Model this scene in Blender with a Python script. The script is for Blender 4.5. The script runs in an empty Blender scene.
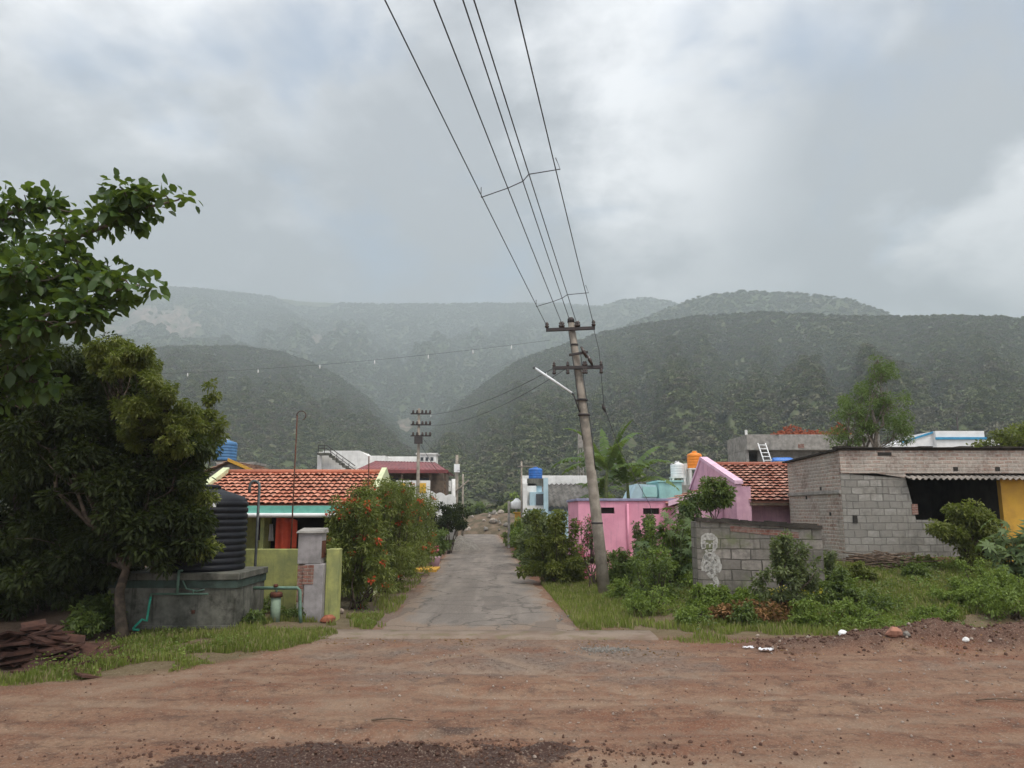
import bpy, math, random
import numpy as np
from mathutils import Vector

random.seed(7)
RNG = np.random.default_rng(11)
PI = math.pi
R = math.radians
scn = bpy.context.scene
COL = scn.collection

# ------------------------------------------------------------------ camera
F = 760.0
PITCH = R(9.41)
CAMZ = 2.8
cam_d = bpy.data.cameras.new("camera")
cam_d.sensor_width = 36.0
cam_d.lens = 36.0 * F / 1024.0
cam_d.clip_start = 0.1
cam_d.clip_end = 20000
cam = bpy.data.objects.new("camera", cam_d)
COL.objects.link(cam)
cam.location = (0, 0, CAMZ)
cam.rotation_euler = (PI / 2 + PITCH, 0, 0)
scn.camera = cam

# ------------------------------------------------------------------ sky, sun, exposure
SUN_EL, SUN_AZ = R(60), R(140)          # azimuth clockwise from +Y (straight ahead) towards +X
wd = bpy.data.worlds.new("World")
scn.world = wd
wd.use_nodes = True
nt = wd.node_tree
nt.nodes.clear()
NN, LL = nt.nodes.new, nt.links.new
w_out = NN('ShaderNodeOutputWorld')
w_bg = NN('ShaderNodeBackground')
w_bg.inputs['Strength'].default_value = 0.1
LL(w_bg.outputs[0], w_out.inputs['Surface'])
sky = NN('ShaderNodeTexSky')
sky.sky_type = 'NISHITA'
sky.sun_disc = False
sky.sun_elevation = SUN_EL
sky.sun_rotation = SUN_AZ
sky.air_density = 1.2
sky.dust_density = 2.0


def wmath(op, a, b=None, clamp=False):
    n = NN('ShaderNodeMath'); n.operation = op; n.use_clamp = clamp
    for i, x in enumerate((a, b)):
        if x is None: continue
        if isinstance(x, (int, float)): n.inputs[i].default_value = x
        else: LL(x, n.inputs[i])
    return n.outputs[0]


def pix_dir(px, py):
    cx, cy = (px - 512) / F, (384 - py) / F
    v = Vector((cx, math.cos(PITCH) - cy * math.sin(PITCH), math.sin(PITCH) + cy * math.cos(PITCH)))
    return v.normalized()


tc = NN('ShaderNodeTexCoord')
sep = NN('ShaderNodeSeparateXYZ'); LL(tc.outputs['Generated'], sep.inputs[0])
zz = wmath('ADD', wmath('MAXIMUM', sep.outputs[2], 0.0), 0.34)
cmb = NN('ShaderNodeCombineXYZ')
LL(wmath('DIVIDE', sep.outputs[0], zz), cmb.inputs[0])
LL(wmath('DIVIDE', sep.outputs[1], zz), cmb.inputs[1])


def wnoise(scale, detail, rough, dist, off):
    m = NN('ShaderNodeMapping'); m.inputs['Location'].default_value = off
    LL(cmb.outputs[0], m.inputs[0])
    n = NN('ShaderNodeTexNoise'); n.inputs['Scale'].default_value = scale
    n.inputs['Detail'].default_value = detail; n.inputs['Roughness'].default_value = rough
    n.inputs['Distortion'].default_value = dist
    LL(m.outputs[0], n.inputs['Vector'])
    return n


n_big = wnoise(0.9, 3.0, 0.5, 0.2, (3.1, 1.7, 0))
n_mid = wnoise(3.3, 9.0, 0.60, 0.12, (9.1, 4.2, 2))
n_gap = wnoise(1.7, 5.0, 0.55, 0.3, (5.3, 8.8, 6))
# direction bent a little by noise, so the broad cloud masses get soft uneven edges
bend = NN('ShaderNodeVectorMath'); bend.operation = 'MULTIPLY_ADD'
LL(n_mid.outputs['Color'], bend.inputs[0]); bend.inputs[1].default_value = (0.40, 0.3, 0.40)
LL(tc.outputs['Generated'], bend.inputs[2])
sub = NN('ShaderNodeVectorMath'); sub.operation = 'SUBTRACT'
LL(bend.outputs[0], sub.inputs[0]); sub.inputs[1].default_value = (0.20, 0.15, 0.20)


def wblob(px, py, rad, amt):
    d = NN('ShaderNodeVectorMath'); d.operation = 'DISTANCE'
    LL(sub.outputs[0], d.inputs[0]); d.inputs[1].default_value = pix_dir(px, py)
    mr = NN('ShaderNodeMapRange'); mr.interpolation_type = 'SMOOTHSTEP'
    LL(d.outputs['Value'], mr.inputs['Value'])
    mr.inputs['From Min'].default_value = 0.0; mr.inputs['From Max'].default_value = rad
    mr.inputs['To Min'].default_value = amt; mr.inputs['To Max'].default_value = 0.0
    return mr.outputs[0]


val = wmath('ADD', wmath('MULTIPLY', n_big.outputs['Fac'], 0.30), wmath('ADD', wmath('MULTIPLY', n_mid.outputs['Fac'], 1.75), -0.50))
for b in ((650, 200, 0.22, 0.26), (700, 80, 0.3, 0.16), (1010, 250, 0.2, 0.30), (880, 150, 0.30, -0.34), (560, 20, 0.2, 0.08), (170, 30, 0.2, 0.16),
          (260, 60, 0.22, 0.10), (300, 160, 0.2, 0.05), (120, 220, 0.3, -0.20), (400, 260, 0.34, -0.26), (1000, 30, 0.25, -0.12), (450, 120, 0.2, -0.08)):
    val = wmath('ADD', val, wblob(*b))
ramp = NN('ShaderNodeValToRGB'); LL(val, ramp.inputs[0])
ce = ramp.color_ramp.elements
ce[0].position = 0.28; ce[0].color = (2.5, 2.6, 2.85, 1)
ce[1].position = 0.86; ce[1].color = (7.2, 7.2, 7.35, 1)
e = ce.new(0.5); e.color = (3.9, 4.0, 4.25, 1)
e = ce.new(0.66); e.color = (5.3, 5.35, 5.55, 1)
gap = NN('ShaderNodeMapRange'); gap.interpolation_type = 'SMOOTHSTEP'
gv = n_gap.outputs['Fac']
for b in ((355, 45, 0.17, 0.17), (150, 20, 0.17, 0.12), (920, 240, 0.12, 0.16), (270, 85, 0.14, 0.1), (740, 95, 0.08, 0.06)):
    gv = wmath('ADD', gv, wblob(*b))
LL(gv, gap.inputs['Value'])
gap.inputs['From Min'].default_value = 0.58; gap.inputs['From Max'].default_value = 0.74
gap.inputs['To Min'].default_value = 0.0; gap.inputs['To Max'].default_value = 0.75
mixw = NN('ShaderNodeMix'); mixw.data_type = 'RGBA'
LL(gap.outputs[0], mixw.inputs[0]); LL(ramp.outputs[0], mixw.inputs[6])
skyb = NN('ShaderNodeMix'); skyb.data_type = 'RGBA'; skyb.blend_type = 'MULTIPLY'
skyb.inputs[0].default_value = 1.0
LL(sky.outputs[0], skyb.inputs[6]); skyb.inputs[7].default_value = (1.0, 1.0, 1.0, 1)
LL(skyb.outputs[2], mixw.inputs[7])
# an overcast sky is brightest overhead, well above the frame
up_f = NN('ShaderNodeMapRange'); up_f.interpolation_type = 'SMOOTHSTEP'
LL(sep.outputs[2], up_f.inputs['Value'])
for k_, x_ in (('From Min', 0.55), ('From Max', 1.0), ('To Min', 1.1), ('To Max', 2.4)): up_f.inputs[k_].default_value = x_
back_f = NN('ShaderNodeMapRange'); back_f.interpolation_type = 'SMOOTHSTEP'
LL(sep.outputs[1], back_f.inputs['Value'])
for k_, x_ in (('From Min', 0.3), ('From Max', -0.5), ('To Min', 1.0), ('To Max', 1.55)): back_f.inputs[k_].default_value = x_
gain = NN('ShaderNodeVectorMath'); gain.operation = 'SCALE'
LL(mixw.outputs[2], gain.inputs[0]); LL(wmath('MULTIPLY', up_f.outputs[0], back_f.outputs[0]), gain.inputs['Scale'])
LL(gain.outputs[0], w_bg.inputs['Color'])

sl = bpy.data.lights.new("sun", 'SUN')
sl.energy = 1.5
sl.angle = R(14)
sl.color = (1.0, 0.93, 0.82)
sun = bpy.data.objects.new("sun", sl)
COL.objects.link(sun)
sdir = Vector((math.sin(SUN_AZ) * math.cos(SUN_EL), math.cos(SUN_AZ) * math.cos(SUN_EL), math.sin(SUN_EL)))
sun.rotation_euler = sdir.to_track_quat('Z', 'Y').to_euler()
sun.location = (20, 20, 60)

scn.view_settings.view_transform = 'Standard'
scn.view_settings.look = 'None'
scn.view_settings.exposure = 1.0
scn.view_settings.gamma = 1.0
scn.view_settings.use_curve_mapping = False
scn.render.engine = 'CYCLES'
scn.cycles.max_bounces = 6
scn.cycles.diffuse_bounces = 3
scn.cycles.transparent_max_bounces = 8
scn.cycles.volume_bounces = 1
scn.cycles.use_denoising = True
try:
    scn.cycles.denoiser = 'OPENIMAGEDENOISE'
except Exception:
    pass


# ------------------------------------------------------------------ helpers
def at(px, py, Y):
    cx, cy = (px - 512) / F, (384 - py) / F
    c, s = math.cos(PITCH), math.sin(PITCH)
    k = Y / (c - cy * s)
    return Vector((cx * k, Y, CAMZ + (s + cy * c) * k))


def G(px, py, z=0.0):
    d = pix_dir(px, py)
    k = (z - CAMZ) / d.z
    return Vector((d.x * k, d.y * k, z))


def px_of(X, Y):
    # horizontal pixel of a point at eye height
    return 512 + F * X / (Y * math.cos(PITCH))


def ss(a, b, x):
    t = np.clip((np.asarray(x, float) - a) / (b - a), 0, 1)
    return t * t * (3 - 2 * t)


def _hash(ix, iy, seed):
    h = (ix * 374761393 + iy * 668265263 + seed * 1442695041) & 0xffffffff
    h = ((h ^ (h >> 13)) * 1274126177) & 0xffffffff
    return ((h ^ (h >> 16)) & 0xffff) / 65535.0


def vnoise(x, y, seed=0):
    x = np.asarray(x, float); y = np.asarray(y, float)
    ix = np.floor(x).astype(np.int64); iy = np.floor(y).astype(np.int64)
    fx = x - ix; fy = y - iy
    fx = fx * fx * (3 - 2 * fx); fy = fy * fy * (3 - 2 * fy)
    a = _hash(ix, iy, seed); b = _hash(ix + 1, iy, seed)
    c = _hash(ix, iy + 1, seed); d = _hash(ix + 1, iy + 1, seed)
    return (a * (1 - fx) + b * fx) * (1 - fy) + (c * (1 - fx) + d * fx) * fy


def fbm(x, y, seed=0, octv=4):
    s = 0; amp = 0.5; t = 0
    for k in range(octv):
        s = s + amp * vnoise(np.asarray(x) * 2 ** k, np.asarray(y) * 2 ** k, seed + k * 17)
        t += amp; amp *= 0.5
    return s / t - 0.5


def tracks(x, y):
    """curved wheel tracks where vehicles turn into the lane, and straight ones along the road"""
    t = 0.0
    for cx, cy, r in ((9.5, 20.5, 9.4), (9.5, 20.5, 11.0), (-9.5, 23.0, 9.6), (-9.5, 23.0, 11.2), (3.0, 33.0, 19.2), (3.0, 33.0, 20.8), (-2.0, 48.0, 36.4), (-2.0, 48.0, 37.9)):
        d = np.hypot(x - cx, y - cy) - r - 0.15 * fbm(x * 0.6, y * 0.6, int(r * 10), 2)
        t = np.maximum(t, np.exp(-(d / 0.17) ** 2) * (0.35 + 1.1 * vnoise(x * 0.5, y * 0.5, int(r * 7))))
    return t * (1 - ss(16.6, 17.4, y))


def lane_c(y):
    return -0.62 - 0.043 * (np.asarray(y, float) - 18.7)


def gz(x, y):
    """height of the ground"""
    x = np.asarray(x, float); y = np.asarray(y, float)
    lx = x - lane_c(y)
    z = 0.86 * ss(4.6, 10.5, lx) * ss(17.5, 27, y) * (1 - ss(70, 110, y))
    z = z + 0.16 * ss(2.8, 4.5, lx) * ss(18, 21, y) * (1 - ss(60, 80, y))
    n = fbm(x * 0.9, y * 0.9, 3, 4)
    # bank of bulldozed earth along the right side of the road
    bc = 16.7 + 0.25 * np.sin(x * 0.7) - 0.05 * (x - 8)
    z = z + 0.42 * np.exp(-((y - bc) / 0.62) ** 2) * ss(4.6, 8.5, x) * (1 + 1.1 * n) * (1 - ss(40, 60, x))
    z = z + 0.10 * ss(17, 19.5, y) * ss(-4.4, -6.5, x) * (1 - ss(40, 60, y))
    # road roughness
    rd = (1 - ss(16.5, 18.0, y)) * ss(-2, 2, y)
    z = z + rd * (0.05 * fbm(x * 0.5, y * 1.3, 21, 4) + 0.03 * fbm(x * 3, y * 5, 25, 3))
    # wheel ruts running left to right, and the churned wet ridge at the front
    yy = y - 0.02 * x - 0.25 * fbm(x * 0.35, 0 * y, 5, 2)
    for c0, w, a in ((12.4, 0.25, -0.03), (12.85, 0.14, 0.022), (14.1, 0.25, -0.025), (14.6, 0.14, 0.015), (11.2, 0.25, -0.03), (10.75, 0.14, 0.022), (15.4, 0.2, -0.02)):
        z = z + a * np.exp(-((yy - c0) / w) ** 2) * (0.5 + vnoise(x * 0.5, c0 + 0 * y, 9))
    tr_ = tracks(x, y)
    z = z - 0.03 * tr_ * (1 + 0.25 * np.sin(x * 38) * np.sin(y * 30))
    mud = np.exp(-((yy - 9.35) / 0.35) ** 2) * ss(-4.6, -2.6, x) * (1 - ss(0.6, 1.6, x))
    z = z + mud * (0.03 + 0.42 * np.maximum(fbm(x * 2.2, y * 4.5, 31, 5), -0.05))
    mud2 = np.exp(-((yy - 10.3) / 0.12) ** 2) * ss(-3.6, -3.0, x) * (1 - ss(0.0, 0.8, x))
    z = z + mud2 * 0.05 * (1 + 2 * fbm(x * 4, y * 4, 37, 3))
    # clods on open earth off the road
    soft = np.maximum(rd, 0.0) * 0.25 + np.exp(-((y - bc) / 0.8) ** 2) * ss(4.6, 8.5, x)
    z = z + soft * 0.12 * fbm(x * 4, y * 4, 41, 4)
    return z


def verge_lo(x):
    return np.interp(x, [-14, -10.5, -8.1, -6.8, -5.6, -4.8, -4.2, -3.4, -2.6], [11.2, 11.7, 12.7, 13.5, 14.6, 16.0, 17.2, 18.5, 18.9])


def gzf(x, y):
    return float(gz(x, y))


# ---- mesh making
def fast_mesh(name, V, quads=None, tris=None, smooth=False):
    V = np.ascontiguousarray(V, dtype=np.float32)
    me = bpy.data.meshes.new(name)
    nq = 0 if quads is None else len(quads)
    ntr = 0 if tris is None else len(tris)
    loops = []
    starts = []
    s = 0
    if nq:
        loops.append(np.asarray(quads, np.int32).ravel()); starts.append(np.arange(nq) * 4); s = nq * 4
    if ntr:
        loops.append(np.asarray(tris, np.int32).ravel()); starts.append(s + np.arange(ntr) * 3)
    loops = np.concatenate(loops); starts = np.concatenate(starts).astype(np.int32)
    me.vertices.add(len(V)); me.vertices.foreach_set('co', V.ravel())
    me.loops.add(len(loops)); me.loops.foreach_set('vertex_index', loops.astype(np.int32))
    me.polygons.add(len(starts)); me.polygons.foreach_set('loop_start', starts)
    if smooth:
        me.polygons.foreach_set('use_smooth', np.ones(len(starts), bool))
    me.update(calc_edges=True)
    return me


def set_attr(me, name, vals):
    a = me.attributes.new(name, 'FLOAT', 'POINT')
    a.data.foreach_set('value', np.asarray(vals, np.float32).ravel())


def tag(o, label=None, cat=None, group=None, kind=None):
    if label: o['label'] = label
    if cat: o['category'] = cat
    if group: o['group'] = group
    if kind: o['kind'] = kind
    return o


def link(name, me, mat=None, parent=None, loc=(0, 0, 0)):
    o = bpy.data.objects.new(name, me)
    COL.objects.link(o)
    if mat is not None and me is not None: me.materials.append(mat)
    o.location = loc
    if parent is not None: o.parent = parent
    return o


def root(name, loc, label, cat, group=None, rz=0.0):
    o = bpy.data.objects.new(name, None)
    COL.objects.link(o)
    o.empty_display_size = 0.3
    o.location = loc
    o.rotation_euler = (0, 0, rz)
    return tag(o, label, cat, group)


def copy_tree(o, parent=None):
    c = o.copy(); COL.objects.link(c)
    if parent is not None: c.parent = parent
    for ch in list(o.children): copy_tree(ch, c)
    return c


def wloc(o):
    v = Vector(o.location)
    while o.parent is not None:
        o = o.parent; v = v + Vector(o.location)
    return v


class MB:
    """collects shapes in world coordinates; build() links them as one object"""
    def __init__(s): s.v = []; s.f = []; s.sm = []

    def add(s, vs, fs, smooth=False):
        b = len(s.v)
        s.v += [tuple(p) for p in vs]
        s.f += [tuple(i + b for i in f) for f in fs]
        s.sm += [smooth] * len(fs)
        return s

    def box(s, x0, x1, y0, y1, z0, z1):
        vs = [(x0, y0, z0), (x1, y0, z0), (x1, y1, z0), (x0, y1, z0), (x0, y0, z1), (x1, y0, z1), (x1, y1, z1), (x0, y1, z1)]
        return s.add(vs, [(0, 3, 2, 1), (4, 5, 6, 7), (0, 1, 5, 4), (1, 2, 6, 5), (2, 3, 7, 6), (3, 0, 4, 7)])

    def hexa(s, p):  # 8 points: bottom ring then top ring
        return s.add(p, [(0, 3, 2, 1), (4, 5, 6, 7), (0, 1, 5, 4), (1, 2, 6, 5), (2, 3, 7, 6), (3, 0, 4, 7)])

    def prism(s, poly, axis, a, b):
        """poly of (u,v) extruded along axis 'x','y' or 'z' from a to b"""
        def P(u, v, t):
            return {'x': (t, u, v), 'y': (u, t, v), 'z': (u, v, t)}[axis]
        n = len(poly)
        vs = [P(u, v, a) for u, v in poly] + [P(u, v, b) for u, v in poly]
        fs = [tuple(range(n)), tuple(range(2 * n - 1, n - 1, -1))] + [(i, (i + 1) % n, n + (i + 1) % n, n + i) for i in range(n)]
        return s.add(vs, fs)

    def tube(s, path, rad, n=8, cap=True, smooth=True):
        path = [Vector(p) for p in path]
        if not isinstance(rad, (list, tuple)): rad = [rad] * len(path)
        vs = []; fs = []
        prev = None
        for i, p in enumerate(path):
            d = (path[min(i + 1, len(path) - 1)] - path[max(i - 1, 0)]).normalized()
            if prev is None:
                a = d.cross(Vector((0, 0, 1)))
                if a.length < 0.05: a = d.cross(Vector((1, 0, 0)))
                a.normalize()
            else:
                a = (prev - d * prev.dot(d)).normalized()
            prev = a
            b = d.cross(a)
            for k in range(n):
                t = 2 * PI * k / n
                vs.append(p + (a * math.cos(t) + b * math.sin(t)) * rad[i])
        for i in range(len(path) - 1):
            for k in range(n):
                k2 = (k + 1) % n
                fs.append((i * n + k, i * n + k2, (i + 1) * n + k2, (i + 1) * n + k))
        s.add(vs, fs, smooth)
        if cap:
            b0 = len(s.v) - len(vs)
            s.f.append(tuple(b0 + k for k in range(n - 1, -1, -1))); s.sm.append(False)
            s.f.append(tuple(b0 + (len(path) - 1) * n + k for k in range(n))); s.sm.append(False)
        return s

    def lathe(s, prof, c, n=28, smooth=True):
        vs = []; fs = []
        for r, z in prof:
            for k in range(n):
                t = 2 * PI * k / n
                vs.append((c[0] + r * math.cos(t), c[1] + r * math.sin(t), c[2] + z))
        for i in range(len(prof) - 1):
            for k in range(n):
                k2 = (k + 1) % n
                fs.append((i * n + k, i * n + k2, (i + 1) * n + k2, (i + 1) * n + k))
        s.add(vs, fs, smooth)
        b0 = len(s.v) - len(vs)
        s.f.append(tuple(b0 + k for k in range(n - 1, -1, -1))); s.sm.append(False)
        s.f.append(tuple(b0 + (len(prof) - 1) * n + k for k in range(n))); s.sm.append(False)
        return s

    def sheet(s, fn, nu, nv, smooth=True):
        vs = [fn(i / nu, j / nv) for j in range(nv + 1) for i in range(nu + 1)]
        fs = [(j * (nu + 1) + i, j * (nu + 1) + i + 1, (j + 1) * (nu + 1) + i + 1, (j + 1) * (nu + 1) + i) for j in range(nv) for i in range(nu)]
        return s.add(vs, fs, smooth)

    def rot(s, ang, piv):
        c, q = math.cos(ang), math.sin(ang)
        s.v = [(piv[0] + (x - piv[0]) * c - (y - piv[1]) * q, piv[1] + (x - piv[0]) * q + (y - piv[1]) * c, z) for x, y, z in s.v]
        return s

    def jit(s, a, seed=0):
        r = random.Random(seed)
        s.v = [(x + r.uniform(-a, a), y + r.uniform(-a, a), z + r.uniform(-a, a)) for x, y, z in s.v]
        return s

    def build(s, name, mat, parent=None, org=None, bevel=0.0, thick=0.0):
        o0 = wloc(parent) if parent is not None else Vector(org if org is not None else (0, 0, 0))
        me = bpy.data.meshes.new(name)
        me.from_pydata([(x - o0.x, y - o0.y, z - o0.z) for x, y, z in s.v], [], s.f)
        me.update()
        # uv in metres: along the wall, and height
        uv = me.uv_layers.new(name="UVMap")
        data = np.zeros(len(me.loops) * 2, np.float32)
        vv = s.v
        for p in me.polygons:
            nx, ny, nz = abs(p.normal.x), abs(p.normal.y), abs(p.normal.z)
            for li in p.loop_indices:
                x, y, z = vv[me.loops[li].vertex_index]
                if nz > 0.8: u, v = x, y
                elif nx > ny: u, v = y, z
                else: u, v = x, z
                data[2 * li] = u; data[2 * li + 1] = v
        uv.data.foreach_set('uv', data)
        me.polygons.foreach_set('use_smooth', s.sm)
        o = link(name, me, mat, parent, (0, 0, 0) if parent is not None else o0)
        if thick:
            m = o.modifiers.new('thick', 'SOLIDIFY'); m.thickness = thick; m.offset = -1
        if bevel:
            m = o.modifiers.new('bevel', 'BEVEL'); m.width = bevel; m.segments = 2; m.limit_method = 'ANGLE'
        return o


def wall_holes(mb, x0, x1, z0, z1, y0, y1, holes):
    """a wall in the xz plane with rectangular holes (hx0,hx1,hz0,hz1)"""
    xs = sorted({x0, x1} | {h[0] for h in holes} | {h[1] for h in holes})
    zs = sorted({z0, z1} | {h[2] for h in holes} | {h[3] for h in holes})
    for i in range(len(xs) - 1):
        for j in range(len(zs) - 1):
            cx, cz = (xs[i] + xs[i + 1]) / 2, (zs[j] + zs[j + 1]) / 2
            if any(h[0] < cx < h[1] and h[2] < cz < h[3] for h in holes): continue
            mb.box(xs[i], xs[i + 1], y0, y1, zs[j], zs[j + 1])
    return mb


# ------------------------------------------------------------------ materials
class Mat:
    def __init__(s, name, rough=0.8, spec=0.3):
        s.m = bpy.data.materials.new(name); s.m.use_nodes = True
        s.t = s.m.node_tree; s.t.nodes.clear()
        s.out = s.t.nodes.new('ShaderNodeOutputMaterial')
        s.b = s.t.nodes.new('ShaderNodeBsdfPrincipled')
        s.b.inputs['Roughness'].default_value = rough
        s.b.inputs['Specular IOR Level'].default_value = spec
        s.t.links.new(s.b.outputs[0], s.out.inputs['Surface'])
        s._tc = None

    def n(s, typ): return s.t.nodes.new(typ)
    def l(s, a, b): s.t.links.new(a, b)

    def co(s, which='Object'):
        if s._tc is None: s._tc = s.n('ShaderNodeTexCoord')
        return s._tc.outputs[which]

    def mapped(s, vec, scale=(1, 1, 1), loc=(0, 0, 0)):
        m = s.n('ShaderNodeMapping'); m.inputs['Scale'].default_value = scale; m.inputs['Location'].default_value = loc
        s.l(vec, m.inputs[0]); return m.outputs[0]

    def noise(s, scale, detail=5, rough=0.55, vec=None, dist=0.0):
        n = s.n('ShaderNodeTexNoise')
        n.inputs['Scale'].default_value = scale; n.inputs['Detail'].default_value = detail
        n.inputs['Roughness'].default_value = rough; n.inputs['Distortion'].default_value = dist
        s.l(vec if vec is not None else s.co(), n.inputs['Vector'])
        return n.outputs['Fac']

    def rng(s, v, a, b, c=0.0, d=1.0, smooth=True):
        m = s.n('ShaderNodeMapRange')
        if smooth: m.interpolation_type = 'SMOOTHSTEP'
        s.l(v, m.inputs['Value'])
        for k, x in (('From Min', a), ('From Max', b), ('To Min', c), ('To Max', d)): m.inputs[k].default_value = x
        return m.outputs[0]

    def math(s, op, a, b=None):
        n = s.n('ShaderNodeMath'); n.operation = op
        for i, x in enumerate((a, b)):
            if x is None: continue
            if isinstance(x, (int, float)): n.inputs[i].default_value = x
            else: s.l(x, n.inputs[i])
        return n.outputs[0]

    def mix(s, f, a, b, mode='MIX'):
        n = s.n('ShaderNodeMix'); n.data_type = 'RGBA'; n.blend_type = mode
        for i, x in ((0, f), (6, a), (7, b)):
            if isinstance(x, (int, float)): n.inputs[i].default_value = x
            elif isinstance(x, tuple): n.inputs[i].default_value = (*x[:3], 1)
            else: s.l(x, n.inputs[i])
        return n.outputs[2]

    def attr(s, name):
        a = s.n('ShaderNodeAttribute'); a.attribute_name = name; return a.outputs['Fac']

    def color(s, c):
        if isinstance(c, tuple): s.b.inputs['Base Color'].default_value = (*c[:3], 1)
        else: s.l(c, s.b.inputs['Base Color'])

    def bump(s, h, strength=0.4, dist=0.02, prev=None):
        b = s.n('ShaderNodeBump'); b.inputs['Strength'].default_value = strength; b.inputs['Distance'].default_value = dist
        s.l(h, b.inputs['Height'])
        if prev is not None: s.l(prev, b.inputs['Normal'])
        s.l(b.outputs[0], s.b.inputs['Normal'])
        return b.outputs[0]


def m_plain(name, c1, c2=None, scale=4.0, rough=0.7, spec=0.3, bump=0.2, metal=0.0, dirt=None, streak=0.0):
    """paint / metal / stone with uneven tone, blotches of dirt and vertical rain streaks"""
    m = Mat(name, rough, spec)
    c2 = c2 or tuple(x * 0.75 for x in c1)
    f = m.rng(m.noise(scale, 6, 0.6), 0.35, 0.65)
    c = m.mix(f, c1, c2)
    dirt = dirt or tuple(x * 0.4 + 0.01 for x in c1)
    if streak:
        v = m.mapped(m.co(), (5, 5, 0.45))
        st = m.rng(m.noise(1.6, 5, 0.65, v), 0.52, 0.75, 0, streak)
        c = m.mix(st, c, dirt)
    g = m.rng(m.noise(scale * 0.35, 8, 0.72), 0.52, 0.68, 0, 0.8 if bump >= 0.4 else (0.4 if bump else 0.15))
    c = m.mix(g, c, dirt)
    m.color(c)
    m.b.inputs['Metallic'].default_value = metal
    if bump: m.bump(m.noise(scale * 9, 4, 0.6), bump, 0.01)
    return m.m


def m_blocks(name, c1, c2, mortar, bw, bh, msize=0.012, smudge=None, rough=0.9, moss=0.0, gap=0.3):
    """masonry: the brick texture gives the courses, noise gives the wear"""
    m = Mat(name, rough, 0.2)
    uv = m.co('UV')
    dn = m.n('ShaderNodeTexNoise'); dn.inputs['Scale'].default_value = 2.2; dn.inputs['Detail'].default_value = 3
    m.l(uv, dn.inputs['Vector'])
    ad = m.n('ShaderNodeVectorMath'); ad.operation = 'MULTIPLY_ADD'
    m.l(dn.outputs['Color'], ad.inputs[0]); ad.inputs[1].default_value = (0.09, 0.07, 0); m.l(uv, ad.inputs[2])
    b = m.n('ShaderNodeTexBrick')
    m.l(ad.outputs[0], b.inputs['Vector'])
    b.inputs['Color1'].default_value = (*c1, 1); b.inputs['Color2'].default_value = (*c2, 1)
    b.inputs['Mortar'].default_value = (*mortar, 1)
    b.inputs['Scale'].default_value = 1.0
    b.inputs['Mortar Size'].default_value = msize; b.inputs['Mortar Smooth'].default_value = 0.4
    b.inputs['Bias'].default_value = 0.0
    b.inputs['Brick Width'].default_value = bw; b.inputs['Row Height'].default_value = bh
    c = b.outputs['Color']
    n1 = m.noise(1.1, 7, 0.65, uv)
    c = m.mix(m.rng(n1, 0.42, 0.6, 0, 0.75), c, smudge or tuple(x * 0.6 for x in mortar))
    c = m.mix(m.rng(m.noise(0.8, 7, 0.7, m.mapped(uv, (1, 1, 1), (3, 8, 0))), 0.5, 0.62, 0, 0.55), c, tuple(x * 0.45 for x in c1))
    n2 = m.noise(9, 6, 0.65, uv)
    c = m.mix(m.rng(n2, 0.3, 0.7, 0, 0.5), c, tuple(min(1, x * 1.25) for x in mortar))
    v = m.mapped(uv, (3.5, 0.4, 1))
    c = m.mix(m.rng(m.noise(1.7, 6, 0.65, v), 0.52, 0.78, 0, 0.6), c, (0.05, 0.048, 0.042))
    if moss:
        c = m.mix(m.rng(m.noise(1.3, 6, 0.6, m.mapped(uv, (1, 1, 1), (7, 3, 0))), 0.52, 0.72, 0, moss), c, (0.13, 0.15, 0.06))
    m.color(c)
    nb = m.bump(b.outputs['Fac'], 0.8, -0.02)
    b2 = m.n('ShaderNodeBump'); b2.inputs['Strength'].default_value = 0.5; b2.inputs['Distance'].default_value = 0.015
    m.l(n2, b2.inputs['Height']); m.l(nb, b2.inputs['Normal']); m.l(b2.outputs[0], m.b.inputs['Normal'])
    return m.m


def m_leaf(name, dark, light, trans=0.35, rough=0.5, spec=0.35, accent=None, acc=0.1):
    m = Mat(name, rough, spec)
    r, k = m.attr('rnd'), m.attr('clump')
    f = m.math('ADD', m.math('MULTIPLY', r, 0.55), m.math('MULTIPLY', k, 0.45))
    c = m.mix(f, dark, light)
    if accent:
        c = m.mix(m.rng(r, 1 - acc, 1 - acc + 0.02), c, accent)
    m.color(c)
    tr = m.n('ShaderNodeBsdfTranslucent')
    tcol = m.mix(0.5, c, (0.30, 0.42, 0.04), 'MIX')
    m.l(tcol, tr.inputs['Color'])
    ms = m.n('ShaderNodeMixShader'); ms.inputs[0].default_value = trans
    m.l(m.b.outputs[0], ms.inputs[1]); m.l(tr.outputs[0], ms.inputs[2])
    m.l(ms.outputs[0], m.out.inputs['Surface'])
    return m.m


def m_tiles(name, c1, c2, c3):
    m = Mat(name, 0.75, 0.25)
    r = m.attr('rnd')
    c = m.mix(m.rng(r, 0.0, 1.0, smooth=False), c1, c2)
    c = m.mix(m.rng(r, 0.90, 0.93, 0, 0.75), c, c3)
    c = m.mix(m.rng(m.noise(0.9, 6, 0.65), 0.5, 0.72, 0, 0.6), c, c3)
    c = m.mix(m.rng(m.noise(14, 4, 0.6), 0.45, 0.7, 0, 0.35), c, tuple(x * 0.6 for x in c2))
    m.color(c)
    m.bump(m.noise(30, 3, 0.6), 0.3, 0.01)
    return m.m


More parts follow.
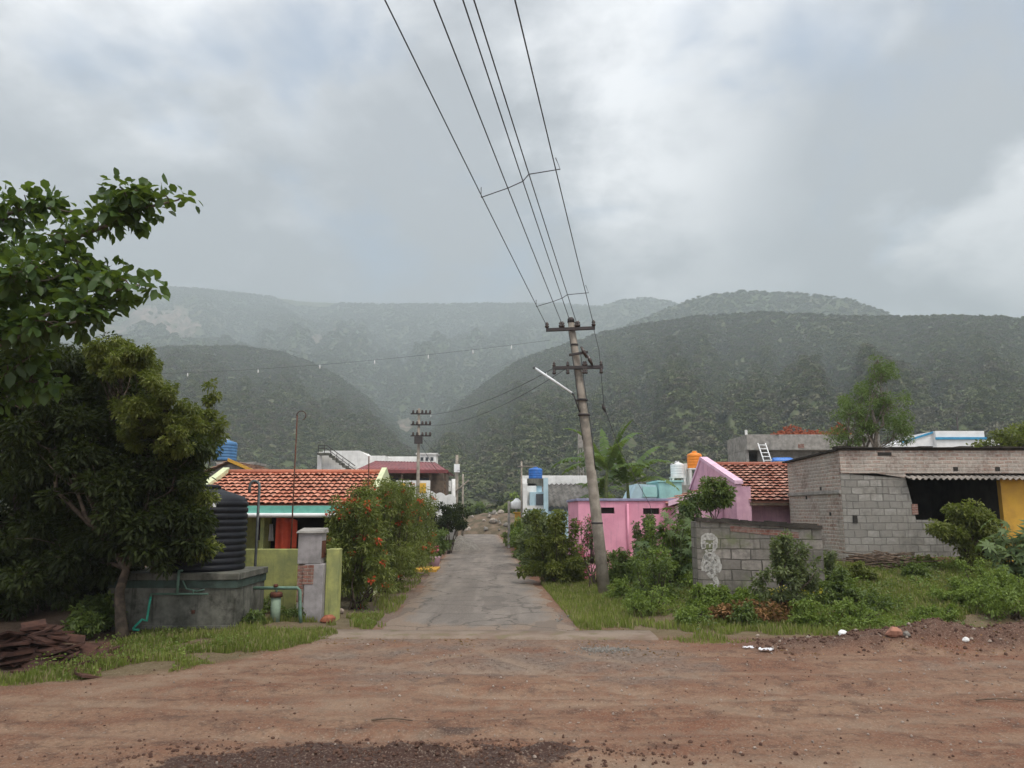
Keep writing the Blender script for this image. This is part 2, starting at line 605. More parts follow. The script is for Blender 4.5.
M = {}
M['bark'] = m_plain('bark', (0.13, 0.10, 0.075), (0.06, 0.048, 0.038), 6, 0.95, 0.1, 0.8)
M['bark_pale'] = m_plain('pale_bark', (0.22, 0.19, 0.15), (0.11, 0.09, 0.07), 7, 0.95, 0.1, 0.8)
M['stem_green'] = m_plain('green_stem', (0.12, 0.15, 0.05), (0.08, 0.09, 0.04), 6, 0.8, 0.2, 0.3)
M['leaf_big'] = m_leaf('broad_leaf', (0.016, 0.038, 0.012), (0.075, 0.135, 0.03), 0.3, 0.45, 0.35)
M['leaf_dark'] = m_leaf('dark_leaf', (0.006, 0.010, 0.003), (0.032, 0.043, 0.010), 0.12, 0.6, 0.15)
M['leaf_olive'] = m_leaf('olive_leaf', (0.055, 0.07, 0.013), (0.185, 0.20, 0.04), 0.3, 0.5, 0.3)
M['leaf_mid'] = m_leaf('mid_leaf', (0.045, 0.075, 0.018), (0.135, 0.180, 0.045), 0.3, 0.5, 0.35)
M['leaf_bright'] = m_leaf('bright_leaf', (0.085, 0.13, 0.022), (0.21, 0.28, 0.06), 0.35, 0.5, 0.3)
M['leaf_dusty'] = m_leaf('dusty_leaf', (0.06, 0.08, 0.032), (0.16, 0.185, 0.08), 0.25, 0.6, 0.25)
M['leaf_blue'] = m_leaf('bluish_leaf', (0.055, 0.095, 0.035), (0.14, 0.185, 0.075), 0.25, 0.6, 0.2)
M['leaf_oleander'] = m_leaf('oleander_leaf', (0.055, 0.075, 0.016), (0.20, 0.22, 0.055), 0.28, 0.5, 0.3)
M['leaf_feather'] = m_leaf('feathery_leaf', (0.055, 0.10, 0.03), (0.15, 0.21, 0.07), 0.35, 0.55, 0.25)
M['leaf_banana'] = m_leaf('banana_leaf', (0.045, 0.09, 0.025), (0.12, 0.18, 0.05), 0.3, 0.5, 0.25)
M['leaf_dead'] = m_leaf('dead_leaf', (0.08, 0.04, 0.02), (0.30, 0.16, 0.075), 0.15, 0.8, 0.1)
M['grass'] = m_leaf('grass_blade', (0.10, 0.13, 0.025), (0.27, 0.30, 0.075), 0.35, 0.6, 0.2, (0.30, 0.25, 0.13), 0.22)
M['petal_red'] = m_leaf('red_petal', (0.38, 0.035, 0.02), (0.65, 0.10, 0.05), 0.3, 0.6, 0.2)
M['petal_pink'] = m_leaf('pink_petal', (0.45, 0.05, 0.14), (0.75, 0.18, 0.32), 0.3, 0.6, 0.2)
M['petal_yellow'] = m_leaf('yellow_petal', (0.55, 0.45, 0.05), (0.75, 0.65, 0.12), 0.3, 0.6, 0.2)
M['concrete'] = m_plain('concrete', (0.33, 0.31, 0.28), (0.22, 0.205, 0.185), 3, 0.9, 0.2, 0.4, streak=0.5)
M['concrete_dark'] = m_plain('mossy_concrete', (0.17, 0.165, 0.14), (0.09, 0.09, 0.075), 2.5, 0.95, 0.15, 0.5, streak=0.7, dirt=(0.02, 0.02, 0.015))
M['pole_concrete'] = m_plain('pole_concrete', (0.34, 0.30, 0.25), (0.22, 0.19, 0.155), 3, 0.9, 0.2, 0.5, streak=0.35)
M['iron'] = m_plain('dark_iron', (0.035, 0.032, 0.032), (0.055, 0.04, 0.035), 9, 0.6, 0.4, 0.2)
M['wire'] = m_plain('wire', (0.035, 0.035, 0.037), (0.05, 0.05, 0.05), 3, 0.5, 0.4, 0.0)
M['porcelain'] = m_plain('insulator_glaze', (0.03, 0.018, 0.014), (0.05, 0.03, 0.02), 9, 0.25, 0.6, 0.0)
M['white_paint'] = m_plain('white_paint', (0.78, 0.77, 0.74), (0.66, 0.65, 0.62), 2, 0.7, 0.3, 0.15, streak=0.35, dirt=(0.3, 0.28, 0.25))
M['white_clean'] = m_plain('clean_white', (0.8, 0.8, 0.79), (0.72, 0.72, 0.71), 2, 0.5, 0.4, 0.0)
M['pink_wall'] = m_plain('pink_paint', (0.80, 0.36, 0.47), (0.70, 0.30, 0.40), 1.3, 0.8, 0.2, 0.15, streak=0.5, dirt=(0.40, 0.2, 0.25))
M['mauve_wall'] = m_plain('mauve_paint', (0.64, 0.39, 0.47), (0.52, 0.30, 0.38), 1.6, 0.8, 0.2, 0.15, streak=0.6, dirt=(0.26, 0.14, 0.2))
M['pink_pale'] = m_plain('pale_pink_paint', (0.74, 0.50, 0.60), (0.66, 0.43, 0.53), 2, 0.8, 0.2, 0.1, streak=0.3, dirt=(0.4, 0.27, 0.33))
M['coping'] = m_plain('lavender_coping', (0.30, 0.29, 0.42), (0.22, 0.21, 0.3), 3, 0.8, 0.2, 0.2, streak=0.4)
M['teal_wall'] = m_plain('teal_paint', (0.36, 0.62, 0.60), (0.30, 0.53, 0.52), 1.6, 0.75, 0.2, 0.1, streak=0.35, dirt=(0.2, 0.3, 0.28))
M['blue_wall'] = m_plain('pale_blue_paint', (0.45, 0.60, 0.66), (0.38, 0.52, 0.58), 1.6, 0.75, 0.2, 0.1, streak=0.4, dirt=(0.2, 0.26, 0.3))
M['lime_wall'] = m_plain('lime_green_paint', (0.40, 0.40, 0.14), (0.24, 0.26, 0.11), 1.8, 0.85, 0.2, 0.4, streak=0.7, dirt=(0.13, 0.15, 0.07))
M['cream'] = m_plain('cream_paint', (0.66, 0.68, 0.42), (0.55, 0.60, 0.38), 2.5, 0.8, 0.2, 0.2, streak=0.3)
M['yellow_wall'] = m_plain('ochre_paint', (0.56, 0.32, 0.05), (0.45, 0.25, 0.05), 1.5, 0.8, 0.2, 0.2, streak=0.35)
M['teal_trim'] = m_plain('turquoise_trim', (0.20, 0.55, 0.45), (0.16, 0.46, 0.38), 3, 0.6, 0.3, 0.1)
M['blue_trim'] = m_plain('blue_trim', (0.05, 0.30, 0.50), (0.04, 0.25, 0.44), 3, 0.6, 0.3, 0.1)
M['gray_paint'] = m_plain('grey_lilac_paint', (0.35, 0.325, 0.325), (0.24, 0.225, 0.22), 3, 0.8, 0.2, 0.3, streak=0.45)
M['dark_room'] = m_plain('interior_shade', (0.05, 0.045, 0.04), (0.03, 0.028, 0.025), 2, 0.95, 0.1, 0.2)  # near-black colour stands in for the shade inside rooms, vents and holes
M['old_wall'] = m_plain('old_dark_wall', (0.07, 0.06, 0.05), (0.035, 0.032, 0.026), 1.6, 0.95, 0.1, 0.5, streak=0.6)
M['glass_dark'] = m_plain('dark_glass', (0.03, 0.035, 0.04), (0.04, 0.045, 0.05), 3, 0.15, 0.6, 0.0)
M['tin_maroon'] = m_plain('maroon_tin', (0.22, 0.055, 0.055), (0.16, 0.045, 0.045), 1.5, 0.5, 0.4, 0.1, streak=0.3)
M['asbestos'] = m_plain('asbestos_sheet', (0.17, 0.16, 0.145), (0.085, 0.08, 0.072), 1.5, 0.9, 0.15, 0.3, streak=0.6, dirt=(0.05, 0.045, 0.04))
M['tank_black'] = m_plain('black_plastic', (0.010, 0.011, 0.015), (0.014, 0.015, 0.019), 3, 0.5, 0.22, 0.0, streak=0.15, dirt=(0.07, 0.065, 0.06))
M['tank_blue'] = m_plain('blue_plastic', (0.03, 0.17, 0.55), (0.04, 0.14, 0.42), 3, 0.4, 0.4, 0.0)
M['tank_dullblue'] = m_plain('faded_blue_plastic', (0.07, 0.19, 0.36), (0.06, 0.15, 0.29), 3, 0.5, 0.3, 0.0)
M['tank_orange'] = m_plain('orange_plastic', (0.85, 0.27, 0.02), (0.75, 0.22, 0.02), 3, 0.4, 0.4, 0.0)
M['tank_white'] = m_plain('white_plastic', (0.78, 0.78, 0.77), (0.68, 0.68, 0.67), 3, 0.4, 0.4, 0.0, streak=0.2)
M['pipe_green'] = m_plain('green_pipe', (0.13, 0.22, 0.17), (0.09, 0.15, 0.11), 5, 0.6, 0.3, 0.1)
M['pipe_gray'] = m_plain('grey_pipe', (0.16, 0.17, 0.17), (0.09, 0.1, 0.1), 5, 0.6, 0.3, 0.1)
M['pipe_casing'] = m_plain('pale_green_casing', (0.25, 0.33, 0.24), (0.18, 0.24, 0.18), 5, 0.7, 0.3, 0.1)
M['hose'] = m_plain('green_hose', (0.03, 0.33, 0.22), (0.025, 0.26, 0.18), 5, 0.4, 0.4, 0.0)
M['rust'] = m_plain('rusty_iron', (0.13, 0.05, 0.03), (0.07, 0.03, 0.02), 9, 0.8, 0.2, 0.3)
M['red_cloth'] = m_plain('red_cloth', (0.52, 0.085, 0.045), (0.45, 0.065, 0.035), 4, 0.9, 0.1, 0.1)
M['white_cloth'] = m_plain('white_cloth', (0.7, 0.7, 0.72), (0.6, 0.6, 0.63), 4, 0.9, 0.1, 0.1)
M['dark_cloth'] = m_plain('dark_cloth', (0.05, 0.04, 0.06), (0.09, 0.06, 0.09), 4, 0.9, 0.1, 0.1)
M['yellow_board'] = m_plain('yellow_shutter', (0.75, 0.45, 0.06), (0.68, 0.38, 0.05), 4, 0.7, 0.2, 0.1)
M['brick_red'] = m_plain('red_brick', (0.32, 0.12, 0.07), (0.22, 0.08, 0.05), 5, 0.95, 0.1, 0.5)
M['brick_bright'] = m_plain('new_brick', (0.40, 0.13, 0.07), (0.28, 0.09, 0.055), 5, 0.95, 0.1, 0.4)
M['brick_face'] = m_blocks('weathered_brick', (0.27, 0.14, 0.10), (0.40, 0.31, 0.26), (0.43, 0.385, 0.335), 0.30, 0.125, 0.026, (0.30, 0.27, 0.235))
M['block_face'] = m_blocks('cement_block', (0.235, 0.22, 0.195), (0.375, 0.355, 0.32), (0.15, 0.14, 0.125), 0.42, 0.24, 0.02, (0.25, 0.23, 0.2))
M['block_mossy'] = m_blocks('mossy_block', (0.19, 0.17, 0.15), (0.36, 0.32, 0.28), (0.09, 0.08, 0.07), 0.52, 0.29, 0.02, (0.2, 0.185, 0.15), moss=0.75)
M['brick_bare'] = m_blocks('bare_red_brick', (0.26, 0.085, 0.055), (0.19, 0.06, 0.042), (0.3, 0.25, 0.21), 0.22, 0.085, 0.012, (0.2, 0.1, 0.08))
M['tile_left'] = m_tiles('orange_roof_tile', (0.44, 0.15, 0.09), (0.66, 0.30, 0.20), (0.28, 0.12, 0.08))
M['tile_right'] = m_tiles('red_roof_tile', (0.32, 0.11, 0.07), (0.56, 0.30, 0.22), (0.16, 0.08, 0.06))
M['tile_brown'] = m_tiles('brown_roof_tile', (0.22, 0.12, 0.08), (0.30, 0.17, 0.11), (0.12, 0.08, 0.06))
M['lump_pink'] = m_plain('pinkish_brick', (0.38, 0.19, 0.13), (0.27, 0.14, 0.10), 8, 0.95, 0.1, 0.5)
M['mound_earth'] = m_plain('mound_earth', (0.17, 0.125, 0.09), (0.09, 0.075, 0.05), 1.2, 0.95, 0.1, 0.8, dirt=(0.05, 0.06, 0.025))
M['stone'] = m_plain('rubble_stone', (0.36, 0.31, 0.26), (0.24, 0.205, 0.17), 4, 0.95, 0.15, 0.5)
M['gravel'] = m_plain('gravel_grey', (0.235, 0.215, 0.19), (0.15, 0.138, 0.12), 9, 0.95, 0.15, 0.7)
M['wood'] = m_plain('weathered_wood', (0.17, 0.12, 0.085), (0.09, 0.065, 0.05), 6, 0.9, 0.15, 0.4)
M['mould'] = m_plain('black_mould', (.06, .052, .045), (.03, .027, .023), 4, .95, .1, .8)
M['awning'] = m_plain('weathered_awning', (.36, .32, .28), (.22, .2, .18), 2, .95, .1, .4, streak=.5)
M['clay_red'] = m_plain('broken_tile', (0.11, 0.055, 0.04), (0.06, 0.032, 0.025), 5, 0.9, 0.15, 0.4)
M['lamp_tube'] = m_plain('tube_lamp_white', (0.82, 0.83, 0.84), (0.78, 0.79, 0.8), 3, 0.3, 0.5, 0.0)

# ------------------------------------------------------------------ ground
def m_ground():
    m = Mat('earth', 0.95, 0.15)
    co = m.co()
    n1 = m.noise(0.35, 7, 0.62); n2 = m.noise(2.3, 7, 0.62); n3 = m.noise(11, 5, 0.6); n4 = m.noise(38, 4, 0.6)
    c = m.mix(m.rng(n1, 0.36, 0.64), (0.160, 0.073, 0.044), (0.185, 0.104, 0.067))
    st = m.noise(1.0, 7, 0.65, m.mapped(co, (0.55, 1.7, 1)))
    c = m.mix(m.rng(st, 0.44, 0.66, 0, 0.85), c, (0.225, 0.145, 0.096))
    c = m.mix(m.rng(n2, 0.50, 0.64, 0, 0.7), c, (0.085, 0.045, 0.032))
    a = m.attr('grey')
    c = m.mix(m.math('MULTIPLY', m.rng(m.math('ADD', a, m.math('MULTIPLY', m.math('SUBTRACT', n2, 0.5), 0.9)), 0.30, 0.85), 0.8), c, m.mix(m.rng(n3, 0.35, 0.65), (0.180, 0.146, 0.120), (0.115, 0.092, 0.076)))
    # stony specks pressed into the surface
    v = m.n('ShaderNodeTexVoronoi'); v.inputs['Scale'].default_value = 9.0; v.inputs['Randomness'].default_value = 1.0
    m.l(co, v.inputs['Vector'])
    sx = m.n('ShaderNodeSeparateColor'); m.l(v.outputs['Color'], sx.inputs[0])
    keep = m.math('MULTIPLY', m.rng(sx.outputs[0], 0.80, 0.82), m.rng(v.outputs['Distance'], 0.14, 0.24, 1, 0))
    c = m.mix(m.math('MULTIPLY', keep, 0.7), c, m.mix(sx.outputs[1], (0.36, 0.31, 0.26), (0.18, 0.13, 0.1)))
    c = m.mix(m.rng(n3, 0.48, 0.66, 0, 0.6), c, (0.09, 0.058, 0.043))
    w = m.attr('wet')
    wf = m.rng(m.math('ADD', w, m.math('MULTIPLY', m.math('SUBTRACT', n2, 0.5), 1.2)), 0.35, 0.65)
    c = m.mix(m.math('MULTIPLY', wf, 0.92), c, (0.042, 0.022, 0.017))
    tk_ = m.math('MULTIPLY', m.attr('track'), m.rng(n2, 0.35, 0.6, 0.2, 1.0))
    c = m.mix(m.math('MULTIPLY', tk_, 0.75), c, (0.26, 0.185, 0.13))
    s = m.attr('soil')
    c = m.mix(m.math('MULTIPLY', s, 0.8), c, m.mix(m.rng(n2, 0.4, 0.6), (0.10, 0.085, 0.045), (0.14, 0.115, 0.065)))
    c = m.mix(m.math('MULTIPLY', m.attr('bank'), 0.9), c, m.mix(m.rng(n3, 0.35, 0.65), (0.060, 0.033, 0.025), (0.110, 0.062, 0.045)))
    c = m.mix(m.rng(n4, 0.5, 0.72, 0, 0.5), c, (0.36, 0.28, 0.215))
    m.color(c)
    m.l(m.rng(wf, 0, 1, 0.95, 0.6), m.b.inputs['Roughness'])
    h = m.math('ADD', m.math('ADD', n3, m.math('MULTIPLY', n4, 0.5)), m.math('MULTIPLY', keep, 0.5))
    m.bump(h, 0.9, 0.035)
    return m.m


xs = np.concatenate([[-5000, -3000, -1500, -700, -350, -180, -100, -70], np.arange(-50, -16, 1.0), np.arange(-16, 16, 0.08), np.arange(16, 50, 1.0), [60, 80, 110, 180, 350, 700, 1500, 3000, 5000]])
ys = np.concatenate([[-600, -200, -80, -40, -20, -8], np.arange(0, 7, 0.7), np.arange(7, 20.5, 0.055), np.arange(20.5, 60, 0.4), [62, 66, 72, 80, 90, 105, 125, 160, 220, 300, 400, 800, 2000, 5000]])
X, Y = np.meshgrid(xs, ys)
Z = gz(X, Y)
far = np.hypot(X, Y)
Z = Z - 30 * ss(300, 1500, far)
nx_, ny_ = len(xs), len(ys)
idx = np.arange(nx_ * ny_).reshape(ny_, nx_)
quads = np.stack([idx[:-1, :-1].ravel(), idx[:-1, 1:].ravel(), idx[1:, 1:].ravel(), idx[1:, :-1].ravel()], 1)
me = fast_mesh('ground', np.stack([X.ravel(), Y.ravel(), Z.ravel()], 1), quads, smooth=True)
lx = X - lane_c(Y)
grey = (0.75 + 1.2 * fbm(X * 0.45, Y * 0.9, 48, 4)) * ss(10.0, 15.5, Y) * (1 - ss(2.5, 5.5, np.abs(lx + 0.2 - 0.28 * (17 - Y)))) + 0.5 * ss(5, 8, X) * np.exp(-((Y - 14.6) / 0.7) ** 2) + 0.5 * ss(2, 4, X) * (1 - ss(8.6, 9.6, Y))
yy = Y - 0.02 * X - 0.25 * fbm(X * 0.35, 0 * Y, 5, 2)
wet = (0.55 + 2.2 * fbm(X * 1.1, Y * 2.2, 47, 4)) * 1.7 * np.exp(-((yy - 9.2) / 0.55) ** 2) * ss(-5.2, -3.0, X) * (1 - ss(0.2, 1.5, X)) + (0.3 + 2.0 * fbm(X * 1.3, Y * 2, 52, 3)) * np.exp(-((yy - 10.35) / 0.25) ** 2) * ss(-3.8, -3.0, X) * (1 - ss(0.2, 1.0, X))
wet = wet + (0.2 + 2.0 * fbm(X * 1.3, Y * 2, 49, 3)) * np.exp(-((yy - 11.2) / 0.18) ** 2) * ss(-6, -4, X) * (1 - ss(-2, -1, X)) + (0.2 + 2.0 * fbm(X * 1.3, Y * 2, 50, 3)) * np.exp(-((yy - 12.4) / 0.2) ** 2) * ss(1.2, 2, X) * (1 - ss(3.5, 4.2, X)) + (0.2 + 2.0 * fbm(X * 1.3, Y * 2, 51, 3)) * np.exp(-((yy - 11.3) / 0.2) ** 2) * ss(4.2, 5, X)
soil = np.where(lx > 0, ss(16.9, 18.2, Y) * ss(2.4, 3.4, lx), ss(-.3, .5, Y - verge_lo(X)) * ss(-2.6, -3.6, lx))
bank = np.exp(-((Y - 16.7) / 0.75) ** 4) * ss(4.2, 6.0, X) + 0.8 * ss(-7.6, -8.6, X) * ss(13.0, 14.2, Y)
tan = np.clip(tracks(X, Y), 0, 1) * .8
tan = np.maximum(tan, (0.8 + 1.4 * fbm(X * .5, Y * .9, 63, 4)) * np.exp(-((Y - verge_lo(X) + 1.0) / 0.75) ** 2) * ss(-9.5, -7.5, X) * (1 - ss(-3.6, -2.6, X)))
tan = np.maximum(tan, (0.8 + 1.4 * fbm(X * .5, Y * .9, 64, 4)) * np.exp(-((Y - 9.0) / 0.35) ** 2) * ss(.4, 1.0, X) * (1 - ss(4.2, 5.4, X)))
tan = np.maximum(tan, (0.3 + 2.0 * fbm(X * .4, Y * 1.0, 65, 4)) * np.exp(-((Y - 11.8) / 0.9) ** 2) * (1 - ss(-2, 0, X)))
set_attr(me, 'track', np.clip(tan, 0, 1)); set_attr(me, 'grey', grey); set_attr(me, 'wet', wet); set_attr(me, 'soil', soil); set_attr(me, 'bank', np.clip(bank, 0, 1))
tag(link('ground', me, m_ground()), kind='structure')


def m_lane():
    m = Mat('worn_asphalt', 0.9, 0.2)
    n1 = m.noise(0.9, 6, 0.6, m.mapped(m.co(), (1, 0.25, 1))); n2 = m.noise(3, 6, 0.6, m.mapped(m.co(), (1, 0.35, 1))); n3 = m.noise(26, 4, 0.65)
    c = m.mix(m.rng(n1, 0.4, 0.62), (0.150, 0.130, 0.112), (0.205, 0.176, 0.150))
    c = m.mix(m.rng(m.noise(1, 5, 0.6, m.mapped(m.co(), (1.6, 0.07, 1))), 0.45, 0.65, 0, 0.7), c, (0.120, 0.102, 0.088))
    c = m.mix(m.rng(n2, 0.55, 0.7, 0, 0.55), c, (0.22, 0.185, 0.152))
    ed = m.attr('edge')
    c = m.mix(m.math('MULTIPLY', m.rng(m.math('ADD', ed, m.math('MULTIPLY', m.math('SUBTRACT', n2, 0.5), 0.9)), 0.4, 0.8), 0.85), c, (0.20, 0.145, 0.105))
    c = m.mix(m.rng(n3, 0.45, 0.75, 0, 0.5), c, (0.30, 0.26, 0.22))
    v = m.n('ShaderNodeTexVoronoi'); v.feature = 'DISTANCE_TO_EDGE'; v.inputs['Scale'].default_value = 0.55
    wv = m.n('ShaderNodeVectorMath'); wv.operation = 'MULTIPLY_ADD'
    wn_ = m.n('ShaderNodeTexNoise'); wn_.inputs['Scale'].default_value = 2.5; wn_.inputs['Detail'].default_value = 5; m.l(m.co(), wn_.inputs['Vector'])
    m.l(wn_.outputs['Color'], wv.inputs[0]); wv.inputs[1].default_value = (0.6, 0.6, 0.6); m.l(m.co(), wv.inputs[2])
    m.l(wv.outputs[0], v.inputs['Vector'])
    c = m.mix(m.rng(v.outputs['Distance'], 0.008, 0.03, 0.6, 0.0), c, (0.06, 0.052, 0.045))
    pt = m.noise(0.7, 3, 0.5, m.mapped(m.co(), (1, 0.5, 1), (4, 9, 0)))
    c = m.mix(m.rng(pt, 0.60, 0.62, 0, 0.45), c, (0.095, 0.082, 0.072))
    m.color(c)
    m.bump(m.math('ADD', n3, n2), 0.8, 0.02)
    return m.m


def lane_edge(y, side):
    w = 2.40 + 0.6 * float(fbm(y * 0.9, side * 3.3, 55, 4)) + 0.25 * float(fbm(y * 3.0, side * 7.3, 57, 2))
    w = w - (0.3 if side > 0 else 0.0)
    flare = 0.35 * max(0.0, (20.5 - y) / 2.0) if y < 20.5 else 0.0
    return float(lane_c(y)) + side * (w + flare)


yl = list(np.arange(18.35, 60, 0.16)) + list(np.arange(60, 97, 0.8))
V = []; E = []
NU = 14
for y in yl:
    a, b = lane_edge(y, -1), lane_edge(y, 1)
    for i in range(NU + 1):
        t = i / NU
        x = a + (b - a) * t
        zc = 0.03 * min(1, (y - 18.3) / .8) + 0.03 * (1 - (2 * t - 1) ** 2) + 0.012 * float(fbm(x * 1.5, y * 1.5, 61, 2))
        if i in (0, NU): zc = -0.02
        V.append((x, y, zc)); E.append(abs(2 * t - 1) ** 2.2 + 0.9 * max(0, 1 - (y - 18.35) / 1.6))
n = len(yl)
q = [(j * (NU + 1) + i, j * (NU + 1) + i + 1, (j + 1) * (NU + 1) + i + 1, (j + 1) * (NU + 1) + i) for j in range(n - 1) for i in range(NU)]
me = fast_mesh('lane', V, q, smooth=True)
set_attr(me, 'edge', E)
tag(link('lane', me, m_lane()), kind='structure')

# concrete strip where the lane meets the earth road
def m_strip():
    m = Mat('dusty_concrete', 0.9, 0.2)
    n1 = m.noise(1.2, 6, 0.6); n3 = m.noise(20, 4, 0.6)
    c = m.mix(m.rng(n1, 0.4, 0.65), (0.225, 0.175, 0.135), (0.17, 0.12, 0.09))
    c = m.mix(m.rng(m.noise(2.4, 6, 0.65), 0.52, 0.66, 0, 0.8), c, (0.15, 0.13, 0.07))
    c = m.mix(m.rng(n3, 0.45, 0.7, 0, 0.4), c, (0.14, 0.11, 0.085))
    m.color(c); m.bump(n3, 0.5, 0.01)
    return m.m


sv = []
xsr = np.arange(-4.6, 3.3, 0.12)
for j, (t, zt) in enumerate(((0, -0.01), (0.03, 0.045), (0.5, 0.055), (0.97, 0.05), (1, 0.0))):
    for x in xsr:
        y0 = 17.35 + 0.10 * float(fbm(x * 0.8, 1.0, 71, 3)) * 2 - 0.02 * x
        y1 = 18.42 + 0.10 * float(fbm(x * 0.9, 5.0, 73, 3)) * 2 - 0.02 * x
        sv.append((x, y0 + (y1 - y0) * t, zt - 0.01 + 0.01 * float(fbm(x * 2, t * 2, 77, 2))))
n = len(xsr)
q = [(j * n + i, j * n + i + 1, (j + 1) * n + i + 1, (j + 1) * n + i) for j in range(4) for i in range(n - 1)]
me = fast_mesh('pavement', sv, q)
tag(link('pavement', me, m_strip()), kind='structure')

# ------------------------------------------------------------------ hills
def layer(pts, D, r0, p=1.0, seed=0, gully=0.08, fall=0.35):
    az = []; te = []
    for px, py in pts:
        d = pix_dir(px, py)
        az.append(math.atan2(d.x, d.y)); te.append(d.z / math.hypot(d.x, d.y))
    return dict(az=np.array(az), te=np.array(te), D=D, r0=r0, p=p, seed=seed, gully=gully, fall=fall)


LAYERS = [
    layer([(120, 335), (200, 338), (260, 348), (300, 352), (360, 364), (420, 376), (470, 374), (540, 352), (600, 338), (660, 330)], 1750, 950, 0.95, 9, 0.14),
    layer([(-500, 300), (-200, 325), (0, 338), (70, 345), (120, 350), (170, 347), (240, 346), (280, 352), (310, 362), (340, 378), (370, 400), (395, 428), (415, 452), (440, 480), (480, 500)], 1150, 420, 0.85, 1, 0.13),
    layer([(400, 480), (425, 440), (450, 412), (480, 387), (520, 360), (560, 346), (600, 333), (650, 323), (700, 316), (760, 312), (850, 316), (900, 317), (960, 316), (1024, 318), (1200, 305), (1500, 290)], 980, 260, 0.95, 2, 0.11),
    layer([(480, 420), (520, 380), (560, 352), (600, 335), (640, 320), (670, 307), (700, 296), (740, 291), (800, 293), (850, 299), (885, 312), (930, 330), (1024, 350)], 1700, 1000, 1.0, 3, 0.05),
    layer([(500, 330), (560, 316), (590, 309), (620, 300), (650, 297), (672, 302), (700, 314), (740, 330), (800, 350)], 2700, 1700, 1.0, 4, 0.05),
    layer([(-600, 330), (-200, 322), (0, 345), (50, 328), (90, 303), (150, 286), (200, 288), (260, 295), (300, 301), (400, 304), (480, 303), (560, 303), (620, 308), (700, 330), (800, 360)], 3100, 1250, 0.85, 5, 0.09),
]


def base_h(r):
    return 0.085 * np.maximum(r - 190, 0) * ss(150, 420, r) * (1 - 0.3 * ss(1200, 2600, r)) - 3 * (1 - ss(150, 215, r))


def hill_h(az, r):
    z = base_h(r)
    for L in LAYERS:
        lo, hi = L['az'][0], L['az'][-1]
        te = np.interp(az, L['az'], L['te'])
        te = te * (1 - ss(0, R(7), np.maximum(lo - az, az - hi)))
        D = L['D'] * (1 + 0.22 * fbm(az * 7, 0 * az, 100 + L['seed'], 3))
        H = CAMZ + D * te
        t = (r - L['r0']) / (D - L['r0'])
        b = 0.085 * (L['r0'] - 190)
        tt = np.clip(t, 0, 1)
        s = tt ** L['p'] * (1 - 0.12 * np.sin(tt * PI))
        g = fbm(az * 26 + 0.0006 * r, r * 0.0022, 200 + L['seed'], 4) * 2
        g = g + 1.6 * fbm(az * 11, r * 0.0012, 250 + L['seed'], 3)
        g2 = 1.6 * fbm(az * 70, r * 0.008, 300 + L['seed'], 3) * 2
        hh = b + (H - b) * s + (H - b) * L['gully'] * (g + 0.35 * g2) * np.sin(np.clip(tt, 0, 1) * PI) ** 0.8
        hh = np.where(t > 1, H - (r - D) * L['fall'] - 0.0004 * (r - D) ** 2, hh)
        hh = np.where(t < 0, -20, hh)
        z = np.maximum(z, hh)
    return z


def rock_f(az, r):
    """bare rock faces on the far ridge and a few scars on the slopes"""
    m = np.zeros_like(az)
    for px, py, wx, rr, wr in ((150, 318, 42, 2500, 270), (185, 322, 16, 2400, 200), (322, 328, 14, 2300, 160), (235, 322, 10, 2300, 120), (405, 436, 7, 1250, 90)):
        d = pix_dir(px, py); a0 = math.atan2(d.x, d.y)
        w = wx / 770.0
        m = np.maximum(m, np.exp(-((az - a0) / w) ** 2 - ((r - rr) / wr) ** 2))
    return m * (0.9 + 3.2 * fbm(az * 110, r * 0.018, 400, 4))


azs = np.radians(np.linspace(-52, 52, 620))
rs = np.concatenate([np.linspace(150, 500, 60), np.linspace(508, 1400, 120), np.linspace(1412, 3600, 150)])
A, RR = np.meshgrid(azs, rs)
HZ = hill_h(A, RR)
RK = rock_f(A, RR)
HZ = HZ + 35 * np.clip(RK, 0, 1) * (fbm(A * 300, RR * 0.03, 410, 3) + 0.2) * (RR > 1500)
idx = np.arange(len(azs) * len(rs)).reshape(len(rs), len(azs))
quads = np.stack([idx[:-1, :-1].ravel(), idx[:-1, 1:].ravel(), idx[1:, 1:].ravel(), idx[1:, :-1].ravel()], 1)
me = fast_mesh('hills', np.stack([(RR * np.sin(A)).ravel(), (RR * np.cos(A)).ravel(), HZ.ravel()], 1), quads, smooth=True)
set_attr(me, 'rock', np.clip(RK, 0, 1))


def m_hills():
    m = Mat('hillside', 1.0, 0.05)
    n1 = m.noise(0.012, 6, 0.6); n2 = m.noise(0.09, 6, 0.7)
    c = m.mix(m.rng(n1, 0.4, 0.6), (0.080, 0.098, 0.042), (0.115, 0.112, 0.066))
    c = m.mix(m.rng(n2, 0.45, 0.65), c, (0.065, 0.088, 0.034))
    n3 = m.noise(1, 7, 0.7, m.mapped(m.co(), (0.03, 0.03, 0.01)))
    c = m.mix(m.rng(m.attr('rock'), 0.3, 0.6), c, m.mix(m.rng(n3, 0.38, 0.6), (0.27, 0.20, 0.165), (0.10, 0.095, 0.065)))
    m.color(c)
    m.bump(n2, 1.0, 2.0)
    return m.m


tag(link('hills', me, m_hills()), kind='structure')


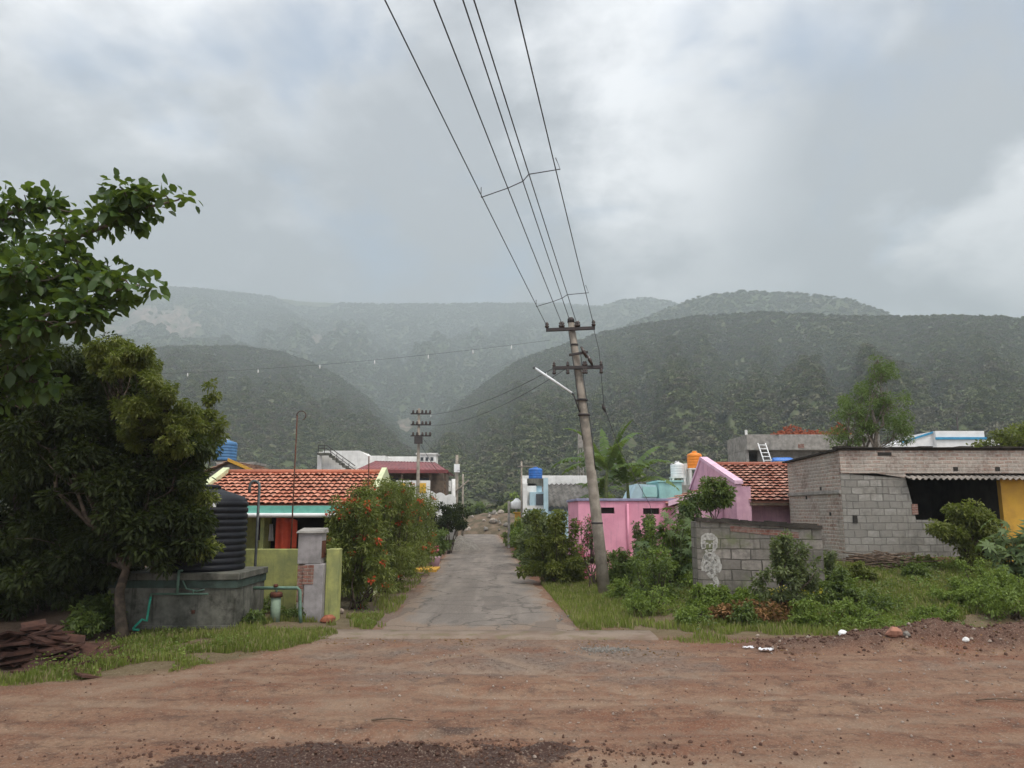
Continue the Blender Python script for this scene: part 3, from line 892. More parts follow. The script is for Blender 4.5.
# forest on the hills: crowns of leaf clumps, instanced on points
def m_forest():
    m = Mat('forest_leaf', 0.8, 0.15)
    oi = m.n('ShaderNodeObjectInfo')
    geo = m.n('ShaderNodeNewGeometry')
    n1 = m.noise(0.011, 4, 0.6, geo.outputs['Position'])
    n2 = m.noise(0.05, 3, 0.6, geo.outputs['Position'])
    c = m.mix(oi.outputs['Random'], (0.095, 0.115, 0.042), (0.190, 0.205, 0.090))
    br = m.math('ADD', m.math('MULTIPLY', oi.outputs['Random'], 0.45), m.math('ADD', m.math('MULTIPLY', n1, 0.9), m.math('MULTIPLY', n2, 0.45)))
    c = m.mix(m.rng(br, 0.88, 1.06, 0, 0.8), c, (0.135, 0.120, 0.085))
    r2 = m.n('ShaderNodeMath'); r2.operation = 'FRACT'
    m.l(m.math('MULTIPLY', oi.outputs['Random'], 37.7), r2.inputs[0])
    c = m.mix(m.rng(r2.outputs[0], 0.7, 1.0, 0, 0.4), c, (0.040, 0.058, 0.022))
    m.color(c)
    return m.m


fm = m_forest()


def leaf_cards(P, Dr, size, aspect=0.5, fold=0.25, up=None, rng=RNG, jitter=0.35):
    """six-point folded leaves at P growing along Dr; returns verts, quads"""
    n = len(P)
    D = Dr / np.linalg.norm(Dr, axis=1, keepdims=True)
    U = rng.normal(size=(n, 3)) * 0.6 + (np.array([0, 0, 1.0]) if up is None else up)
    S = np.cross(D, U); S /= np.linalg.norm(S, axis=1, keepdims=True) + 1e-9
    Nn = np.cross(S, D)
    L = (size * (1 + jitter * (rng.random(n) * 2 - 1)))[:, None] if np.isscalar(size) else (size * (1 + jitter * (rng.random(n) * 2 - 1)))[:, None]
    W = L * aspect * 0.5
    droop = -0.12 * L * np.array([0, 0, 1.0])
    v0 = P
    v1 = P + D * L * 0.33 + S * W * 0.92 + Nn * W * fold
    v2 = P + D * L * 0.72 + S * W * 0.82 + Nn * W * fold + droop * 0.6
    v3 = P + D * L + droop * 1.4
    v4 = P + D * L * 0.72 - S * W * 0.82 + Nn * W * fold + droop * 0.6
    v5 = P + D * L * 0.33 - S * W * 0.92 + Nn * W * fold
    V = np.stack([v0, v1, v2, v3, v4, v5], 1).reshape(-1, 3)
    b = np.arange(n)[:, None] * 6
    Q = np.concatenate([b + np.array([0, 1, 2, 3]), b + np.array([0, 3, 4, 5])], 0)
    return V, Q


def unit(n, rng=RNG):
    v = rng.normal(size=(n, 3)); return v / np.linalg.norm(v, axis=1, keepdims=True)


forest_coll = bpy.data.collections.new('crown_sources')
for k in range(7):
    rg = np.random.default_rng(500 + k)
    P = []; Dd = []
    for c in range(9):
        cc = unit(1, rg)[0] * np.array([0.42, 0.42, 0.3]) * (0.5 + 0.5 * rg.random()) * np.array([1.1, 1.1, .7]) + np.array([0, 0, 0.32])
        m_ = 34
        u = unit(m_, rg); u[:, 2] = np.abs(u[:, 2]) * 0.7 - 0.1
        P.append(cc + u * (0.22 + 0.1 * rg.random((m_, 1)))); Dd.append(u + rg.normal(size=(m_, 3)) * 0.5)
    P = np.concatenate(P); Dd = np.concatenate(Dd)
    V, Q = leaf_cards(P, Dd, 0.22, 0.9, 0.2, rng=rg)
    me = fast_mesh('crown_source', V, Q)
    me.materials.append(fm)
    o = bpy.data.objects.new('crown_source', me)
    forest_coll.objects.link(o)


def instance_points(name, P, S, coll, kindlabel=None):
    me = bpy.data.meshes.new(name)
    me.vertices.add(len(P)); me.vertices.foreach_set('co', np.asarray(P, np.float32).ravel()); me.update()
    set_attr(me, 'size', S)
    o = link(name, me)
    ng = bpy.data.node_groups.new(name + '_nodes', 'GeometryNodeTree')
    ng.interface.new_socket('Geometry', in_out='INPUT', socket_type='NodeSocketGeometry')
    ng.interface.new_socket('Geometry', in_out='OUTPUT', socket_type='NodeSocketGeometry')
    gi = ng.nodes.new('NodeGroupInput'); go = ng.nodes.new('NodeGroupOutput')
    ip = ng.nodes.new('GeometryNodeInstanceOnPoints')
    ci = ng.nodes.new('GeometryNodeCollectionInfo'); ci.inputs['Collection'].default_value = coll
    ci.inputs['Separate Children'].default_value = True; ci.inputs['Reset Children'].default_value = True
    ip.inputs['Pick Instance'].default_value = True
    na = ng.nodes.new('GeometryNodeInputNamedAttribute'); na.data_type = 'FLOAT'; na.inputs['Name'].default_value = 'size'
    rv = ng.nodes.new('FunctionNodeRandomValue'); rv.data_type = 'FLOAT_VECTOR'
    rv.inputs[0].default_value = (-0.12, -0.12, 0); rv.inputs[1].default_value = (0.12, 0.12, 6.28)
    ri = ng.nodes.new('FunctionNodeRandomValue'); ri.data_type = 'INT'
    ri.inputs[4].default_value = 0; ri.inputs[5].default_value = 6; ri.inputs['Seed'].default_value = 5
    L2 = ng.links.new
    L2(gi.outputs[0], ip.inputs['Points']); L2(ci.outputs[0], ip.inputs['Instance'])
    L2(ri.outputs[2], ip.inputs['Instance Index']); L2(rv.outputs[0], ip.inputs['Rotation'])
    L2(na.outputs[0], ip.inputs['Scale']); L2(ip.outputs[0], go.inputs[0])
    md = o.modifiers.new('scatter', 'NODES'); md.node_group = ng
    return o


rg = np.random.default_rng(77)
pa, pr, psz = [], [], []
for r_lo, r_hi, size, cov in ((195, 420, 3.6, .85), (420, 800, 3.0, 0.75), (800, 1250, 3.1, 0.65), (1250, 2000, 4.4, 0.55), (2000, 3250, 6.8, 0.5)):
    area = R(88) * (r_hi ** 2 - r_lo ** 2) / 2
    n = int(cov * area / (size * size * 0.62))
    a = R(-44) + R(88) * rg.random(n)
    r = np.sqrt(r_lo ** 2 + (r_hi ** 2 - r_lo ** 2) * rg.random(n))
    sz = size * (0.45 + 1.1 * rg.random(n) ** 1.8)
    pa.append(a); pr.append(r); psz.append(sz)
pa = np.concatenate(pa); pr = np.concatenate(pr); psz = np.concatenate(psz)
ph = hill_h(pa, pr)
# leave out what stands far behind a crest, and the bare rock, and open scrub patches
te_here = ph / pr
rr_grid = np.linspace(200, 3300, 260)
aa_grid = np.radians(np.linspace(-45, 45, 360))
AG, RG_ = np.meshgrid(aa_grid, rr_grid)
TE = hill_h(AG, RG_) / RG_
CM = np.maximum.accumulate(TE, axis=0)
ri_ = np.clip(((pr - 200) / 3100 * 259).astype(int) - 1, 0, 259); ai_ = np.clip(((pa - aa_grid[0]) / (aa_grid[-1] - aa_grid[0]) * 359).astype(int), 0, 359)
vis = te_here > CM[ri_, ai_] - 0.03
keep = vis & (rock_f(pa, pr) < 0.35)
opn = fbm(pa * pr * 0.02, pr * 0.02, 600, 4)
keep &= ~((opn > 0.12) & (rg.random(len(pa)) < 0.35))
pa, pr, psz, ph = pa[keep], pr[keep], psz[keep], ph[keep]
print('forest crowns', len(pa))
tag(instance_points('hill_forest', np.stack([pr * np.sin(pa), pr * np.cos(pa), ph - 0.15 * psz], 1), psz, forest_coll),
    'grey green scrub forest covering the hill slopes', 'forest', kind='stuff')

# the air
hz = Mat('haze_air')
hz.t.nodes.remove(hz.b)
pv = hz.n('ShaderNodeVolumePrincipled')
pv.inputs['Color'].default_value = (0.60, 0.67, 0.71, 1)
pv.inputs['Density'].default_value = 0.00050
pv.inputs['Anisotropy'].default_value = 0.0
hz.l(pv.outputs[0], hz.out.inputs['Volume'])
tag(MB().box(-5200, 5200, -700, 5200, -60, 1050).build('haze', hz.m), 'thin grey haze over village and hills', 'haze', kind='stuff')


# ------------------------------------------------------------------ plants
def foliage(name, clumps, n, size, mat, parent, aspect=0.5, spread=1.0, outward=1.0, droop=0.2, flat=0.0, rng=None, org=None, gauss=False):
    """clumps: list of (centre, radius); leaves spread through each clump"""
    rng = rng or RNG
    C = np.array([c for c, r in clumps], float); Rr = np.array([r for c, r in clumps], float)
    w = Rr ** 2; w = w / w.sum()
    k = rng.choice(len(clumps), size=n, p=w)
    u = unit(n, rng)
    rad = rng.random(n) ** 0.45
    off = u * (rad * Rr[k])[:, None] * np.array([1, 1, 0.8 if not flat else flat])
    P = C[k] + off * spread
    D = u * outward + rng.normal(size=(n, 3)) * 0.55
    D[:, 2] -= droop
    V, Q = leaf_cards(P, D, size, aspect, rng=rng)
    o0 = np.array(wloc(parent)) if parent is not None else np.array(org)
    me = fast_mesh(name, V - o0, Q)
    crnd = rng.random(len(clumps))
    set_attr(me, 'rnd', np.repeat(rng.random(n), 6)); set_attr(me, 'clump', np.repeat(crnd[k], 6))
    return link(name, me, mat, parent, (0, 0, 0) if parent is not None else tuple(o0))


def blob_clumps(blobs, per, rng, shell=0.55, cr=(0.22, 0.4)):
    """sub-clumps filling ellipsoids; blobs: (cx,cy,cz, rx,ry,rz)"""
    out = []
    for (cx, cy, cz, rx, ry, rz) in blobs:
        for _ in range(per):
            u = rng.normal(size=3); u /= np.linalg.norm(u)
            f = shell + (1 - shell) * rng.random() if rng.random() < 0.8 else rng.random() * shell
            s = (rx + ry + rz) / 3
            f *= 0.92 + 0.2 * rng.random()
            out.append(((cx + u[0] * rx * f, cy + u[1] * ry * f, cz + u[2] * rz * f), s * rng.uniform(*cr)))
    return out


def bend_path(a, b, k=4, wob=0.12, rnd=random):
    a, b = Vector(a), Vector(b)
    L = (b - a).length
    pts = [a]
    for i in range(1, k):
        t = i / k
        p = a.lerp(b, t) + Vector((rnd.uniform(-1, 1), rnd.uniform(-1, 1), rnd.uniform(-.3, 1))) * wob * L * math.sin(t * PI)
        pts.append(p)
    pts.append(b)
    return pts


def tree(name, label, cat, base, top, r0, blobs, n, size, mat, bark='bark', per=22, aspect=0.5, group=None, seed=1,
         droop=0.2, cr=(0.22, 0.4), limbs=None, shell=0.55, lean=0.06):
    rng = np.random.default_rng(seed); rnd = random.Random(seed)
    rt = root(name, base, label, cat, group)
    cl = blob_clumps(blobs, per, rng, shell, cr)
    mb = MB()
    tp = bend_path(Vector(base) - Vector((0, 0, 0.15)), top, 6, lean, rnd)
    k = len(tp)
    mb.tube(tp, [r0 * (1.25 if i == 0 else 1) * (1 - 0.62 * i / (k - 1)) for i in range(k)], 10)
    ends = []
    for (cx, cy, cz, rx, ry, rz) in blobs:
        st = tp[rnd.choice([k // 2, k // 2 + 1, k - 2])]
        e = Vector((cx, cy, cz))
        lp = bend_path(st, e, 4, 0.12, rnd)
        mb.tube(lp, [r0 * 0.45, r0 * 0.36, r0 * 0.26, r0 * 0.18, r0 * 0.1], 7)
        ends.append(lp)
    mb.build('trunk', M[bark], rt)
    br = MB()
    for (c, r) in cl:
        c = Vector(c)
        lp = min(ends, key=lambda L_: (L_[-1] - c).length)
        st = lp[rnd.choice([2, 3, 4])]
        br.tube(bend_path(st, c, 3, 0.14, rnd), [r0 * 0.12, r0 * 0.08, r0 * 0.05, r0 * 0.02], 5, cap=False)
    br.build('branch', M[bark], rt)
    foliage('crown', cl, n, size, M[mat], rt, aspect, droop=droop, rng=rng)
    return rt


def shrub(name, label, cat, x, y, w, d, h, mat, n, size, group=None, seed=1, aspect=0.45, per=26, flowers=None, nf=0, fs=0.07,
          base_z=None, lift=0.0, upright=0.0, droop=0.15, bark='bark', skirt=True, cr=(0.2, 0.36)):
    rng = np.random.default_rng(seed); rnd = random.Random(seed)
    z0 = gzf(x, y) if base_z is None else base_z
    rt = root(name, (x, y, z0), label, cat, group)
    blobs = [(x, y, z0 + lift + (h - lift) * 0.52, w * 0.42, d * 0.42, (h - lift) * 0.44)]
    for k in range(3):
        a = rnd.uniform(0, 2 * PI)
        hh = (h - lift) * rnd.uniform(0.3, 0.62)
        blobs.append((x + math.cos(a) * w * 0.24, y + math.sin(a) * d * 0.24, z0 + lift + hh, w * 0.28, d * 0.28, (h - lift) * rnd.uniform(0.25, 0.36)))
    if skirt:
        blobs.append((x, y, z0 + lift + (h - lift) * 0.24, w * 0.45, d * 0.45, (h - lift) * 0.2))
    cl = blob_clumps(blobs, per // 3, rng, 0.6, cr)
    cl = [(c, r) for c, r in cl if c[2] > z0 + 0.05]
    mb = MB()
    for k in range(7):
        c = Vector(rnd.choice(cl)[0])
        s = Vector((x + rnd.uniform(-.1, .1) * w, y + rnd.uniform(-.1, .1) * d, z0 - 0.05))
        mb.tube(bend_path(s, c, 4, 0.08, rnd), [0.035, 0.03, 0.022, 0.015, 0.006], 6)
    for k in range(int(upright)):
        a = rnd.uniform(0, 2 * PI); q = rnd.uniform(0, 0.4)
        tx, ty = x + math.cos(a) * w * q, y + math.sin(a) * d * q
        tz = z0 + h * rnd.uniform(0.92, 1.14)
        s = Vector((x + math.cos(a) * w * q * 0.6, y + math.sin(a) * d * q * 0.6, z0 + h * 0.4))
        mb.tube(bend_path(s, (tx, ty, tz), 3, 0.05, rnd), [0.015, 0.012, 0.008, 0.004], 5)
        for t in (0.5, 0.7, 0.85, 1.0):
            c = s.lerp(Vector((tx, ty, tz)), t); cl.append((tuple(c), 0.09 * h * 0.5 + 0.05))
    mb.build('stem', M[bark], rt)
    foliage('foliage', cl, n, size, M[mat], rt, aspect, droop=droop, rng=rng)
    if flowers:
        fc = [cl[i] for i in rng.choice(len(cl), size=min(nf, len(cl)), replace=False)]
        fcl = []
        for (c, r) in fc:
            v = Vector(c) - Vector((x, y, z0 + h * 0.4)); v.normalize()
            v = v + Vector((rnd.uniform(-.5, .5), -0.6, rnd.uniform(-.2, .4))); v.normalize()
            fcl.append((tuple(Vector(c) + v * r * 0.95), fs))
        foliage('flower', fcl, nf * 14, fs * 0.9, M[flowers], rt, 0.8, rng=rng)
    return rt


def ray_leaf(mb_v, mb_q, c, nrm, size, lobes, rng):
    """palmate leaf: a star of pointed lobes round c facing nrm"""
    nrm = nrm / np.linalg.norm(nrm)
    a = np.cross(nrm, [0.3, 0.2, 1]); a /= np.linalg.norm(a); b = np.cross(nrm, a)
    t0 = rng.random() * 6.28
    for k in range(lobes):
        t = t0 + 2 * PI * 0.86 * k / (lobes - 1)
        d = a * math.cos(t) + b * math.sin(t); s = -a * math.sin(t) + b * math.cos(t)
        L = size * (0.75 + 0.25 * math.sin(PI * k / (lobes - 1)) + 0.05 * rng.random())
        i = len(mb_v)
        mb_v += [c, c + d * L * 0.45 + s * L * 0.17 + nrm * L * .04, c + d * L - nrm * L * 0.18, c + d * L * 0.45 - s * L * 0.17 + nrm * L * .04]
        mb_q.append((i, i + 1, i + 2, i + 3))


def castor(label, x, y, h, w, n, size, mat, seed, group=None, name='castor_plant', cat='plant', lobes=8):
    rng = np.random.default_rng(seed); rnd = random.Random(seed)
    z0 = gzf(x, y)
    rt = root(name, (x, y, z0), label, cat, group)
    mb = MB(); V = []; Q = []; rn = []; ck = []
    stems = []
    for k in range(max(4, n // 9)):
        a = rnd.uniform(0, 2 * PI); q = rnd.uniform(0.1, 0.5) * w
        tip = Vector((x + math.cos(a) * q, y + math.sin(a) * q, z0 + h * rnd.uniform(0.55, 0.95)))
        pth = bend_path((x + rnd.uniform(-.1, .1), y + rnd.uniform(-.1, .1), z0 - 0.05), tip, 5, 0.05, rnd)
        mb.tube(pth, [0.035, 0.032, 0.028, 0.022, 0.016, 0.008], 7)
        stems.append((pth, rnd.random()))
    for i in range(n):
        pth, ckv = rnd.choice(stems)
        t = rnd.uniform(0.25, 1.0) * (len(pth) - 1)
        j = min(int(t), len(pth) - 2)
        s = pth[j].lerp(pth[j + 1], t - j)
        a = rnd.uniform(0, 2 * PI)
        c = s + Vector((math.cos(a), math.sin(a), rnd.uniform(0.0, 0.5))) * rnd.uniform(0.25, 0.45) * (0.6 + size)
        mb.tube([s, (s + c) / 2 + Vector((0, 0, 0.03)), c], 0.007, 4, cap=False)
        nr = np.array([math.cos(a) * 0.6, math.sin(a) * 0.6 - 0.25, 0.9]) + rng.normal(size=3) * 0.25
        b0 = len(V)
        ray_leaf(V, Q, np.array(c), nr, size * rnd.uniform(0.6, 1.1), lobes, rng)
        rn += [rng.random()] * (len(V) - b0); ck += [ckv] * (len(V) - b0)
    mb.build('stem', M['stem_green'], rt)
    me = fast_mesh('foliage', np.array(V) - np.array(rt.location), Q)
    set_attr(me, 'rnd', rn); set_attr(me, 'clump', ck)
    link('foliage', me, M[mat], rt)
    return rt


# ------------------------------------------------------------------ roofs
def tile_roof(name, mat, parent, e0, e1, r1, r0, wave=0.22, row=0.31, amp=0.045, step=0.06, thick=0.03):
    """clay tile slope: eave e0->e1, ridge r0->r1; rows step down the slope"""
    e0, e1, r1, r0 = map(Vector, (e0, e1, r1, r0))
    L = (e1 - e0).length; S = (r0 - e0).length
    nrm = (e1 - e0).cross(r0 - e0).normalized()
    if nrm.z < 0: nrm = -nrm
    nw = max(2, int(round(L / wave))); nr = max(2, int(round(S / row)))
    ku = 6
    V = []; rn = []; rgn = np.random.default_rng(int(L * 1000) % 997)
    tv = rgn.random((nr + 1, nw + 1))
    for j in range(nr):
        for (tt, up) in ((0.0, step), (1.16, -0.012)):
            v = (j + (tt if j < nr - 1 else min(tt, 1.0))) / nr
            for i in range(nw * ku + 1):
                u = i / (nw * ku)
                p = (e0.lerp(e1, u)).lerp(r0.lerp(r1, u), min(v, 1.0))
                h = amp * abs(math.sin(PI * i / ku)) ** 0.7 + up + 0.025 * (tv[j, min(i // ku, nw)] - 0.5)
                V.append(p + nrm * h)
                rn.append(tv[j, min(i // ku, nw)])
        # front lip of the row
    n = nw * ku + 1
    Q = []
    for j in range(nr):
        a = 2 * j * n; b = a + n
        for i in range(n - 1):
            Q.append((a + i, a + i + 1, b + i + 1, b + i))
    o0 = wloc(parent)
    # underside
    b = len(V)
    for p in (e0, e1, r1, r0): V.append(p - nrm * thick); rn.append(0.5)
    Q.append((b + 3, b + 2, b + 1, b))
    me = fast_mesh(name, np.array([tuple(p - o0) for p in V]), Q)
    set_attr(me, 'rnd', rn)
    return link(name, me, mat, parent)


def corrugated(mb, e0, e1, r1, r0, wave=0.16, amp=0.03, nv=4):
    e0, e1, r1, r0 = map(Vector, (e0, e1, r1, r0))
    nrm = (e1 - e0).cross(r0 - e0).normalized()
    if nrm.z < 0: nrm = -nrm
    nu = int((e1 - e0).length / wave) * 6

    def fn(u, v):
        return e0.lerp(e1, u).lerp(r0.lerp(r1, u), v) + nrm * amp * math.sin(u * nu / 6 * 2 * PI)
    mb.sheet(fn, nu, nv)
    return mb


def tank_profile(r, h, ribs, neck=0.28):
    pr = [(r * 0.97, 0)]
    body = h * 0.8
    for k in range(ribs):
        z = body * (k + 0.5) / ribs; s = body / ribs
        pr += [(r * 0.97, z - s * 0.42), (r, z - s * 0.28), (r, z + s * 0.28), (r * 0.97, z + s * 0.42)]
    pr += [(r * 0.97, body), (r * 0.9, body + h * 0.05), (r * neck * 1.2, h * 0.94), (r * neck, h * 0.95)]
    return pr


def water_tank(label, x, y, z, r, h, mat, lidmat=None, ribs=9, stand=0.0, standmat=None, name='water_tank', group='rooftop water tanks'):
    rt = root(name, (x, y, z), label, 'water tank', group)
    MB().lathe(tank_profile(r, h, ribs), (x, y, z + stand)).build('body', M[mat], rt)
    MB().lathe([(r * 0.32, 0), (r * 0.32, 0.05 * h), (r * 0.26, 0.08 * h)], (x, y, z + stand + h * 0.945), 20).build('lid', M[lidmat or mat], rt)
    if stand:
        s = MB(); q = r * 0.85
        for sx in (-1, 1):
            for sy in (-1, 1):
                s.box(x + sx * q - 0.05, x + sx * q + 0.05, y + sy * q - 0.05, y + sy * q + 0.05, z, z + stand - 0.08)
        s.box(x - r, x + r, y - r, y + r, z + stand - 0.08, z + stand)
        s.build('stand', M[standmat or 'white_paint'], rt)
    return rt


# ==================================================================  LEFT SIDE
LANE_ROT = R(2.46)

# --- concrete cistern with the black tank on it
c = at(236, 600, 18.3)
CX1 = c.x; CX0 = CX1 - 3.0; CY0 = 18.3; CY1 = 20.35; CZ = at(236, 573, 18.3).z
rt = root('water_cistern', ((CX0 + CX1) / 2, (CY0 + CY1) / 2, 0), 'mossy concrete water cistern with green pipes along its front, under the black tank', 'cistern')
piv = (CX1, CY0)
MB().box(CX0, CX1, CY0, CY1, -0.1, CZ - 0.16).rot(LANE_ROT * 0, piv).build('wall', M['concrete_dark'], rt, bevel=0.02)
MB().box(CX0 - 0.06, CX1 + 0.06, CY0 - 0.06, CY1 + 0.06, CZ - 0.16, CZ).build('slab', M['concrete_dark'], rt, bevel=0.02)
bd = MB().box(CX0 - 0.02, CX1 + 0.02, CY0 - 0.025, CY0 - 0.003, CZ - 0.34, CZ - 0.17)
bd.box(CX1 + 0.003, CX1 + 0.025, CY0, CY1 + 0.02, CZ - 0.34, CZ - 0.17)
bd.build('green_band', m_plain('faded_green_band', (0.07, 0.10, 0.085), (0.05, 0.065, 0.055), 4, 0.9, 0.1, 0.3, streak=0.6), rt)
pp = MB()
zp = at(190, 594, 18.2).z
xa, xb, xc = at(151, 594, 18.2).x, at(208, 594, 18.2).x, at(178, 580, 18.2).x
pp.tube([(xa, CY0 - 0.09, zp), (xb, CY0 - 0.09, zp)], 0.022)
pp.tube([(xc, CY0 - 0.09, zp), (xc, CY0 - 0.09, CZ + 0.05), (xc, CY0 + 0.3, CZ + 0.05)], 0.035)
pp.tube([(xa, CY0 - 0.09, zp + 0.01), (xa, CY0 - 0.09, zp - 0.1)], 0.025)
pp.tube([(xb - 0.35, CY0 - 0.09, zp + 0.0), (xb - 0.35, CY0 - 0.09, zp + 0.1)], 0.02)
pp.tube([(xc + .1, CY0 - 0.07, zp + 0.3), (xc + .2, CY0 - 0.08, zp + 0.12), (xc + .45, CY0 - 0.08, zp + 0.06), (xc + .62, CY0 - .08, zp + .1)], 0.018)
pp.build('pipe', M['pipe_green'], rt)
MB().box(CX1 - 1.0, CX1 - 0.94, CY0 - 0.06, CY0 - 0.003, zp - 0.45, zp - 0.37).build('tap', M['rust'], rt)

hs = MB()
pts = [(xa, CY0 - 0.1, zp - 0.06), (xa - 0.02, CY0 - 0.12, zp - 0.3), (xa - 0.03, CY0 - 0.15, zp - 0.6), (xa - 0.12, CY0 - 0.2, 0.32), (xa - 0.2, CY0 - 0.4, 0.16), (xa - 0.1, CY0 - 0.6, 0.15), (xa + 0.15, CY0 - 0.62, 0.15)]
sm = []
for i in range(len(pts) - 1):
    for t in (0, 0.5): sm.append(Vector(pts[i]).lerp(Vector(pts[i + 1]), t))
hs.tube(sm, 0.028, 8)
tag(hs.build('garden_hose', M['hose'], org=(xa, CY0 - 0.1, 0.1)), 'bright teal hose hanging from a tap on the cistern front', 'hose')

tc_ = at(205, 520, 19.4)
tr_, th_ = 1.02, at(205, 484, 19.4).z - CZ
tk = root('water_tank', (tc_.x, 19.4, CZ), 'big black ribbed plastic water tank with a small white mark, standing on the mossy cistern', 'water tank')
MB().lathe(tank_profile(tr_, th_, 11), (tc_.x, 19.4, CZ), 44).build('body', M['tank_black'], tk)
MB().lathe([(0.34, 0), (0.34, 0.07), (0.26, 0.10)], (tc_.x, 19.4, CZ + th_ * 0.945), 24).build('lid', M['tank_black'], tk)
# white print on the tank: an oval patch with letter-like gaps, as far as the photo lets one read it
def on_tank(ang, z, r): return Vector((tc_.x + r * math.sin(ang), 19.4 - r * math.cos(ang), z))
zt = at(224, 505, 18.5).z
pm = MB()
a0 = -0.02
def ring_mark(a_c, z_c, wa, hz_, wdt):
    prev = None
    for k in range(17):
        t = 2 * PI * k / 16
        o_ = on_tank(a_c + wa * math.cos(t), z_c + hz_ * math.sin(t), tr_ + 0.008)
        i_ = on_tank(a_c + (wa - wdt / tr_) * math.cos(t), z_c + (hz_ - wdt) * math.sin(t), tr_ + 0.008)
        if prev: pm.add([prev[0], o_, i_, prev[1]], [(0, 1, 2, 3)])
        prev = (o_, i_)
def bar_mark(a1, a2, z1, z2):
    pm.add([on_tank(a1, z1, tr_ + .008), on_tank(a2, z1, tr_ + .008), on_tank(a2, z2, tr_ + .008), on_tank(a1, z2, tr_ + .008)], [(0, 1, 2, 3)])
ring_mark(0.36, zt, 0.045, 0.055, 0.028)
ring_mark(0.455, zt - .005, 0.035, 0.055, 0.03)
bar_mark(0.505, 0.525, zt - .05, zt + .02); bar_mark(0.535, 0.60, zt - .05, zt + .05)
pm.build('white_print', M['white_clean'], tk); pm = MB()
bar_mark(0.44, 0.66, at(224, 494, 18.5).z - .02, at(224, 494, 18.5).z + .015)
pm.build('white_stripe', M['white_clean'], tk)

# tall bent standpipe and the borehead
sp = at(249, 560, 20.15)
ztop = at(249, 480, 20.15).z
rt = root('standpipe', (sp.x, 20.15 + .45, 0), 'tall grey pipe bent over like a hook at its top, right of the black tank', 'pipe')
yb = 20.6
hook = [(sp.x + 0.02, yb, 0.1), (sp.x + 0.02, yb, ztop - 0.14)]
for k in range(1, 7):
    t = PI * k / 6
    hook.append((sp.x + 0.02 - 0.13 + 0.13 * math.cos(t), yb, ztop - 0.14 + 0.13 * math.sin(t)))
hook.append((sp.x + 0.02 - 0.26, yb, ztop - 0.32))
MB().tube(hook, 0.036, 10).build('pipe', M['pipe_gray'], rt)
MB().tube([(sp.x + 0.02, yb, 1.0), (sp.x + 0.02, yb, 1.12)], 0.05, 10).build('coupling', M['rust'], rt)

bw = at(276, 600, 19.5)
rt = root('borewell_head', (bw.x, 19.5, 0.05), 'pale green borewell casing with rusty cap and a raised green delivery pipe', 'borewell')
zt1, zb1 = at(276, 597, 19.5).z, 0.05
MB().lathe([(0.12, 0), (0.12, zt1 - zb1)], (bw.x, 19.5, zb1), 20).build('casing', M['pipe_casing'], rt)
MB().lathe([(0.155, 0), (0.155, 0.09), (0.13, 0.12)], (bw.x, 19.5, zt1), 20).build('cap', M['rust'], rt)
zh = at(276, 588, 19.5).z
g0, g1 = at(252, 588, 19.5).x, at(300, 588, 19.5).x
MB().tube([(bw.x, 19.5, zt1 + .1), (bw.x, 19.5, zh)], 0.028).tube([(g0, 19.5, zh), (g1 - .06, 19.5, zh), (g1, 19.5, zh - .06), (g1 + .03, 19.5, at(301, 614, 19.5).z), (g1 + .06, 19.5, 0.05)], 0.042, 10).build('pipe', M['pipe_green'], rt)
MB().lathe([(0.06, 0), (0.06, 0.06), (0.03, 0.08)], (bw.x - .02, 19.5, zh + .02), 12).build('valve', M['rust'], rt)

# --- low lime-green wall with brick pillar and meter box
wl0, wl1 = at(243, 560, 21.2).x, at(298, 560, 21.2).x
wz = at(270, 549, 21.2).z
rt = root('compound_wall', ((wl0 + wl1) / 2, 21.2, 0), 'faded lime green plastered compound wall in front of the orange tiled house', 'wall')
MB().box(wl0 - 0.4, wl1, 21.15, 21.35, -0.1, wz).build('wall', M['lime_wall'], rt, bevel=0.015)
p0, p1 = at(296, 600, 19.9).x, at(322, 600, 19.9).x
pz = at(300, 564, 19.9).z
rt = root('gate_pillar', ((p0 + p1) / 2, 20.1, 0), 'crumbling plastered pillar showing red brick, carrying a grey box', 'pillar')
MB().box(p0 + 0.18, p1, 19.9, 20.42, -0.1, pz).build('plaster', M['gray_paint'], rt, bevel=0.02)
MB().box(p0, p0 + 0.17, 19.93, 20.4, pz - 0.95, pz - 0.02).build('brickwork', M['brick_bare'], rt)
MB().box(p0, p0 + 0.17, 19.93, 20.4, -0.1, pz - 0.955).build('lower_plaster', M['concrete'], rt, bevel=0.02)
MB().box(p0 + .15, p0 + 0.42, 19.885, 19.898, pz - 0.5, pz - 0.03).jit(0.004, 3).build('exposed_brick', M['brick_bare'], rt)
b0, b1 = at(298, 545, 19.9).x, at(321, 545, 19.9).x
bz = at(310, 533, 19.9).z
rt = root('meter_box', ((b0 + b1) / 2, 20.1, pz), 'grey concrete meter box with a slightly sloping lid, on top of the brick pillar', 'meter box')
MB().box(b0, b1, 19.9, 20.45, pz, bz).build('body', M['gray_paint'], rt, bevel=0.015)
MB().box(b1 + .001, b1 + 0.02, 20.0, 20.36, pz + 0.15, bz - 0.2).build('door', M['rust'], rt)
MB().hexa([(b0 - .05, 19.85, bz), (b1 + .05, 19.85, bz), (b1 + .05, 20.5, bz), (b0 - .05, 20.5, bz), (b0 - .02, 19.87, bz + .05), (b1 + .03, 19.87, bz + .05), (b1 + .03, 20.48, bz + .12), (b0 - .02, 20.48, bz + .12)]).build('lid', M['concrete'], rt)
q0, q1 = at(324, 580, 20.2).x, at(338, 580, 20.2).x
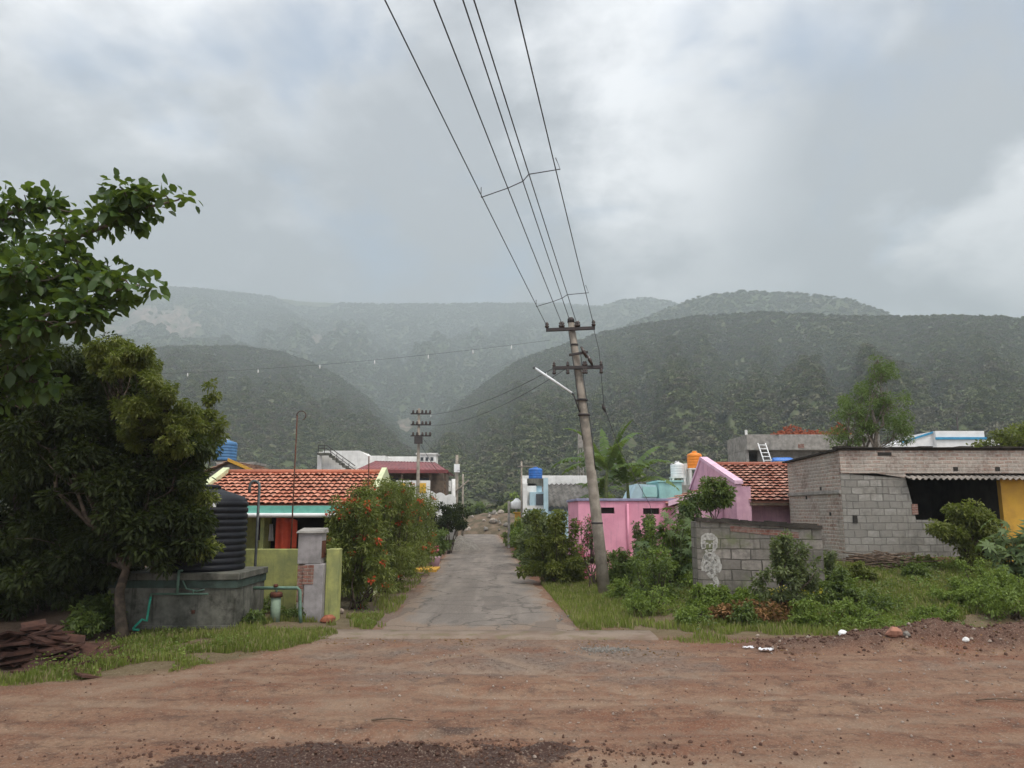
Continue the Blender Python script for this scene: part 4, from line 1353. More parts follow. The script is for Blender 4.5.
rt = tag(MB().box(q0 + .05, q1, 20.15, 20.6, -0.1, at(330, 549, 20.2).z).build('wall_stub', M['lime_wall'], org=(q0, 20.2, 0), bevel=0.015), 'upright lime green end of wall between grey pillar and flowering hedge', 'wall')

# --- orange tiled house
HY0, HY1 = 25.2, 31.0
hx0, hx1 = at(226, 473, 28.1).x, at(384, 473, 28.1).x
ez, rz_ = at(290, 505, HY0).z, at(290, 473.5, 28.1).z
rt = root('tiled_house', ((hx0 + hx1) / 2, 28, 0), 'lime green single storey house with bright orange clay tile roof and turquoise fascia', 'house', 'village houses')
wy = HY0 + 1.3
hl = hx0 + 0.2
door = at(268, 560, wy).x, at(328, 560, wy).x
mb = MB()
wall_holes(mb, hl, hx1 - 0.2, 0, ez - 0.05, wy, wy + 0.2, [(door[0], door[1], 0.25, ez - 0.35)])
mb.box(hl, hl + .2, wy + .2, HY1 - .2, 0, ez - .05).box(hx1 - .4, hx1 - .2, wy + .2, HY1 - .2, 0, ez - .05).box(hl, hx1 - .2, HY1 - .2, HY1, 0, ez - .05)
mb.build('wall', M['lime_wall'], rt)
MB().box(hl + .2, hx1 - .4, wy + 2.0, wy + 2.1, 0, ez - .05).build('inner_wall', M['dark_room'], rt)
MB().box(hl - .3, hx1 - .2, HY0 + 0.3, HY1, 0, 0.25).build('plinth', M['concrete'], rt)
tile_roof('roof', M['tile_left'], rt, (hx0 - 0.6, HY0, ez), (hx1 - .1, HY0, ez), (hx1 - .1, 28.1, rz_), (hx0, 28.1, rz_))
tile_roof('roof', M['tile_left'], rt, (hx1 - .1, HY1, ez), (hx0 - 0.3, HY1, ez), (hx0, 28.1, rz_), (hx1 - .1, 28.1, rz_))
MB().tube([(hx0, 28.1, rz_ + .06), (hx1, 28.1, rz_ + .06)], 0.09, 8).build('ridge_tile', M['tile_left'], rt)
fb = MB().box(hx0 - 0.6, hx1 - .1, HY0 - 0.06, HY0 - 0.02, ez - 0.26, ez - 0.02)
fb.build('fascia', M['teal_trim'], rt)
MB().tube([(hx0 - .6, HY0 - .12, ez - .33), (hx1 - .1, HY0 - .12, ez - .33)], 0.075, 10).build('gutter', M['white_clean'], rt)
gt = MB().prism([(HY0 - .1, ez - .25), (HY0 - .1, ez + .12), (28.1, rz_ + .22), (HY1, ez + .1), (HY1, ez - .3)], 'x', hx1 - .08, hx1 + .1)
gt.box(hx1 - .08, hx1 + .1, HY0 + .8, HY1, 0, ez - .25)
gt.build('gable_wall', M['cream'], rt)
gl = MB()
gl.hexa([(hx0 - .35, HY0 + .2, ez + .02), (hx0 - .1, HY0 + .2, ez + .02), (hx0 + .12, 28.1, rz_ + .02), (hx0 - .12, 28.1, rz_ + .02), (hx0 - .35, HY0 + .2, ez + .25), (hx0 - .1, HY0 + .2, ez + .25), (hx0 + .12, 28.1, rz_ + .22), (hx0 - .12, 28.1, rz_ + .22)])
gl.build('parapet', M['cream'], rt)
for px_ in (262, 337):
    c = at(px_, 540, HY0 + .35)
    MB().box(c.x - .06, c.x + .06, HY0 + .3, HY0 + .42, .25, ez - .1).build('post', M['lime_wall'], rt)
# red curtain hanging from the eave
c0, c1 = at(275, 540, HY0 + .25).x, at(296, 540, HY0 + .25).x
zt_, zb_ = at(285, 515, HY0 + .25).z, at(285, 552, HY0 + .25).z
mb = MB().sheet(lambda u, v: (c0 + (c1 - c0) * u, HY0 + .28 + 0.05 * math.sin(u * 14), zb_ + (zt_ - 0.25 * max(0, u - .3) * 1.3 - zb_) * v - 0.05 * math.sin(u * 5)), 30, 6)
tag(mb.build('curtain', M['red_cloth'], org=((c0 + c1) / 2, HY0 + .28, zb_), thick=0.01), 'rust red cloth curtain hanging in the doorway of the tiled house', 'curtain')
for i, (pa_, pb_, ta, tb_, mt, lb) in enumerate(((256, 261, 517, 540, 'dark_cloth', 'dark patterned cloth hung on the lime green wall, left of the red curtain'), (269, 274, 524, 541, 'white_cloth', 'white shirt-like cloth hanging just left of the red curtain'))):
    x0_, x1_ = at(pa_, 530, wy - .1).x, at(pb_, 530, wy - .1).x
    za, zb2 = at(pa_, tb_, wy - .1).z, at(pa_, ta, wy - .1).z
    mb = MB().sheet(lambda u, v: (x0_ + (x1_ - x0_) * u * (0.7 + .3 * (1 - v)), wy - .1 + .03 * math.sin(u * 9 + v * 2), za + (zb2 - za) * v), 12, 5)
    tag(mb.build('hanging_cloth', M[mt], org=(x0_, wy - .1, za), thick=0.01), lb, 'cloth', 'clothes hanging at the tiled house')

# antenna mast with a loop, and a second mast
a = at(297, 415, 24.2)
rt = root('antenna_mast', (a.x, 24.2, 0), 'thin rusty antenna mast with a hoop on top, in front of the orange roof', 'antenna', 'thin masts at the tiled house')
MB().tube([(a.x, 24.2, 0), (a.x + .01, 24.2, a.z)], [0.03, 0.018], 7).build('pole', M['rust'], rt)
hp = [(a.x + .14 + .15 * math.cos(t), 24.2, a.z - .02 + .15 * math.sin(t)) for t in [PI * 1.05 - k * 1.45 * PI / 10 for k in range(11)]]
MB().tube(hp, 0.013, 6).build('hoop', M['rust'], rt)
a = at(369, 456, 24.8)
rt = root('antenna_mast', (a.x, 24.8, 0), 'plain thin mast rising from the flowering hedge by the roof end', 'antenna', 'thin masts at the tiled house')
MB().tube([(a.x + .05, 24.8, 0), (a.x, 24.8, a.z)], [0.03, 0.02], 7).build('pole', M['rust'], rt)
MB().tube([(a.x, 24.8, at(369, 515, 24.8).z), (a.x + .01, 24.8, at(369, 503, 24.8).z)], 0.04, 7).build('sleeve', M['white_clean'], rt)

# --- brown gable roof and blue tank behind
bx0, bx1 = at(200, 470, 42).x, at(258, 470, 42).x
bxm = at(228, 463, 42).x
bz0, bz1 = at(230, 474, 42).z, at(230, 461, 42).z
rt = root('gabled_house', ((bx0 + bx1) / 2, 44, 0), 'low house with a brown tiled gable peeking over the orange roof', 'house', 'village houses')
MB().prism([(bx0 + .2, 0), (bx1 - .2, 0), (bx1 - .2, bz0), (bxm, bz1 - .1), (bx0 + .2, bz0)], 'y', 42.3, 47).build('wall', M['concrete'], rt)
tile_roof('roof', M['tile_brown'], rt, (bx0, 47.3, bz0), (bx0, 42, bz0), (bxm, 42, bz1), (bxm, 47.3, bz1))
tile_roof('roof', M['tile_brown'], rt, (bx1, 42, bz0), (bx1, 47.3, bz0), (bxm, 47.3, bz1), (bxm, 42, bz1))
MB().hexa([(bxm, 41.9, bz1 - .02), (bx1, 41.9, bz0 - .02), (bx1, 42.0, bz0 - .02), (bxm, 42, bz1 - .02), (bxm, 41.9, bz1 + .16), (bx1, 41.9, bz0 + .14), (bx1, 42, bz0 + .14), (bxm, 42, bz1 + .16)]).build('bargeboard', M['yellow_wall'], rt)
t = at(224, 460, 46)
hT = at(224, 440, 46).z - t.z
rt = root('tank_tower', (t.x, 49, 0), 'grey concrete tower carrying the dull blue tank behind the tiled houses', 'tower')
MB().box(t.x - 1.0, t.x + 1.0, 48.1, 50.1, 0, t.z - .15).build('wall', M['concrete'], rt)
MB().box(t.x - 1.2, t.x + 1.2, 47.9, 50.3, t.z - .15, t.z).build('slab', M['concrete'], rt)
t = at(224, 460, 49)
water_tank('dull blue ribbed water tank with pale rim, above the orange roof at left', t.x, 49, t.z - .05, 0.78, 1.4, 'tank_dullblue', 'tank_white', 6)

# --- white flat-roofed house with outside stair
def wallbox(rtname, label, x0, x1, y0, y1, z0, z1, mat, cat='house', group='village houses'):
    r_ = root(rtname, ((x0 + x1) / 2, (y0 + y1) / 2, 0), label, cat, group)
    MB().box(x0, x1, y0, y1, z0, z1).build('wall', M[mat], r_, bevel=0.02)
    return r_


Yw = 62
x0, x1, x2 = at(317, 460, Yw).x, at(360, 460, Yw).x, at(382, 460, Yw).x
zA, zB, zC = at(320, 450.5, Yw).z, at(370, 455, Yw).z, at(340, 470, Yw).z
rt = root('white_house', ((x0 + x2) / 2, Yw + 4, 0), 'white flat roofed house with a dark outside stair, beyond the orange roof', 'house', 'village houses')
MB().box(x0, x2 + 1, Yw, Yw + 9, 0, zC).build('wall', M['white_paint'], rt)
mb = MB().prism([(x0 + .36, zC), (x1 - .6, zC), (x2 - 1.2, zC), (x2 - 1.2, zB - .1), (x1 - .1, zA), (x0 + .36, zA)], 'y', Yw + .4, Yw + 4)
mb.box(x2 - 1.2, x2 + .1, Yw + .9, Yw + 4.4, zC, zB)
mb.build('stair_room', M['white_paint'], rt, bevel=0.02)
MB().box(x0, x0 + .35, Yw + .1, Yw + 5, zC, zA - .1).build('parapet', M['white_paint'], rt)
st = MB()
for k in range(9):
    xx = x0 + .9 + k * .27; zz_ = zA - .25 - k * .2
    st.box(xx, xx + .3, Yw - .9, Yw + .1, zz_ - .16, zz_)
st.box(x0 + .2, x0 + .95, Yw - .9, Yw + .1, zA - .4, zA - .25)
st.build('stair', M['concrete_dark'], rt)
rl = MB()
for yy_ in (Yw - .88,):
    rl.tube([(x0 + .3, yy_, zA + .35), (x0 + .95, yy_, zA + .35), (x0 + 3.3, yy_, zA - 1.3)], 0.035, 6)
    rl.tube([(x0 + .3, yy_, zA + .1), (x0 + .95, yy_, zA + .1), (x0 + 3.3, yy_, zA - 1.6)], 0.03, 6)
    for k in range(7):
        xx = x0 + .3 + k * .5; zf = zA - .25 - max(0, (xx - x0 - .9)) / .27 * .2
        rl.tube([(xx, yy_, zf), (xx, yy_, zf + .6)], 0.03, 6)
rl.build('railing', M['iron'], rt)

# long grey wall top just behind the orange roof
x0, x1 = at(245, 472, 40).x, at(354, 472, 40).x
tag(wallbox('grey_house', 'long low grey concrete house, only its roof edge seen above the orange tiles', x0, x1, 40, 45, 0, at(300, 469.5, 40).z, 'concrete'))

# --- maroon roofed house
Ym = 52
x0, x1 = at(357, 470, Ym).x, at(448, 470, Ym).x
ze, zr = at(400, 469, Ym).z, at(400, 461, Ym + 2.6).z
z_l = at(400, 497, Ym).z
rt = root('veranda_house', ((x0 + x1) / 2, Ym + 3, 0), 'two storey house with maroon tin roof over an open brown veranda', 'house', 'village houses')
MB().box(x0 + .4, x1 - .5, Ym + 1.2, Ym + 7, 0, z_l).build('wall', M['white_paint'], rt)
mb = MB()
wall_holes(mb, x0 + .4, x1 - .5, z_l, ze - .1, Ym + 2.2, Ym + 2.4, [(x0 + 1.6, x0 + 2.5, z_l + .7, ze - .5), (x1 - 2.4, x1 - 1.4, z_l + .3, ze - .5)])
mb.box(x0 + .4, x0 + .6, Ym + 2.4, Ym + 6.8, z_l, ze - .1).box(x1 - .7, x1 - .5, Ym + 2.4, Ym + 6.8, z_l, ze - .1)
mb.build('upper_wall', m_plain('brown_plaster', (0.17, 0.13, 0.10), (0.11, 0.085, 0.07), 3, 0.9, 0.1, 0.2), rt)
for xa_, xb_ in ((x0 + 1.6, x0 + 2.5), (x1 - 2.4, x1 - 1.4)):
    MB().box(xa_ - .05, xb_ + .05, Ym + 2.42, Ym + 2.46, z_l + .3, ze - .45).build('window', M['glass_dark'], rt)
mb = MB(); corrugated(mb, (x0, Ym, ze), (x1, Ym, ze - .15), (x1 - 1.2, Ym + 3.4, zr - .05), (x0 + .6, Ym + 3.4, zr + .05), 0.3, 0.03)
mb.build('roof', M['tin_maroon'], rt, thick=0.03)
mb = MB(); corrugated(mb, (x1, Ym + 7, ze - .15), (x0, Ym + 7, ze), (x0 + .6, Ym + 3.4, zr + .05), (x1 - 1.2, Ym + 3.4, zr - .05), 0.3, 0.03)
mb.build('roof', M['tin_maroon'], rt, thick=0.03)
MB().box(x0 - .02, x1 + .02, Ym - .06, Ym - .02, ze - .28, ze - .06).build('fascia', M['tin_maroon'], rt)
for k, px_ in enumerate((363, 380, 402, 430, 445)):
    c = at(px_, 480, Ym + .2)
    MB().box(c.x - .07, c.x + .07, Ym + .15, Ym + .29, z_l, ze - .1).build('post', M['wood'], rt)
pa_, pb_ = at(396, 490, Ym - .4).x, at(430, 490, Ym - .4).x
pz0, pz1 = at(400, 497, Ym - .4).z, at(400, 480.5, Ym - .4).z
MB().box(pa_, pb_, Ym - .5, Ym - .3, pz0 - 2.6, pz1).build('porch_wall', M['white_paint'], rt)
for a_, b_ in ((401, 405.5), (418, 426)):
    c0, c1 = at(a_, 487, Ym - .5).x, at(b_, 487, Ym - .5).x
    MB().box(c0, c1, Ym - .54, Ym - .502, at(400, 493, Ym - .5).z, at(400, 483, Ym - .5).z).build('shutter', M['yellow_board'], rt)
mb = MB()
cx0, cx1 = at(431, 490, Ym - .4).x, at(456, 490, Ym - .4).x
cz0, cz1 = at(440, 500, Ym - .4).z, at(440, 490, Ym - .4).z
poly = [(cx0, cz0 - 2.6), (cx1, cz0 - 2.6), (cx1, cz0 + .1)]
for k in range(31):
    t = k / 30
    poly.append((cx1 + (cx0 - cx1) * t, cz1 - .22 + .16 * abs(math.sin(t * PI * 2.5)) - .28 * (1 - t)))
mb.prism(poly, 'y', Ym - .5, Ym - .3)
mb.build('scalloped_parapet', M['white_paint'], rt)
MB().box(at(386, 490, Ym).x, pa_ - .02, Ym - .45, Ym - .3, pz0 - 2.6, at(390, 487, Ym - .4).z).build('parapet', M['white_paint'], rt)
# white rooms behind the maroon roof
x0, x1 = at(372, 460, 66).x, at(430, 460, 66).x
tag(wallbox('white_annex', 'long white parapet seen just above the maroon tin roof', x0, x1, 66, 72, 0, at(400, 456.5, 66).z, 'white_paint'))
x0, x1 = at(417, 460, 64).x, at(436, 460, 64).x
rt = wallbox('roof_room', 'small white roof room with vent holes, above the right end of the maroon roof', x0, x1, 64, 65.8, 0, at(420, 454.5, 64).z, 'white_paint')
MB().box(x0 - .1, x1 + .1, 63.9, 65.9, at(420, 454.5, 64).z, at(420, 453, 64).z).build('slab', M['white_paint'], rt)
for px_ in (422, 427, 432):
    c = at(px_, 459, 63.98)
    MB().box(c.x - .12, c.x + .12, 63.96, 63.995, c.z - .15, c.z + .15).build('vent', M['glass_dark'], rt)

# --- steel distribution pole
def insulator(mb, x, y, z, s=1.0):
    mb.lathe([(0.02 * s, -.06 * s), (0.05 * s, -.05 * s), (0.06 * s, 0), (0.035 * s, 0.02 * s), (0.055 * s, 0.05 * s), (0.03 * s, 0.09 * s), (0.02 * s, .11 * s)], (x, y, z), 10)


Yp = 47
c = at(419, 410, Yp)
rt = root('utility_pole', (c.x, Yp, 0), 'slim dark utility pole with three short cross-arms crowded with insulators, before the maroon roof', 'utility pole', 'utility poles')
MB().tube([(c.x + .05, Yp, 0), (c.x + .03, Yp, 4), (c.x, Yp, c.z + .1)], [0.13, 0.11, 0.08], 10).build('pole', M['pole_concrete'], rt)
for k, py_ in enumerate((414, 425, 436)):
    q = at(419, py_, Yp)
    MB().box(q.x - .5, q.x + .75, Yp - .16, Yp - .08, q.z - .04, q.z + .04).build('crossarm', M['iron'], rt)
    ca = [o for o in rt.children if o.name.startswith('crossarm')][-1]
    for dx in (-.35, -.1, .22, .45, .7):
        ins = MB(); insulator(ins, q.x + dx, Yp - .12, q.z + .09, 1.4)
        ins.build('insulator', M['porcelain'], ca)
MB().box(c.x - .22, c.x + .28, Yp - .3, Yp - .1, at(419, 444, Yp).z, at(419, 437, Yp).z).build('fuse_box', M['iron'], rt)

# three pale posts by the gravel heap
for px_, ptop, pbot, Yq, rad, lb in ((457, 455, 545, 62, .16, 'pale concrete pole with a slanting brace, the tallest one beyond the left hedge'),
                                  (463, 474, 540, 66, .10, 'slim pale concrete pole just right of the braced one'),
                                  (453.5, 479, 545, 60, .2, 'short thick whitish post beside the braced pole')):
    q = at(px_, ptop, Yq)
    rt = root('concrete_pole', (q.x, Yq, 0), lb, 'pole', 'utility poles')
    MB().tube([(q.x, Yq, 0), (q.x, Yq, q.z)], [rad, rad * .75], 8).build('pole', M['pole_concrete'] if rad < .2 else M['white_paint'], rt)
    if rad == .16:
        p1, p2 = at(455, 492, Yq - .2), at(469, 480, Yq - .2)
        MB().tube([p1, p2], 0.07, 6).build('brace', M['pole_concrete'], rt)
        MB().box(q.x - .2, q.x + .25, Yq - .3, Yq - .18, at(457, 468, Yq).z - .35, at(457, 468, Yq).z + .3).build('lamp_head', M['white_clean'], rt)
    if rad == .2:
        z_ = at(450, 486, Yq).z
        MB().box(q.x - .65, q.x - .18, Yq - .15, Yq + .15, z_ - .4, z_ + .4).build('box', M['white_paint'], rt)

# ==================================================================  RIGHT SIDE
# --- pink building
PY = 34
x0, x1 = at(578.5, 520, PY).x, at(697, 520, PY).x
zt_ = at(600, 501, PY).z
rt = root('pink_house', ((x0 + x1) / 2, PY + 3, 0), 'bright pink flat roofed house with two slot vents and lavender coping', 'house', 'village houses')
h1 = at(601, 507, PY).x, at(614.5, 507, PY).x; h2 = at(643, 508, PY).x, at(659.5, 508, PY).x
hz0, hz1 = at(610, 513.5, PY).z, at(610, 507.5, PY).z
mb = MB(); wall_holes(mb, x0, x1, -.1, zt_, PY, PY + .22, [(h1[0], h1[1], hz0, hz1), (h2[0], h2[1], hz0 - .03, hz1 - .03)])
mb.box(x0, x0 + .22, PY + .22, PY + 6, -.1, zt_).box(x1 - .22, x1, PY + .22, PY + 6, -.1, zt_).box(x0, x1, PY + 6, PY + 6.2, -.1, zt_)
mb.build('wall', M['pink_wall'], rt)
MB().box(x0 - .08, x1 + .05, PY - .07, PY + 6.25, zt_, zt_ + .11).build('coping', M['coping'], rt, bevel=0.015)
for (a_, b_), dz in ((h1, 0), (h2, -.03)):
    g = MB()
    for k in range(1, 6):
        xx = a_ + (b_ - a_) * k / 6
        g.box(xx - .012, xx + .012, PY + .1, PY + .13, hz0 + dz, hz1 + dz)
    g.box(a_, b_, PY + .2, PY + .215, hz0 + dz, hz1 + dz)
    g.build('vent', M['dark_room'], rt)
c = at(628, 520, PY - .05)
MB().tube([(c.x, PY - .06, zt_ - .12), (c.x, PY - .06, 0.3)], 0.055, 10).build('drain_pipe', M['pink_wall'], rt)
MB().tube([at(650, 505, PY - .1), at(655, 530, PY - .1), at(664, 560, PY - .1)], 0.012, 5).build('cable', M['wire'], rt)

# --- banana clump behind the pink house
def banana(label, x, y, z0, h, nl, L, seed, group='banana plants behind the pink house'):
    rnd = random.Random(seed); rng = np.random.default_rng(seed)
    rt = root('banana_plant', (x, y, z0), label, 'banana plant', group)
    MB().tube(bend_path((x, y, z0), (x + .1, y, z0 + h), 4, 0.02, rnd), [.17, .15, .13, .10, .07], 12).build('trunk', M['stem_green'], rt)
    V = []; Q = []; rn = []; ck = []
    for k in range(nl):
        az = k * 2.4 + rnd.uniform(-.3, .3)
        el = rnd.uniform(0.55, 1.42)
        ll = L * rnd.uniform(.75, 1.1); w = 0.30 * rnd.uniform(.8, 1.2)
        p = np.array([x + .1, y, z0 + h * rnd.uniform(.88, 1.0)])
        d = np.array([math.cos(az) * math.cos(el), math.sin(az) * math.cos(el), math.sin(el)])
        seg = 26; side = np.array([-math.sin(az), math.cos(az), 0])
        lr = rng.random(); st = ll / seg; pts = [p]; ds = [d]
        for i in range(seg):
            d = d + np.array([0, 0, -0.035 - .06 * i / seg]); d /= np.linalg.norm(d)
            p = p + d * st; pts.append(p); ds.append(d)
        for i in range(3, seg):
            t0, t1 = i / seg, (i + 1) / seg
            f = lambda t: w * math.sin(PI * min(1, max(0.02, (t - .08) / .92)) ** .75) ** .6
            for sgn in (-1, 1):
                tear = rng.random() * .10
                dr = -0.25 - .55 * rng.random()
                a0_, a1_ = pts[i], pts[i + 1]
                o0_ = a0_ + side * sgn * f(t0) + np.array([0, 0, dr * f(t0)]) + ds[i] * tear
                o1_ = a1_ + side * sgn * f(t1) + np.array([0, 0, dr * f(t1)]) + ds[i] * (tear - .02)
                b = len(V); V += [a0_, a1_, o1_, o0_]; Q.append((b, b + 1, b + 2, b + 3))
                rn += [lr] * 4; ck += [rng.random()] * 4
    me = fast_mesh('foliage', np.array(V) - np.array(rt.location), Q)
    set_attr(me, 'rnd', rn); set_attr(me, 'clump', ck)
    link('foliage', me, M['leaf_banana'], rt)
    return rt


for px_, Yb, h_, nl, L_, sd, lb in ((606, 43, 4.9, 14, 3.5, 3, 'tall banana plant with long arching leaves, right beside the leaning pole'),
                            (626, 44.5, 4.3, 13, 3.6, 8, 'banana plant with leaves spreading to the right above the pink house'),
                            (596, 46, 3.6, 9, 2.6, 5, 'shorter banana plant mostly hidden behind the leaning pole')):
    q = at(px_, 500, Yb)
    banana(lb, q.x, Yb, 0.2, h_, nl, L_, sd)

# --- white house with blue tank and sheet roof
Yh = 54
x0, xm, x1 = at(522, 480, Yh).x, at(541, 480, Yh).x, at(592, 480, Yh).x
zt_ = at(560, 474, Yh).z
rt = root('white_house', ((x0 + x1) / 2, Yh + 4, 0), 'white and pale blue house with a grey sheet roof, right of the lane', 'house', 'village houses')
MB().box(x0, x1, Yh + 2.5, Yh + 9, 0, zt_).build('wall', M['white_paint'], rt, bevel=0.02)
MB().box(x0, x0 + .9, Yh - 3.5, Yh + 2.45, 0, at(540, 484, Yh - 2).z).build('side_wall', M['white_paint'], rt, bevel=.02)
MB().box(xm - .9, xm + .2, Yh - 4.2, Yh + 2.4, 0, at(540, 492, Yh - 4).z).build('porch', M['blue_wall'], rt, bevel=.02)
mb = MB(); corrugated(mb, (xm + .1, Yh - 4, at(560, 506, Yh - 4).z), (x1, Yh - 4, at(560, 508, Yh - 4).z), (x1, Yh + 2.4, at(560, 484, Yh + 2.4).z), (xm + .1, Yh + 2.4, at(560, 484, Yh + 2.4).z), 0.34, 0.06)
mb.build('roof', M['asbestos'], rt, thick=0.02)
MB().box(xm + .2, x1, Yh - 3.8, Yh + 2, 0, at(560, 511, Yh - 4).z).build('front_wall', M['blue_wall'], rt)
MB().box(at(536, 490, Yh - 4.2).x, at(545, 490, Yh - 4.2).x, Yh - 4.3, Yh - 4.21, at(540, 505, Yh - 4).z, at(540, 494, Yh - 4).z).build('window', M['glass_dark'], rt)
MB().box(at(543.5, 490, Yh - 4.5).x, at(548, 490, Yh - 4.5).x, Yh - 4.7, Yh - 4.35, 0, at(545, 478, Yh - 4.5).z).build('column', M['blue_wall'], rt)
MB().box(at(523, 490, Yh - 4).x, at(527, 490, Yh - 4).x, Yh - 4.2, Yh - 3.8, 0, at(525, 486, Yh - 4).z).build('column', M['white_paint'], rt)
MB().box(at(523, 490, Yh - 4).x, at(545, 490, Yh - 4).x, Yh - 4.22, Yh - 4.0, at(540, 509, Yh - 4).z, at(540, 505.5, Yh - 4).z).build('beam', M['white_paint'], rt)
# tank stand on it
q = at(535.5, 478, Yh - 3)
rt = root('tank_stand', (q.x, Yh - 3, 0), 'dark grey concrete tank stand of the white house by the lane', 'stand')
MB().box(q.x - .55, q.x + .55, Yh - 3.5, Yh - 2.4, at(535, 486, Yh - 3).z, q.z - .05).build('frame', M['concrete_dark'], rt)
MB().box(q.x - .4, q.x + .4, Yh - 3.4, Yh - 2.5, 0, at(535, 486, Yh - 3).z).build('column', M['blue_wall'], rt)
water_tank('small vivid blue water tank on the white house by the lane', q.x, Yh - 3, q.z - .05, 0.46, .78, 'tank_blue', None, 4)
q = at(521.5, 461, Yh - 3.6)
rt = root('roof_mast', (q.x, Yh - 3.6, 0), 'pale mast with one short cross bar, left of the vivid blue tank', 'mast')
MB().tube([(q.x, Yh - 3.6, 0), (q.x, Yh - 3.6, q.z)], 0.06, 7).build('pole', M['pole_concrete'], rt)
z_ = at(521, 466.5, Yh - 3.6).z
MB().tube([(q.x - .25, Yh - 3.65, z_), (q.x + 1.0, Yh - 3.65, z_)], 0.035, 6).build('crossbar', M['pole_concrete'], rt)
# white drum on posts by the lane
q = at(513.5, 520, 58)
rt = root('water_drum', (q.x, 58, 0), 'round white drum on grey posts at the right edge of the lane', 'water drum')
za, zb_ = at(513, 509, 58).z, at(513, 501, 58).z
MB().lathe([(.42, 0), (.5, .08), (.5, zb_ - za - .1), (.3, zb_ - za), (.1, zb_ - za + .2)], (q.x + .25, 58, za), 20).build('body', M['tank_white'], rt)
for dx in (-.55, .0, .55): MB().box(q.x + .2 + dx - .09, q.x + .2 + dx + .09, 57.8, 58.2, 0, za if dx > -.5 else zb_).build('post', M['concrete'], rt)
q = at(520, 520, 52)
tag(MB().box(q.x - .35, q.x + .2, 51.8, 52.2, 0, at(520, 513, 52).z).box(q.x - .45, q.x + .3, 51.7, 52.3, at(520, 513, 52).z, at(520, 512, 52).z).build('gate_post', M['yellow_wall'], org=(q.x, 52, 0)), 'ochre yellow gate post beside the lane, below the white drum', 'gate post')

# --- lattice mast far behind
q = at(580, 432, 95)
rt = root('lattice_mast', (q.x, 95, 0), 'slim grey lattice mast beyond the banana plants', 'mast')
mb = MB()
for sx, sy in ((-1, -1), (1, -1), (0, 1)): mb.tube([(q.x + sx * .45, 95 + sy * .45, 0), (q.x + sx * .25, 95 + sy * .25, q.z)], .05, 5)
nb = 16
for k in range(nb):
    za, zb_ = q.z * k / nb, q.z * (k + 1) / nb
    mb.tube([(q.x - .4, 94.6, za), (q.x + .4, 94.6, zb_)], .03, 4).tube([(q.x + .4, 94.6, za), (q.x, 95.4, zb_)], .03, 4)
mb.build('lattice', M['concrete'], rt)
MB().box(q.x - .3, q.x + .3, 94.5, 94.9, q.z - 2.0, q.z - .3).build('antenna_panel', M['concrete'], rt)

# --- teal houses with tanks
Yt = 50
x0, x1 = at(659, 490, Yt).x, at(682, 490, Yt).x
rt = root('teal_house', (x0 + 1, Yt + 2, 0), 'pale teal flat roofed house behind the pink one, with a small tin cabin', 'house', 'village houses')
MB().box(x0, x1, Yt, Yt + 4, 0, at(670, 482, Yt).z).build('wall', M['teal_wall'], rt, bevel=.02)
MB().box(x0 - .1, x1 + .1, Yt - .1, Yt + 4.1, at(670, 482, Yt).z, at(670, 480.3, Yt).z).build('slab', M['teal_wall'], rt)
xa_, xb_ = at(629, 490, Yt).x, at(636, 490, Yt).x; xc_ = at(659, 490, Yt).x
mb = MB().prism([(xa_, at(630, 498, Yt).z), (xb_, at(630, 484, Yt).z), (xc_ - .3, at(630, 485.5, Yt).z), (xc_ - .3, 0), (xa_, 0)], 'y', Yt - .6, Yt + 3)
mb.build('cabin', M['blue_wall'], rt)
MB().box(at(643, 490, Yt - .7).x, at(657, 490, Yt - .7).x, Yt - .68, Yt - .61, at(650, 497, Yt).z, at(650, 487, Yt).z).build('shutter', M['teal_wall'], rt)
MB().box(x1 + .12, at(702, 490, Yt).x, Yt + 1, Yt + 1.2, 0, at(690, 484.5, Yt).z).build('roof_parapet', M['concrete'], rt)
q = at(678, 489, Yt + 2)
water_tank('round white water tank on a thin stand, left of the orange one', q.x, Yt + 2, at(670, 490, Yt).z, .46, 1.05, 'tank_white', None, 5, stand=at(678, 477, Yt + 2).z - at(670, 490, Yt).z)
q = at(697.5, 489, Yt + 1.5)
water_tank('bright orange water tank on white posts beside the pink gable', q.x, Yt + 2, at(690, 492, Yt).z, .50, 1.15, 'tank_orange', None, 5, stand=at(697, 468.5, Yt + 2).z - at(690, 492, Yt).z)
qa, qb = at(686, 470, Yt + 3).x, at(692, 470, Yt + 3).x
tag(MB().box(qa - .1, qb, Yt + 3, Yt + 3.6, 0, at(690, 463.5, Yt + 3).z).build('chimney_block', M['white_paint'], org=(qa, Yt + 3, 0), bevel=.02), 'plain whitish masonry block standing between the white and orange tanks', 'masonry block')

